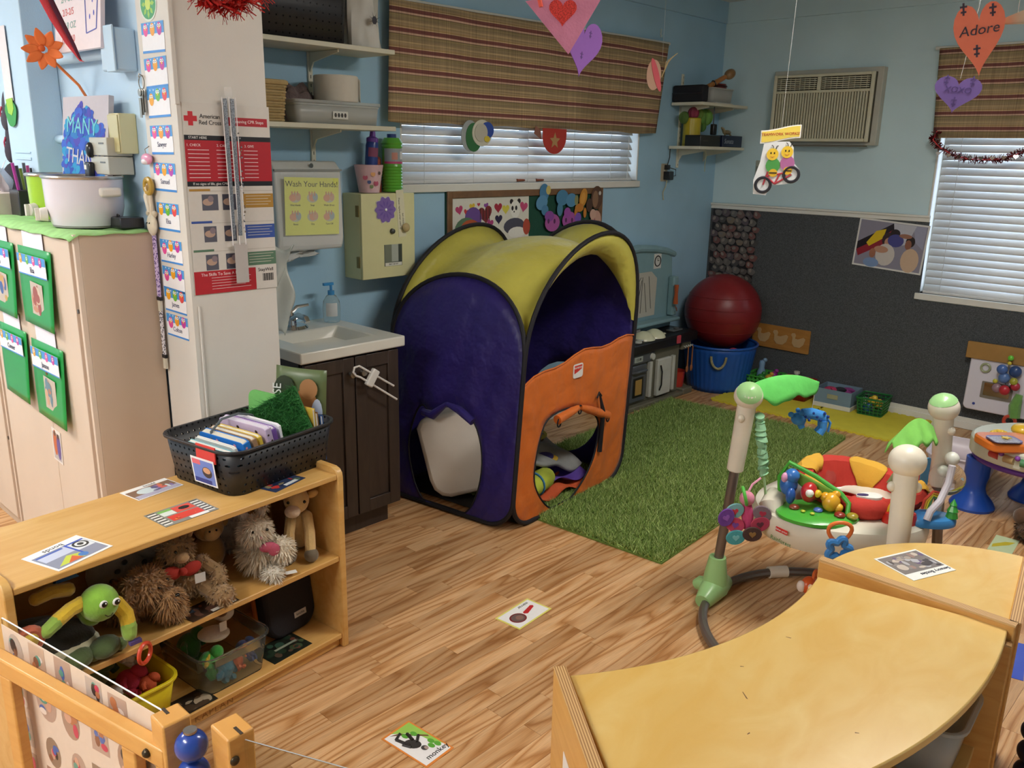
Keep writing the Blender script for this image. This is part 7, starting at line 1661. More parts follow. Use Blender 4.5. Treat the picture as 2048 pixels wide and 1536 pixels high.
# ================================================================== baby jumper with three posts
JC = Vector((2.68, .955, 0))
TUBE = mat('grey_tube', '#7a716a', .35, metal=.6, var=.05); CRM = mat('cream_plastic', '#e8dfcc', .32, var=.03, coat=.2); LG = mat('mint_plastic', '#9ac886', .35, var=.03, coat=.2)
P1, P2, P3 = onz(1497, 792, .80), onz(1815, 922, .80), onz(1888, 815, .80)
j = thing('baby_jumper', 'baby jumper with three cream posts, round toy tray and red seat', 'baby jumper', (0, 0, 0))
JR = .45
def ringpt(a, z=.022): return JC+Vector((JR*cos(a), JR*sin(a), z))
MB().tube([ringpt(2*pi*i/64) for i in range(64)], .0165, n=10, closed=True).build('base_ring', TUBE, j)
feet = []
for i, P in enumerate((P1, P2, P3)):
    a = atan2(P.y-JC.y, P.x-JC.x); b = ringpt(a); feet.append(b)
    top = Vector((P.x, P.y, .80)); lo = Vector((b.x, b.y, .10)).lerp(top, 0)
    MB().tube([lo, lo.lerp(top, .66)], .0175, n=14).build('lower_post', TUBE, j)
    d = (top-lo).normalized()
    c = MB().tube([lo.lerp(top, .60), lo.lerp(top, .605), lo.lerp(top, .96)], [.026, .029, .033], n=20)
    c.build('upper_post', CRM, j)
    MB().ell(top, (.05, .05, .046), 26, 18).build('post_ball', CRM, j)
    ax = Vector((-sin(a), cos(a), 0))
    for s in (-1, 1): MB().ell(top-d*.075+ax*s*.034, (.013, .013, .015), 12, 8).build('knob', CRM, j)
    cd = Vector((-.62, -.42, .66)).normalized() if i < 1 else Vector((-.3, .1, .95)).normalized()
    if i != 1:
        R_ = Vector((0, 0, 1)).rotation_difference(cd).to_matrix().to_4x4()
        MB().mat(Matrix.Translation(top) @ R_).lathe([(.041, .018), (.044, .025), (.036, .036), (.02, .046), (0, .05)], 22).build('green_cap', LG, j)
    # foot clamp
    f = Vector((b.x, b.y, 0)); tg = Vector((-sin(a), cos(a), 0))
    mb = MB().tube([f+tg*.10+Vector((0, 0, .024)), f+tg*.05+Vector((0, 0, .036)), f+Vector((0, 0, .046)), f-tg*.05+Vector((0, 0, .036)), f-tg*.10+Vector((0, 0, .024))], [.03, .042, .05, .042, .03], n=14)
    mb.tube([f+Vector((0, 0, .03)), f+Vector((0, 0, .10)), f+Vector((0, 0, .15))+d*.02], [.05, .042, .031], n=14)
    o_ = (f-JC).normalized(); mb.tube([f+Vector((0, 0, .05)), f+o_*.06+Vector((0, 0, .04)), f+o_*.075+Vector((0, 0, .03))], [.03, .028, .02], n=10)
    mb.build('foot_clamp', LG, j)
for a in (radians(52), radians(-8), radians(170)):
    pts = [ringpt(a+q) for q in (-.085, -.04, 0, .04, .085)]
    MB().tube(pts, .0235, n=14).build('tube_sleeve', CRM, j)
    MB().tube([ringpt(a-.05)+Vector((0, 0, .0)), ringpt(a-.05)], .001, n=4).build('sleeve_mark', BLK, j)
# tray
TC = onz(1690, 1010, .40); TZ = .40
tray = MB()
def deck(px, py, z=TZ): return onz(px, py, z)
def rimr(a): return .285*(1+.10*cos(a-2.3)+.07*cos(3*(a-.5)))
N = 72
def trayf(u, v):
    a = 2*pi*u; r = rimr(a)
    prof = [(.46, .0), (.60, .012), (.86, .015), (.97, .005), (1.0, -.02), (.98, -.06), (.93, -.085), (.9, -.088)]
    k = prof[int(round(v*7))]; return (TC.x+r*k[0]*cos(a), TC.y+r*k[0]*sin(a), TZ+k[1])
MB().grid(trayf, N, 7, wu=True).build('tray', mat('tray_white', '#dcd6c4', .3, var=.02, coat=.25), j, solid=.006)
cd = (Vector((0, 0, 0))-Vector((TC.x, TC.y, 0))).normalized(); rt_ = Vector((-cd.y, cd.x, 0))*-1      # toward camera / to its right
rt_ = Vector((RW[0][0], RW[1][0], 0)).normalized(); fw = Vector((-rt_.y, rt_.x, 0))                        # image right, away from camera
def tp(r, f, z): return TC+rt_*r+fw*f+Vector((0, 0, z))
# seat: pleated red cloth with yellow patches
SRED, SYEL = mat('seat_red', '#c23a2e', .85, var=.06, bump=.4, bscale=60), mat('seat_yellow', '#dca83a', .85, var=.06, bump=.3)
SC = tp(.06, .03, 0)
def seatf(u, v):
    a = 2*pi*u; pl_ = 1+.035*abs(sin(11*a))*(1-v*.5)
    prof = [(.19, .03), (.205, .065), (.19, .085), (.155, .075), (.135, .02), (.12, -.06), (.08, -.12), (.02, -.14)]
    k = prof[int(round(v*7))]; back = .035*max(0, sin(a-.74))*(1 if v < .6 else 0)
    d = rt_*(k[0]*1.08*pl_*cos(a))+fw*(k[0]*.95*pl_*sin(a)); return tuple(SC+d+Vector((0, 0, k[1]+back)))
MB().grid(seatf, 88, 7, wu=True).build('seat_cloth', SRED, j)
def patch(a0, w, v0, v1):
    def f(u, v):
        a = a0+w*(u-.5)*sin(pi*(.12+.76*v)); t = v0+(v1-v0)*v
        p = Vector(seatf((a/(2*pi)) % 1, round(t*7)/7)); q = Vector(seatf((a/(2*pi)) % 1, min(1, (math.floor(t*7)+1)/7))); p0 = Vector(seatf((a/(2*pi)) % 1, math.floor(t*7)/7))
        p = p0.lerp(q, t*7-math.floor(t*7)); n = (p-SC); n.z = .1; return tuple(p+Vector((0, 0, .006))-(n.normalized()*.004 if t > .3 else n.normalized()*-.004))
    MB().grid(f, 16, 8).build('seat_patch', SYEL, j, solid=.002)
patch(2.5, .9, .08, .5); patch(1.1, .8, .2, .62); patch(-.2, .6, .1, .45); patch(3.6, .7, .1, .4)
e = tp(.02, -.135, .075)
MB().mat(Matrix.Translation(e) @ Matrix.LocRotScale(None, Euler((0, 0, atan2(rt_.y, rt_.x))), None)).ell((0, 0, -.025), (.085, .05, .045), 18, 12).build('snout_cushion', SRED, j)
pe = MB('#e6e2dc').mat(Matrix.Translation(e+Vector((0, 0, .024))) @ Euler((0, 0, atan2(rt_.y, rt_.x))).to_matrix().to_4x4()).prism([(.044*cos(2*pi*k/20), .026*sin(2*pi*k/20)*(1+.3*cos(2*pi*k/20))) for k in range(20)], -.012, -.004).build('eye_patch', CLOTH, j)
MB('#3a2a5c').mat(Matrix.Translation(e+Vector((0, 0, .0202))) @ Euler((0, 0, atan2(rt_.y, rt_.x))).to_matrix().to_4x4()).prism([(-.022+.02*cos(2*pi*k/14), .01*sin(2*pi*k/14)) for k in range(14)], 0, .002).build('eye_pupil', CLOTH, pe)
# green sound island with arch and animals
def island(name, c, rx, ry, h, m, parent=j, z0=.012):
    n = 36; prof = [(1, 0), (1, .5), (.9, .85), (.6, 1), (0, 1.02)]
    def f(u, v):
        a = 2*pi*u; k = prof[int(round(v*4))]; return tuple(c+rt_*(rx*k[0]*cos(a))+fw*(ry*k[0]*sin(a))+Vector((0, 0, z0+h*k[1])))
    return MB().grid(f, n, 4, wu=True).build(name, m, parent)
GRN = mat('bright_green_plastic', '#4aa83a', .3, var=.03, coat=.2)
gi = island('green_island', tp(-.145, -.125, 0), .14, .108, .022, GRN)
gp = lambda r, f, z: tp(-.15+r, -.118+f*1.1, .034+z*1.25)
MB().tube([gp(-.10, .07, 0), gp(-.11, .07, .07), gp(-.085, .06, .115), gp(.0, .03, .085), gp(.075, -.01, .05), gp(.095, -.035, .03), gp(.085, -.055, -.005)], .0085, n=10).build('arch_bar', GRN, gi)
def leafp(u, v): a = gp(-.09, .055, .105); b = gp(.085, -.02, .045); p = a.lerp(b, u); return tuple(p+Vector((0, 0, -.055*v*sin(pi*min(1, u*.9+.08))))+fw*.01*v)
MB('#7fb84a').grid(leafp, 12, 5).build('arch_leaf', CLOTH, gi, solid=.002)
def toyball(name, c, r, col, parent, extra=()):
    o = MB(col).ell(c, r, 16, 10).build(name, PLASTIC, parent)
    for nm_, dc, rr, cc in extra: MB(cc).ell(Vector(c)+rt_*dc[0]+fw*dc[1]+Vector((0, 0, dc[2])), rr, 12, 8).build(nm_, PLASTIC, o)
    return o
toyball('elephant', gp(-.085, .045, .055), (.032, .03, .04), '#2f6ab8', gi, (('ear', (-.02, -.012, .03), (.016, .012, .018), '#e09ac0'), ('trunk', (.0, -.03, -.03), (.02, .016, .03), '#2a5aa8'), ('head', (.006, -.008, .035), .026, '#3a74c0')))
toyball('parrot', gp(-.025, .01, .045), (.032, .028, .036), '#b8282c', gi, (('eye', (-.008, -.026, .006), .014, '#f0eee8'), ('beak', (.022, -.022, .004), (.014, .012, .014), '#e8c02c'), ('wing', (.03, .01, -.01), (.02, .015, .02), '#8c2024')))
toyball('lion', gp(.045, -.012, .025), (.034, .03, .034), '#e0a62a', gi, (('mane', (-.02, .004, .016), .018, '#dca024'), ('mane', (.016, .004, .026), .016, '#dca024'), ('muzzle', (.02, -.02, -.012), .015, '#e8b63a'), ('leg', (.022, -.012, -.026), .012, '#d89a22')))
for r, f, c2, s in ((.06, -.055, '#8a2a20', .019), (.1, -.062, '#9a8a2a', .02), (-.055, -.03, '#b8c03a', .008), (-.03, -.048, '#b8c03a', .008), (.0, -.02, '#4a6ab0', .016), (-.075, .0, '#7a3a24', .018)): MB(c2).ell(gp(r, f, .004), (s, s, s*.55), 12, 8).build('button', PLASTIC, gi)
# logo plate and name print on the tray skirt
def skirt(px, py): # nearest tray edge point seen at the pixel
    best = None
    for i in range(400):
        q = Vector(trayf(i/400, 5/7)).lerp(Vector(trayf(i/400, 4/7)), .5); u, v_ = proj(q); e_ = abs(u-px)+(0 if v_ > 980 else 1e3)
        if best is None or e_ < best[0]: best = (e_, q, 2*pi*i/400)
    return best[1], best[2]
for px, kind in ((1566, 0), (1568, 1)):
    q, a = skirt(px, 0); out = Vector((cos(a), sin(a), 0)); M = frame3(q+out*.012+Vector((0, 0, .016 if kind == 0 else -.022)), Vector((-sin(a), cos(a), 0)), (0, 0, 1))
    if kind == 0:
        o = MB('#cc2c2c').mat(M).prism(rrect(.05, .016, .003), 0, .002).build('logo_plate', PRINT, j); text('fisher-price', .0105, M @ T(0, 0, .0025), o, '#f2ecea')
    else: text('Rainforest', .02, M @ T(.0, 0, .001), j, '#2f7a3a', space=1.05)
# other tray toys
rd = island('red_toy', tp(.115, -.175, 0), .058, .04, .045, mat('red_plastic', '#c0281e', .25, coat=.3))
MB('#e0b42c').tube([tp(.075, -.17, .05), tp(.09, -.17, .085), tp(.125, -.17, .09), tp(.15, -.17, .065)], .009, n=8).build('yellow_arc', PLASTIC, rd); MB('#2a4aa8').ell(tp(.13, -.168, .06), (.018, .015, .018)).build('blue_disc', PLASTIC, rd)
bi = island('blue_island', tp(.225, -.165, 0), .085, .058, .03, mat('sky_plastic', '#3a82c0', .3, coat=.2))
MB('#cfcad2').tube([tp(.19, -.21, .04), tp(.20, -.205, .07), tp(.235, -.19, .10), tp(.262, -.175, .16), tp(.268, -.17, .22)], .012, n=10).build('slide_rail', PLASTIC, bi)
for k2, c2 in enumerate(('#c84a3a', '#e0a03a', '#d8d03a', '#5a8a5a')): MB(c2).tube([tp(.205+.007*k2, -.14, .05), tp(.21+.007*k2, -.14, .085-.004*k2), tp(.235, -.14, .115-.007*k2), tp(.262-.005*k2, -.14, .11-.007*k2)], .0045, n=6).build('rainbow_band', PLASTIC, bi)
MB('#3a9a3a').lathe([(.02, 0), (.016, .02), (.018, .024), (.01, .042), (.012, .046), (0, .068)], 9, c=tp(.285, -.185, .04)).build('palm_tree', PLASTIC, bi)
MB().ell(tp(.285, -.12, .155), .058, 24, 16).build('bead_globe', CLEAR, bi)
for dx, dz, r in ((-.012, .03, .02), (.01, .075, .024)): MB('#e0e0d4').ell(tp(.275+dx, -.13, .155+dz), r, 14, 9).build('globe_bead', PLASTIC, bi)
MB('#b8b0a8').cyl(tp(.27, -.13, .04), tp(.28, -.13, .24), .007, n=8).build('globe_stem', PLASTIC, bi)
dm = island('blue_base', tp(-.03, .20, 0), .085, .05, .02, GRN)
MB().lathe([(.07, 0), (.066, .025), (.048, .05), (.02, .062), (0, .064)], 24, c=tp(-.03, .20, .03)).build('clear_dome', CLEAR, dm); MB('#24306c').ell(tp(-.03, .20, .045), (.06, .03, .014)).build('dome_fish', PLASTIC, dm)
for dx in (.015, .035): MB('#dfe4ea').ell(tp(-.03+dx, .175, .055), .007, 8, 6).build('dome_eye', PLASTIC, dm)
bk_ = MB('#b8302a').mat(frame3(tp(.245, .03, .10), rt_, (0, 0, 1))).prism(rrect(.05, .17, .01), 0, .006).build('book_page', CLOTH, j); MB('#4a86b0').mat(frame3(tp(.285, .04, .09), rt_+fw*.6, (0, 0, 1))).prism(rrect(.05, .16, .01), 0, .006).build('book_page', CLOTH, j)
MB('#dcd6c4').tube([tp(-.235, -.02, .02), tp(-.265, -.03, .035), tp(-.285, -.06, .02), tp(-.28, -.09, -.02)], [.03, .04, .042, .03], n=14).build('tray_arm', mat('tray_white', '#dcd6c4', .3), j)
# hanger straps with gathered fabric
SCR = mat('mint_fabric', '#8ab890', .85, var=.12, bump=.5, bscale=90)
for i, (P, at) in enumerate(((P1, tp(-.295, -.03, .02)), (P3, tp(.2, .12, .03)), (P2, tp(.12, -.21, .02)))):
    a = Vector((P.x, P.y, .73))+(Vector((TC.x, TC.y, .73))-Vector((P.x, P.y, .73))).normalized()*.045; rg2 = random.Random(i)
    n = 34; pts = [a.lerp(at, .68*k/n) for k in range(n+1)]; rr = [.013+.005*sin(k*1.9)*rg2.random()+rg2.uniform(0, .006) for k in range(n+1)]; pts = [q+Vector((rg2.uniform(-.003, .003), rg2.uniform(-.003, .003), 0)) for q in pts]
    MB().tube(pts, rr, n=10).build('gathered_sleeve', SCR, j); MB().tube([a.lerp(at, .66), at], [.010, .012], n=6, flat=.3).build('strap', mat('mint_strap', '#a4cc94', .7), j)
# leaf canopy with hanging blue leopard
LF = mat('leaf_fabric', '#5fc25a', .8, var=.12, scale=18, bump=.4, bscale=40)
A, B = Vector((P1.x, P1.y, .835)), onz(1638, 766, .80)
def leaf1(u, v):
    p = A.lerp(B, u)+Vector((0, 0, .035*sin(pi*u)**.8)); w = .11*sin(pi*min(1, .06+.94*u))**.6
    s = (v-.5)*2; return tuple(p+fw*(s*w*.55)-Vector((0, 0, abs(s)**1.5*w*.72+.012*abs(s)*sin(u*11+s*2)+.004*s*s*sin(u*29+s))))
MB().grid(leaf1, 40, 12).build('leaf_canopy', LF, j, solid=.003)
lp = onz(1622, 835, .66)
hg = thing('leopard_toy', 'blue spotted leopard toy hanging from the leaf', 'toy', Matrix.Translation(lp))
BLU = mat('blue_plush', '#3f8ad0', .9, var=.1, bump=.3)
H = lambda r, f, z: rt_*r+fw*f+Vector((0, 0, z))
MB().tube([H(-.035, 0, .014), H(0, 0, .016), H(.04, 0, .006), H(.05, 0, -.01)], [.02, .022, .021, .018], n=12).build('body', BLU, hg); MB().ell(H(-.05, -.005, -.004), (.026, .026, .024), 14, 10).build('head', BLU, hg); MB().ell(H(-.08, -.012, .014), (.012, .011, .01)).build('muzzle', BLU, hg)
for s in (-1, 1): MB().ell(H(-.045, s*.02, .022), (.009, .009, .009)).build('ear', BLU, hg); MB().tube([H(.045, s*.01, -.01), H(.046, s*.012, -.04), H(.034, s*.014, -.06)], [.015, .013, .014], n=10).build('leg', BLU, hg)
MB().tube([H(-.03, 0, -.005), H(-.036, 0, -.03), H(-.03, 0, -.04)], [.014, .013, .012], n=10).build('leg', BLU, hg); MB().tube([H(.058, 0, 0), H(.075, 0, -.02), H(.07, 0, -.055)], .005, n=8).build('tail', BLU, hg)
for k2 in range(9): MB('#1f3f8c').ell(H(-.055+.014*k2, -.017-.002*(k2 % 2), -.004+.013*((k2*2) % 3)), (.0062, .006, .0062), 8, 5).build('spot', CLOTH, hg)
MB('#e8e6e0').tube([Vector(H(.0, 0, .034)), Vector(H(.004, 0, .115))], .0014, n=5).build('string', CLOTH, hg)
A2, B2 = onz(1868, 842, .78), onz(1786, 872, .765)
def leaf2(u, v):
    s = (v-.5)*2; p = A2.lerp(B2, u)+Vector((0, 0, .05*sin(pi*u)-.02)); w = .07*sin(pi*min(1, .12+.8*u))**.5
    return tuple(p+fw*(s*w*.7)+rt_*(-s*w*.2)-Vector((0, 0, abs(s)*w*1.0+.01*abs(s)*sin(u*20))))
MB().grid(leaf2, 30, 12).build('leaf_canopy', mat('leaf_fabric_b', '#84cc5c', .8, var=.12, scale=18, bump=.4, bscale=40), j, solid=.003)
# butterfly doll hanging by the front post
bp_ = onz(1492, 1030, .40)
t = thing('butterfly_doll', 'pink butterfly doll with heart wings on the jumper\'s front post', 'toy', Matrix.Translation(bp_))
MB('#c84a7c').tube([H(0, 0, .04), H(.005, 0, 0), H(.01, 0, -.05)], [.016, .022, .014], n=12).build('body', CLOTH, t); MB('#d88aa0').ell(H(-.002, 0, .062), .026, 14, 10).build('head', CLOTH, t)
MB('#58b84a').torus(H(-.014, -.01, .075), .03, .006, 22, 8, rot=(1.3, 0, .6)).build('teether_ring', PLASTIC, t)
for k2, (r, z, ro, c2, c3) in enumerate(((-.045, .02, .5, '#7ab0b4', '#c8404c'), (-.04, -.03, -.4, '#c8486c', '#7a4aa0'), (.05, .015, -.5, '#7a6a74', '#a8304a'), (.045, -.025, .4, '#a83a54', '#5a2a3a'), (-.035, -.075, .2, '#4aa0a8', '#7ac0c4'), (-.075, -.0, 1.2, '#6a3f94', '#8a5ab0'), (.02, -.06, 0, '#4a3430', '#8a6a3a'))):
    w_ = MB(c2).mat(frame3(H(r, -.01-.002*k2, z), rt_, (0, 0, 1)) @ Matrix.Rotation(ro, 4, 'Z')).prism([(.034*cos(2*pi*q/18), .027*sin(2*pi*q/18)) for q in range(18)], 0, .008).build('wing', CLOTH, t, bevel=.002)
    MB(c3).mat(frame3(H(r, -.01-.002*k2, z), rt_, (0, 0, 1)) @ Matrix.Rotation(ro*.3, 4, 'Z')).prism(heart_pts(.013), .008, .0095).build('heart_patch', CLOTH, w_)
MB('#e8a0b8').tube([H(0, 0, .085), H(.015, .01, .11), H(.045, .02, .13)], .004, n=6).build('strap', CLOTH, t)
# teether chain with flower and fish
fp = onz(1675, 1088, .425)
t = thing('flower_teether', 'blue flower teether on an orange link hanging from the tray', 'toy', Matrix.Translation(fp))
MB('#e8793a').tube([H(.035*cos(q)*(1+.35*sin(q)), -.006, .042+.034*sin(q)) for q in [2*pi*k2/22 for k2 in range(22)]], .0065, n=8, closed=True).build('orange_link', PLASTIC, t)
MB('#3f86cc').tube([H((.03+.008*cos(5*q))*cos(q), -.012, -.012+(.03+.008*cos(5*q))*sin(q)) for q in [2*pi*k2/50 for k2 in range(50)]], .0115, n=8, closed=True).build('flower_ring', PLASTIC, t)
MB('#e0b43a').box(H(-.002, -.012, -.075), (.016, .004, .06)).build('yellow_strap', CLOTH, t)
fq = onz(1617, 1170, .13)
t = thing('fish_teether', 'orange and yellow fish toy hanging below the tray', 'toy', Matrix.Translation(fq))
MB('#e0622c').ell((0, 0, 0), (.034, .026, .032), 16, 11).build('body', PLASTIC, t); MB('#e0c03a').ell(H(.016, -.006, -.012), (.024, .024, .022)).build('belly', PLASTIC, t)
e_ = MB('#f2efe8').ell(H(-.004, -.027, .008), .009, 12, 8).build('eye', PLASTIC, t); MB('#181414').ell(H(-.004, -.034, .008), .0055, 10, 6).build('pupil', PLASTIC, e_); MB('#e8dcd4').ell(H(-.03, -.01, .0), (.012, .016, .022)).build('mouth', PLASTIC, t); MB('#e0703a').torus(H(.02, 0, .042), .016, .005, 18, 6, axis='y').build('loop', PLASTIC, t)

# ================================================================== activity table at the right edge
AT = Vector((4.42, .745, 0))
t = thing('activity_table', 'white and purple baby activity table on blue legs, right edge', 'table', Matrix.Translation(AT))
TZ2 = .285
def plate(name, r0, z0, z1, col, m=PLASTIC): return MB(col).prism([(r0*cos(2*pi*i/48)*(1+.04*cos(3*2*pi*i/48)), r0*sin(2*pi*i/48)*(1+.04*cos(3*2*pi*i/48))) for i in range(48)], z0, z1).build(name, m, t, bevel=.012)
plate('top', .30, TZ2-.01, TZ2+.075, '#d6d8c6'); plate('purple_skirt', .285, TZ2-.04, TZ2-.0105, '#5f2f8c')
for a in (radians(136), radians(226), radians(16), radians(316)):
    x, y = .20*cos(a), .20*sin(a)
    if a == radians(136): x, y = 4.30-AT.x, .98-AT.y
    MB('#1f4fb0').lathe([(0, 0), (.098, 0), (.1, .012), (.085, .04), (.055, .075), (.047, .1), (.047, .13), (.055, .16), (.055, TZ2-.035), (0, TZ2-.034)], 28, c=(x, y, 0)).build('leg', PLASTIC, t)
up = TZ2+.075
kb = MB('#c9c8bc').mat(Matrix.Translation((-.17, .13, up))).box((0, 0, .006), (.12, .2, .012)).build('key_bed', PLASTIC, t, bevel=.004)
ed = Vector((-.27, .0, 0))
for i, c2 in enumerate(('#b8403a', '#b0986a', '#4a8a5c', '#4a4a94', '#b05a3a', '#3a7a8a')):
    an = radians(150+14*i); q = Vector((.292*cos(an), .292*sin(an), TZ2+.035)); tg = Vector((-sin(an), cos(an), 0))
    MB(c2).tube([q-tg*.022, q+tg*.022], .018, n=12).build('key', PLASTIC, t)
    if i: an -= radians(7); MB('#8a4aa8').ell((.297*cos(an), .297*sin(an), TZ2+.052), .012, 12, 8).build('key_knob', PLASTIC, t)
o = MB('#e27a2e').mat(Matrix.Translation(onz(2015, 885, up+.02)-AT) @ Euler((0, 0, -.8)).to_matrix().to_4x4()).prism(rrect(.24, .19, .05), -.02, .02).build('orange_console', PLASTIC, t, bevel=.008)
MB('#6a5a98').mat(Matrix.Translation(onz(2008, 880, up+.045)-AT) @ Euler((0, 0, -.8)).to_matrix().to_4x4()).prism(rrect(.13, .1, .025), 0, .006).build('screen_frame', PLASTIC, o); MB('#9a9aa8').mat(Matrix.Translation(onz(2008, 880, up+.052)-AT) @ Euler((0, 0, -.8)).to_matrix().to_4x4()).prism(rrect(.115, .085, .02), 0, .003).build('screen', mat('confetti_screen', '#9a98a4', .2, var=.4, scale=120), o)
q = onz(2012, 876, up+.058)-AT; MB('#e8c83a').mat(Matrix.Translation(q)).prism([((.022 if i % 2 == 0 else .011)*cos(2*pi*i/10), (.022 if i % 2 == 0 else .011)*sin(2*pi*i/10)) for i in range(10)], 0, .004).build('star', PLASTIC, o)
for i in range(6): MB('#e8c43a').ell(onz(1985+5*i, 866-2.2*i+.5*i*i, up+.03)-AT, .013, 10, 7).build('caterpillar_bead', PLASTIC, t)
MB('#e8bc34').ell(onz(2046, 860, up+.04)-AT, (.05, .05, .03), 16, 10).build('yellow_dome', PLASTIC, t)
# white tub behind it, brown plush at the very edge
t = thing('white_tub', 'low white plastic tub on the floor behind the activity table', 'tub', WZ((4.76, 1.16, 0), radians(10))); WT = mat('white_tub_plastic', '#d8ccd0', .35); tub(t, .34, .26, .13, .03, .05, WT, WT, rim=.02, th=.005)
t = thing('brown_bear', 'brown plush edge lying on the floor at the right picture edge', 'toy', onz(2052, 1085, 0)+Vector((.02, -.02, 0))); MB('#5a3f2a').ell((0, 0, .06), (.07, .07, .06), 16, 10).fur((0, 0, .06), (.07, .07, .06), 600, .016, .004).build('body', PLUSH, t); MB('#5a3f2a').ell((-.01, .05, .11), .04).build('head', PLUSH, t)
# ================================================================== curved shelf and quarter round unit in the foreground
CC = Vector((1.74, 1.69, 0)); RI, RO = .96, 1.373; A0, A1 = radians(-127), radians(-80.7); CZ = .60
cs = thing('curved_shelf', 'curved birch plywood shelf unit in the foreground', 'shelf', (0, 0, 0))
def sector(r0, r1, a0, a1, n=28):
    return [(CC.x+r0*cos(a0+(a1-a0)*i/n), CC.y+r0*sin(a0+(a1-a0)*i/n)) for i in range(n+1)]+[(CC.x+r1*cos(a1-(a1-a0)*i/n), CC.y+r1*sin(a1-(a1-a0)*i/n)) for i in range(n+1)]
e = radians(1.0)
BIRCH2 = wood('birch_top', '#d8ac56', '#e2c076', scale=(3, 6, 6), rough=.3, coat=.7)
MB().prism(sector(RI, RO, A0+e*.35, A1+e*1.7), CZ-.02, CZ).build('top_board', BIRCH2, cs, bevel=.003)
MB().prism(sector(RI+.01, RO-.02, A0+e, A1-e), .30, .318).build('middle_board', BIRCH, cs, bevel=.002)
MB().prism(sector(RI+.01, RO-.02, A0+e, A1-e), .05, .068).build('bottom_board', BIRCH, cs, bevel=.002)
MB().prism(sector(RI+.005, RI+.014, A0+e, A1-e), .0, CZ-.0205).build('back_panel', BIRCH, cs)
def endpanel(a, name, zt):
    d = Vector((cos(a), sin(a), 0)); n = Vector((-sin(a), cos(a), 0)); c = CC+d*((RI+RO)/2)
    M = frame3((c.x, c.y, zt/2), d, n)
    MB().mat(M).box((0, 0, 0), (RO-RI+.03, .024, zt)).build(name, MAPLE, cs, bevel=.003)
    MB().box((0, 0, 0), (RO-RI+.026, .0245, .004)).build('ply_edge', PLYE, cs, M=Matrix.Translation(Vector((c.x, c.y, zt+.0012))) @ M.to_3x3().to_4x4())
    return M
M = endpanel(A0-.012, 'end_panel', .61); endpanel(A1+.006, 'end_panel', .575)
o = sheet('side_photo', 'white bordered photo on the curved shelf\'s left end panel', 'photo', M @ frame3((-.03, -.0125, .10), (1, 0, 0), (0, 0, 1)), .15, .2, '#e8e2dc', m=PRINT)
mb = MB(); blobs(mb, -.066, -.09, .066, .09, ['#7a5a9a', '#b89a8a', '#5a4a6a', '#c8b8a8'], 12, 41); mb.build('print', PRINT, o, smooth=0)
for px, py, w in ((1490, 1391, .012), (1577, 1275, .006), (1497, 1467, .004), (1714, 1466, .004), (1484, 1333, .004)):
    q = onz(px, py, CZ); MB('#6a4a2a').mat(WZ((q.x, q.y, CZ+.0002), px*.3)).flat([(-w, -.0012), (w, -.0006), (w*.9, .001), (-w*.8, .0015)], 0).build('scratch', PAPER, cs)
# clear bin inside the curved shelf
q = CC+Vector((cos(radians(-86)), sin(radians(-86)), 0))*1.20
t = thing('clear_tub', 'clear plastic tub on the curved shelf\'s middle board', 'tub', WZ((q.x, q.y, .3185), radians(4))); tub(t, .17, .25, .14, .02, .03, CLOUD, CLOUD, rim=.02)
for i, (x, y, z, c2, lab) in enumerate(((-.03, -.03, .05, '#4a6a2c', 'green toy in the clear tub of the curved shelf'), (.03, .04, .06, '#23304a', 'navy toy in the clear tub of the curved shelf'))):
    u = thing('soft_block', lab, 'toy', t.matrix_world @ Matrix.Translation((x, y, z)), 'toys in the clear tub'); MB(c2).bb((-.035, -.035, -.04), (.035, .035, .03)).build('block', CLOTH, u, bevel=.012); MB(c2).ell((0, 0, .035), .02).build('pompom', CLOTH, u)
# quarter round unit
QC, QR = Vector((2.009, .343, 0)), .42
QA0, QA1 = radians(9), radians(90)
qs = thing('corner_shelf', 'quarter round birch plywood unit with a photo on top', 'shelf', (0, 0, 0))
arcp = [(QC.x, QC.y)]+[(QC.x+QR*cos(QA0+(QA1-QA0)*i/24), QC.y+QR*sin(QA0+(QA1-QA0)*i/24)) for i in range(25)]
MB().prism(arcp, CZ-.02, CZ).build('top_board', BIRCH2, qs, bevel=.003)
for z in (.05, .30): MB().prism([(QC.x+(x-QC.x)*.97+.005, QC.y+(y-QC.y)*.97+.003) for x, y in arcp], z, z+.018).build('inner_board', BIRCH, qs)
MB().bb((1.985, .325, 0), (2.0085, QC.y+QR+.012, .612)).build('side_panel', MAPLE, qs, bevel=.004)
MB().box((0, 0, 0), (QR+.03, .024, .004)).build('ply_edge', PLYE, qs, M=Matrix.Translation((1.9968, .325+(QR+.03)/2, .6135)) @ Matrix.Rotation(pi/2, 4, 'Z'))
M = Matrix.Translation((QC.x, QC.y-.0, 0)) @ Matrix.Rotation(QA0, 4, 'Z')
MB().mat(M).bb((.0, -.024, 0), (QR+.012, -.0, .612)).build('side_panel', MAPLE, qs, bevel=.004)
MB().box((0, 0, 0), (QR+.01, .024, .004)).build('ply_edge', PLYE, qs, M=M @ Matrix.Translation((QR/2, -.012, .6135)))
o, w, h = quad_card([(1750, 1118), (1832, 1099), (1910, 1141), (1825, 1163)], CZ, 'shelf_photo', 'laminated Sensory Bottles photo on the quarter round unit', 'photo', '#e9ebe6')
mb = MB().rect(-w*.47, -h*.26, w*.47, h*.45, .0013, '#7d7674'); blobs(mb, -w*.46, -h*.25, w*.46, h*.44, ['#6a6270', '#8c8684', '#a89c92', '#4a4448', '#9a8078', '#6a5a80', '#c4b8ac', '#b0b0b4'], 30, 17, .0014, .06, .2); mb.build('print', PRINT, o, smooth=0)
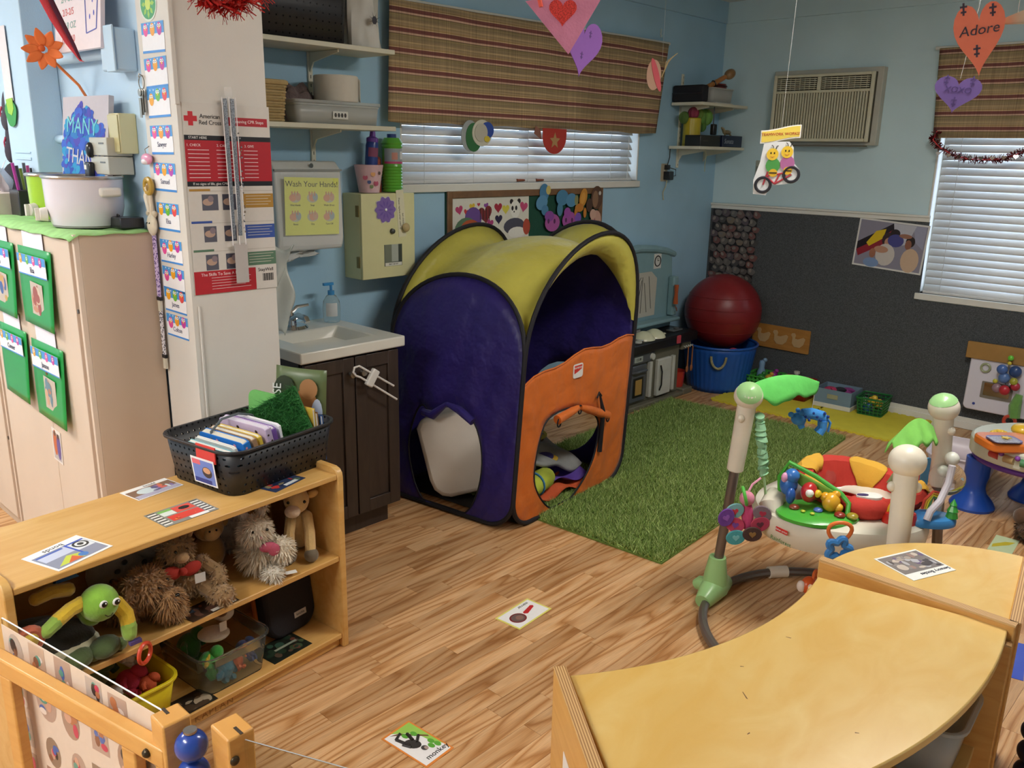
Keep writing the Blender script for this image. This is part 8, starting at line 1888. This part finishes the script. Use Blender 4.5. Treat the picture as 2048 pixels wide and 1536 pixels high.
text('Sensory Bottles', h*.125, T(.02, -h*.37, .0016, pi), o, '#2a2a3a')
# ================================================================== room dividers
ACR = mat('acrylic', '#f0f4f4', .03, var=0, trans=1, ior=1.06)
t = thing('photo_divider', 'wooden divider with an acrylic panel of family photos, lower left', 'divider', (0, 0, 0))
a, b_ = Vector((.452, 1.93, 0)), Vector((.553, 1.375, 0)); d = (b_-a).normalized(); n = Vector((d.y, -d.x, 0))
if n.x > 0: n = -n
L = (b_-a).length
M = frame3((a.x, a.y, .06), d, (0, 0, 1))
MB().mat(M).bb((0, 0, -.002), (L, .54, .002)).build('acrylic_sheet', ACR, t)
MB('#eef2f4').mat(M).bb((0, .54, -.0014), (L, .5412, .0014)).build('sheet_edge', PLASTIC, t)
fz = 1 if (M.to_3x3() @ Vector((0, 0, 1))).dot(n) > 0 else -1
rp = random.Random(9); k2 = 0
MF = M if fz > 0 else M @ Matrix.Diagonal((1, 1, -1, 1))
MB('#dfcab6').mat(MF).bb((0, .0, .0022), (L, .527, .0034)).build('photo_backing', PAPER, t)
for jx in range(6):
    for jz in range(5):
        cx = .05+jx*.095+rp.uniform(-.012, .012); cz = .478-jz*.102+rp.uniform(-.012, .012)
        if cx > L-.04: continue
        pw, phh = rp.uniform(.028, .038), rp.uniform(.036, .046); rnd = rp.random() < .4
        poly = [(cx+pw*cos(2*pi*i/16), cz+phh*sin(2*pi*i/16)) for i in range(16)] if rnd else [(cx-pw, cz-phh), (cx+pw, cz-phh*.9), (cx+pw*.95, cz+phh), (cx-pw*.9, cz+phh*.95)]
        mb = MB().mat(MF).flat(poly, .0038, rp.choice(['#c9ab94', '#a88a78', '#b89c8c', '#98806c', '#c0b0a4']))
        for q in range(6): mb.disc(cx+rp.uniform(-.5, .5)*pw, cz+rp.uniform(-.55, .55)*phh, rp.uniform(.2, .42)*pw, .004+q*5e-5, rp.choice(['#8a5a44', '#4a6ab0', '#c83a5a', '#e8d8cc', '#3a3234', '#d0a088', '#5a9a8a', '#b8744e']), ry=rp.uniform(.18, .4)*phh, n=10)
        mb.build('photo', PRINT, t, smooth=0)
ra_, rb_ = onz(0, 1322, .53), onz(340, 1515, .53); dd = (rb_-ra_).normalized(); RL2 = (rb_-ra_).length
MR = frame3((ra_.x, ra_.y, .53), dd, (0, 0, 1))
MB().mat(MR).bb((-.12, -.021, -.014), (RL2, .021, .014)).build('rail', MAPLE, t, bevel=.004)
MB().mat(MR).bb((.012, -.53, -.012), (.052, -.0215, .012)).build('stile', MAPLE, t, bevel=.004)
MB().mat(MR).bb((RL2-.13, -.53, -.012), (RL2-.09, -.0215, .012)).build('stile', MAPLE, t, bevel=.004)
BOLT = mat('bronze_bolt', '#4a3f30', .35, metal=.8)
c = onz(297, 1528, .512); MB().ell(MR @ Vector((RL2-.045, .0, .015 if fz*1 else .015)), (.009, .009, .009), 12, 8).build('bolt', BOLT, t)
MB().bb((.528, 1.325, 0), (.582, 1.376, .605)).build('post', MAPLE, t, bevel=.004)
MB('#3a2f24').bb((.55, 1.355, .6052), (.556, 1.377, .6058)).build('post_slot', PAPER, t)
BALL = mat('blue_bead', '#27469c', .25, var=.05, coat=.4); NAVY = mat('navy_bead', '#1d2438', .35, var=.1)
for (x, y, zz, m_, lab) in ((.563, 1.293, (.567, .509, .451, .393), BALL, 'blue wooden ball hinge between the two lower left divider posts'), (2.075, .262, (.33, .275, .22), NAVY, 'navy wooden ball hinge beside the curved shelf at the right')):
    t = thing('ball_hinge', lab, 'hinge', (x, y, 0)); r_ = .0295
    for z in zz: MB().ell((0, 0, z), r_, 20, 14).build('ball', m_, t)
    MB().cyl((0, 0, 0), (0, 0, zz[0]+.031), .006, n=10).cyl((0, 0, zz[0]+.0285), (0, 0, zz[0]+.033), .012, n=14).build('pin', mat('steel_pin', '#a8a49c', .3, metal=1), t)
t = thing('clear_divider', 'clear acrylic divider with a wooden post, lower left', 'divider', (0, 0, 0))
MB().bb((.588, 1.205, 0), (.640, 1.268, .61)).build('post', MAPLE, t, bevel=.004); MB('#3a2f24').bb((.612, 1.2045, .6102), (.618, 1.23, .6108)).build('post_slot', PAPER, t)
a, b_ = Vector((.616, 1.215, .08)), Vector((.80, .80, .08)); MB().mat(frame3(a, b_-a, (0, 0, 1))).bb((0, 0, -.0025), ((b_-a).length, .515, .0025)).build('acrylic_sheet', ACR, t)
MB('#b4b8ba').mat(frame3(a, b_-a, (0, 0, 1))).bb((0, .5152, -.0008), ((b_-a).length, .516, .0008)).build('sheet_edge', PLASTIC, t)
MB().ell((.598, 1.204, .565), (.009, .006, .009), 12, 8).build('bolt', BOLT, t)
MB().bb((.775, .75, 0), (.825, .80, .61)).build('post', MAPLE, t, bevel=.004); MB().mat(frame3((.63, 1.19, .05), b_-a, (0, 0, 1))).bb((0, -.03, -.012), ((b_-a).length-.03, .03, .012)).build('rail', MAPLE, t, bevel=.003)
t = thing('edge_divider', 'dark wooden divider post at the right picture edge', 'divider', (0, 0, 0))
DKW = wood('dark_maple', '#7a542a', '#8f6636', scale=(3, 3, 20)); MB().bb((2.125, .235, 0), (2.175, .285, .60)).build('post', DKW, t, bevel=.004); MB().bb((2.175, .245, .50), (2.75, .275, .56)).build('rail', DKW, t, bevel=.004); MB().bb((2.70, .235, 0), (2.75, .285, .60)).build('post', DKW, t, bevel=.004)
q = onz(2032, 1320, 0); tag(MB('#2340b4').box((0, 0, .0006), (.25, .05, .001)).build('floor_tape', PRINT, M=WZ((q.x, q.y, 0), .2)), 'strip of blue tape on the floor by the right edge', 'tape')
# ================================================================== hanging decorations
def hung(name, label, px, py, x, cat='decoration', roll=0, yaw=None):
    p = onx(px, py, x); f = Vector((p.x, p.y, 0)).normalized(); yaw = yaw or 0
    xd = Matrix.Rotation(yaw, 3, 'Z') @ Vector((f.y, -f.x, 0)); M = frame3(p, xd, (0, 0, 1)) @ Matrix.Rotation(roll, 4, 'Z')
    return thing(name, label, cat, M), M
THR = mat('clear_thread', '#dcdcd8', .4, alpha=.6)
def thread(t, M, x, y, dx=0):
    top = ZC-(M @ Vector((x, y, 0))).z; MB().cyl((x, y, 0), (x+dx, y+top, 0), .0006, n=5).build('thread', THR, t)
def hearttext(t, s, size, y, col): text(s, size, T(0, y, .002), t, col, shear=.15)
def doodle(t, pts, col):
    for i, (x, y) in enumerate(pts): MB(col).box((x, y, .0012), (.004, .026, .0012)).box((x, y+.005, .0012), (.014, .004, .0012)).box((x, y-.006, .0012), (.011, .004, .0012)).build('doodle', PAPER, t)
t, M = hung('paper_heart', 'coral paper heart reading Adore hanging at the upper right', 1958, 68, 2.15, roll=radians(8))
hp = [(x*.64, y*1.08) for x, y in heart_pts(.083, 36)]; MB('#e4795c').prism(hp, -.001, .001).build('heart', PAPER, t); hearttext(t, 'Adore', .03, .008, '#3c3440'); doodle(t, ((-.03, .056), (.026, .045), (-.004, -.035)), '#4a3a48'); thread(t, M, .0, .05)
t, M = hung('paper_heart', 'purple paper heart below the coral Adore heart', 1914, 184, 2.6, roll=radians(-6))
MB('#6a5494').prism([(x*1.02, y*.9) for x, y in heart_pts(.061, 36)], -.001, .001).build('heart', PAPER, t); hearttext(t, 'XOXO', .022, .005, '#4c3a74'); doodle(t, ((-.032, .028), (.032, .03), (-.002, -.026)), '#54427c'); thread(t, M, 0, .035)
t, M = hung('paper_heart', 'purple paper heart partly behind the pink pennant', 1166, 88, 2.6, roll=radians(-8), yaw=.75)
MB('#7a4a94').prism([(x*.95, y*1.1) for x, y in heart_pts(.105, 36)], -.001, .001).build('heart', PAPER, t); doodle(t, ((.03, .04), (-.03, .03), (0, -.04)), '#5a3474'); thread(t, M, 0, .05)
t, M = hung('paper_pennant', 'pink felt pennant with a red glitter heart at the picture top', 1131, 30, 2.0)
MB('#cf86a0').prism([(-.115, .035), (.118, .075), (.012, -.105)], -.001, .0012).build('pennant', mat('pink_felt', '#c9809c', .9, var=.1, bump=.3), t); MB().prism([(x-.008, y+.01) for x, y in heart_pts(.042, 30)], .0013, .0025).build('glitter_heart', mat('red_glitter', '#e0453f', .3, var=.5, scale=320, metal=.3), t)
MB('#e8604c').tube([(-.08, .06, .003), (-.07, .02, .003)], .006, n=6).build('clip', PLASTIC, t); MB('#d890a4').prism([(-.14, .06), (-.13, .05), (-.03, .08), (-.05, .1)], .002, .003).build('pennant_tip', PAPER, t); thread(t, M, .1, .07)
t, M = hung('paper_shell', 'peach paper plate fold with raffia hanging by the curtain\'s right end', 1312, 150, 3.9, yaw=.4)
MB('#c8a088').prism([(-.012+.04*cos(2*pi*i/24), .075*sin(2*pi*i/24)) for i in range(24)], -.001, .001).build('plate', PAPER, t); MB('#d8606a').mat(Matrix.Rotation(.32, 4, 'Z')).prism([(.016*cos(2*pi*i/20), .085*sin(2*pi*i/20)) for i in range(20)], .002, .005).build('pink_edge', PAPER, t)
for i in range(6): MB('#c8b080').tube([(.03, -.01, .004), (.045+.005*i, .03+.01*i, .004), (.05+.012*i, .07+.008*i, .006)], .002, n=5).build('raffia', PAPER, t)
thread(t, M, .03, .07)
t, M = hung('bee_sign', 'Teamwork Works sign with two bees on a tandem bicycle', 1556, 325, 2.75)
wv = lambda x: .008*sin(x*28)
ban = [(-.06+.12*i/10, .072+wv(-.06+.12*i/10)+.004*i/10) for i in range(11)]; ban2 = [(x, y+.034) for x, y in reversed(ban)]
MB('#e8e6e0').prism([(x*1.06, y-.004) for x, y in ban]+[(x*1.06, y+.004) for x, y in ban2], -.001, .0008).build('banner_back', PRINT, t); MB('#e8cf5a').prism(ban+ban2, .0008, .0016).build('banner', PRINT, t)
text('TEAMWORK WORKS!', .0125, T(0, .091, .0022, .05), t, '#b0282c')
back = [(-.072, -.105), (-.03, -.108), (-.015, -.075), (.03, -.07), (.062, -.06), (.07, -.02), (.05, .0), (.045, .05), (.03, .068), (-.05, .066), (-.058, .0), (-.075, -.06)]
MB('#dfe2e2').prism(back, -.001, .0008).build('bike_back', PRINT, t)
for x, y in ((-.042, -.074), (.046, -.038)): MB('#26242a').torus((x, y, .003), .024, .005, 24, 6).build('wheel', PRINT, t); MB('#c8c8c8').torus((x, y, .002), .002, .002, 10, 5).build('hub', PRINT, t)
mb = MB('#b03a44')
for p, q in (((-.042, -.074), (-.03, -.03)), ((-.034, -.045), (.04, -.03)), ((-.005, -.07), (-.034, -.045)), ((-.005, -.07), (.01, -.035)), ((-.005, -.07), (.046, -.038))): mb.tube([(p[0], p[1], .003), (q[0], q[1], .003)], .0028, n=6)
mb.build('bike_frame', PRINT, t)
for x, y, c2 in ((-.016, .002, '#4f9a4a'), (.03, .01, '#b06a9a')):
    b2 = MB(c2).prism([(x+.023*cos(2*pi*i/18), y-.012+.025*sin(2*pi*i/18)) for i in range(18)], .002, .005).build('bee_body', PRINT, t)
    MB('#e8c23a').prism([(x-.004+.019*cos(2*pi*i/18), y+.024+.0195*sin(2*pi*i/18)) for i in range(18)], .003, .006).build('bee_head', PRINT, b2); MB('#e0b430').prism([(x+.003+.014*cos(2*pi*i/14), y-.036+.013*sin(2*pi*i/14)) for i in range(14)], .003, .0055).build('bee_tail', PRINT, b2)
    for q in (-.009, .002): MB('#1c1814').prism([(x+q+.0022*cos(2*pi*i/8), y+.028+.0035*sin(2*pi*i/8)) for i in range(8)], .006, .0068).build('bee_eye', PRINT, b2)
    MB('#c86a3a').prism([(x-.012, y+.018), (x-.004, y+.013), (x+.005, y+.018), (x-.004, y+.0155)], .006, .0068).build('bee_smile', PRINT, b2)
    MB('#2a2420').tube([(x, y+.036, .004), (x-.004, y+.05, .004), (x-.009, y+.054, .004)], .0013, n=5).tube([(x+.004, y+.036, .004), (x+.008, y+.05, .004), (x+.013, y+.052, .004)], .0013, n=5).box((x+.003, y-.036, .006), (.024, .004, .001)).build('bee_lines', PRINT, b2, kind='stuff')
thread(t, M, 0, .11, .02)
# paper fish under the curtain edge
for (px, py, lab, cols) in ((955, 270, 'green and white paper plate craft hanging under the curtain', ('#9aa0a0', '#2f6a3c', '#c9c6b4', '#2a4a9c', '#c9b43a')), (1110, 280, 'red paper plate craft with a gold star under the curtain', ('#b0362c', '#b0362c', '#a85a3a', '#b0362c', '#8a2a24'))):
    c = ony(px, py, YW-.09); t = thing('plate_craft', lab, 'craft', WY((c.x, YW-.085, c.z))); g = cols[1] == '#b0362c'
    if g:
        MB(cols[0]).prism([(.10*cos(a), .02+.095*sin(a)) for a in [pi+pi*i/18 for i in range(19)]]+[(.10, .06), (-.1, .06)], 0, .003).build('plate', PAPER, t); MB('#b08a5a').prism([((.045 if i % 2 == 0 else .02)*cos(2*pi*i/10+.3), -.005+(.045 if i % 2 == 0 else .02)*sin(2*pi*i/10+.3)) for i in range(10)], .003, .005).build('star', PAPER, t); MB('#8a5a4a').prism([(-.12, .05), (-.16, .07), (-.17, .03), (-.11, .0)], 0, .003).build('tail', PAPER, t)
    else:
        for k2, (dx, dy, rx, ry) in enumerate(((-.05, -.005, .06, .075), (-.025, -.012, .055, .07), (.03, .01, .07, .065), (.065, .025, .045, .04), (.06, -.018, .02, .015))): MB(cols[k2]).mat(Matrix.Translation((0, 0, .003*k2))).prism([(dx+rx*cos(2*pi*i/24), dy+ry*sin(2*pi*i/24)) for i in range(24)], 0, .003).build('plate_layer', PAPER, t)
        MB('#b8b4a4').mat(Matrix.Translation((.02, .012, .0105))).prism([(.045*cos(2*pi*i/24), .045*sin(2*pi*i/24)) for i in range(24)], 0, .002).build('plate_layer', PAPER, t)
# tinsel with hearts across the right window
t = thing('heart_garland', 'dark red tinsel garland with foil hearts across the right window', 'garland', (0, 0, 0))
gp_ = [onx(px, py, XW-.10) for px, py in ((1874, 262), (1866, 280), (1880, 295), (1905, 310), (1935, 318), (1965, 320), (2000, 318), (2030, 310), (2060, 298))]
MB().tube(gp_, .004, n=6).build('cord', RT, t)
mb = MB()
for i in range(len(gp_)-1):
    for k2 in range(70):
        p = gp_[i].lerp(gp_[i+1], rt.random()); d = Vector((rt.gauss(0, 1), rt.gauss(0, 1), rt.gauss(0, 1))).normalized(); s_ = d.orthogonal().normalized()*.003; mb.add([p-s_, p+s_, p+d*.028+s_, p+d*.028-s_], [(0, 1, 2, 3)])
mb.build('fringe', mat('dark_red_tinsel', '#7a2a2c', .3, metal=.6, var=.5, scale=200), t, smooth=0, kind='stuff')
for i in range(9): p = gp_[2].lerp(gp_[-1], i/8); MB('#b0a090').mat(frame3(p+Vector((-.02, 0, -.035-.02*sin(pi*i/8))), (.3*cos(i), -1, 0), (.2*sin(i*2), 0, 1))).prism(heart_pts(.014), 0, .001).build('foil_heart', mat('foil', '#b8aca0', .2, metal=.9, var=.3), t)
t = thing('paper_plane', 'tan paper triangle hanging at the upper right edge', 'decoration', Matrix.Translation(onx(2035, 30, 2.2))); MB('#b8ac94').prism([(-.06, -.02), (.06, .03), (.06, -.012)], 0, .002).build('triangle', PAPER, t, M=frame3((0, 0, 0), (.3, -1, 0), (0, 0, 1))); MB('#a89c84').prism([(-.05, -.018), (.06, -.012), (.06, -.02)], .002, .003).build('fold', PAPER, t, M=frame3((0, 0, 0), (.3, -1, 0), (0, 0, 1)))
MB().cyl((0, 0, 0), (0, 0, ZC-t.location.z), .0006, n=5).build('thread', THR, t)
c = ony(1322, 66, YW-.004); tag(MB('#b4c4c4').box((0, 0, 0), (.012, .008, .05)).ell((0, -.006, -.018), (.006, .006, .01)).build('adhesive_hook', PLASTIC, M=Matrix.Translation((c.x, YW-.004, c.z)), bevel=.002), 'small clear adhesive hook on the blue wall', 'hook')
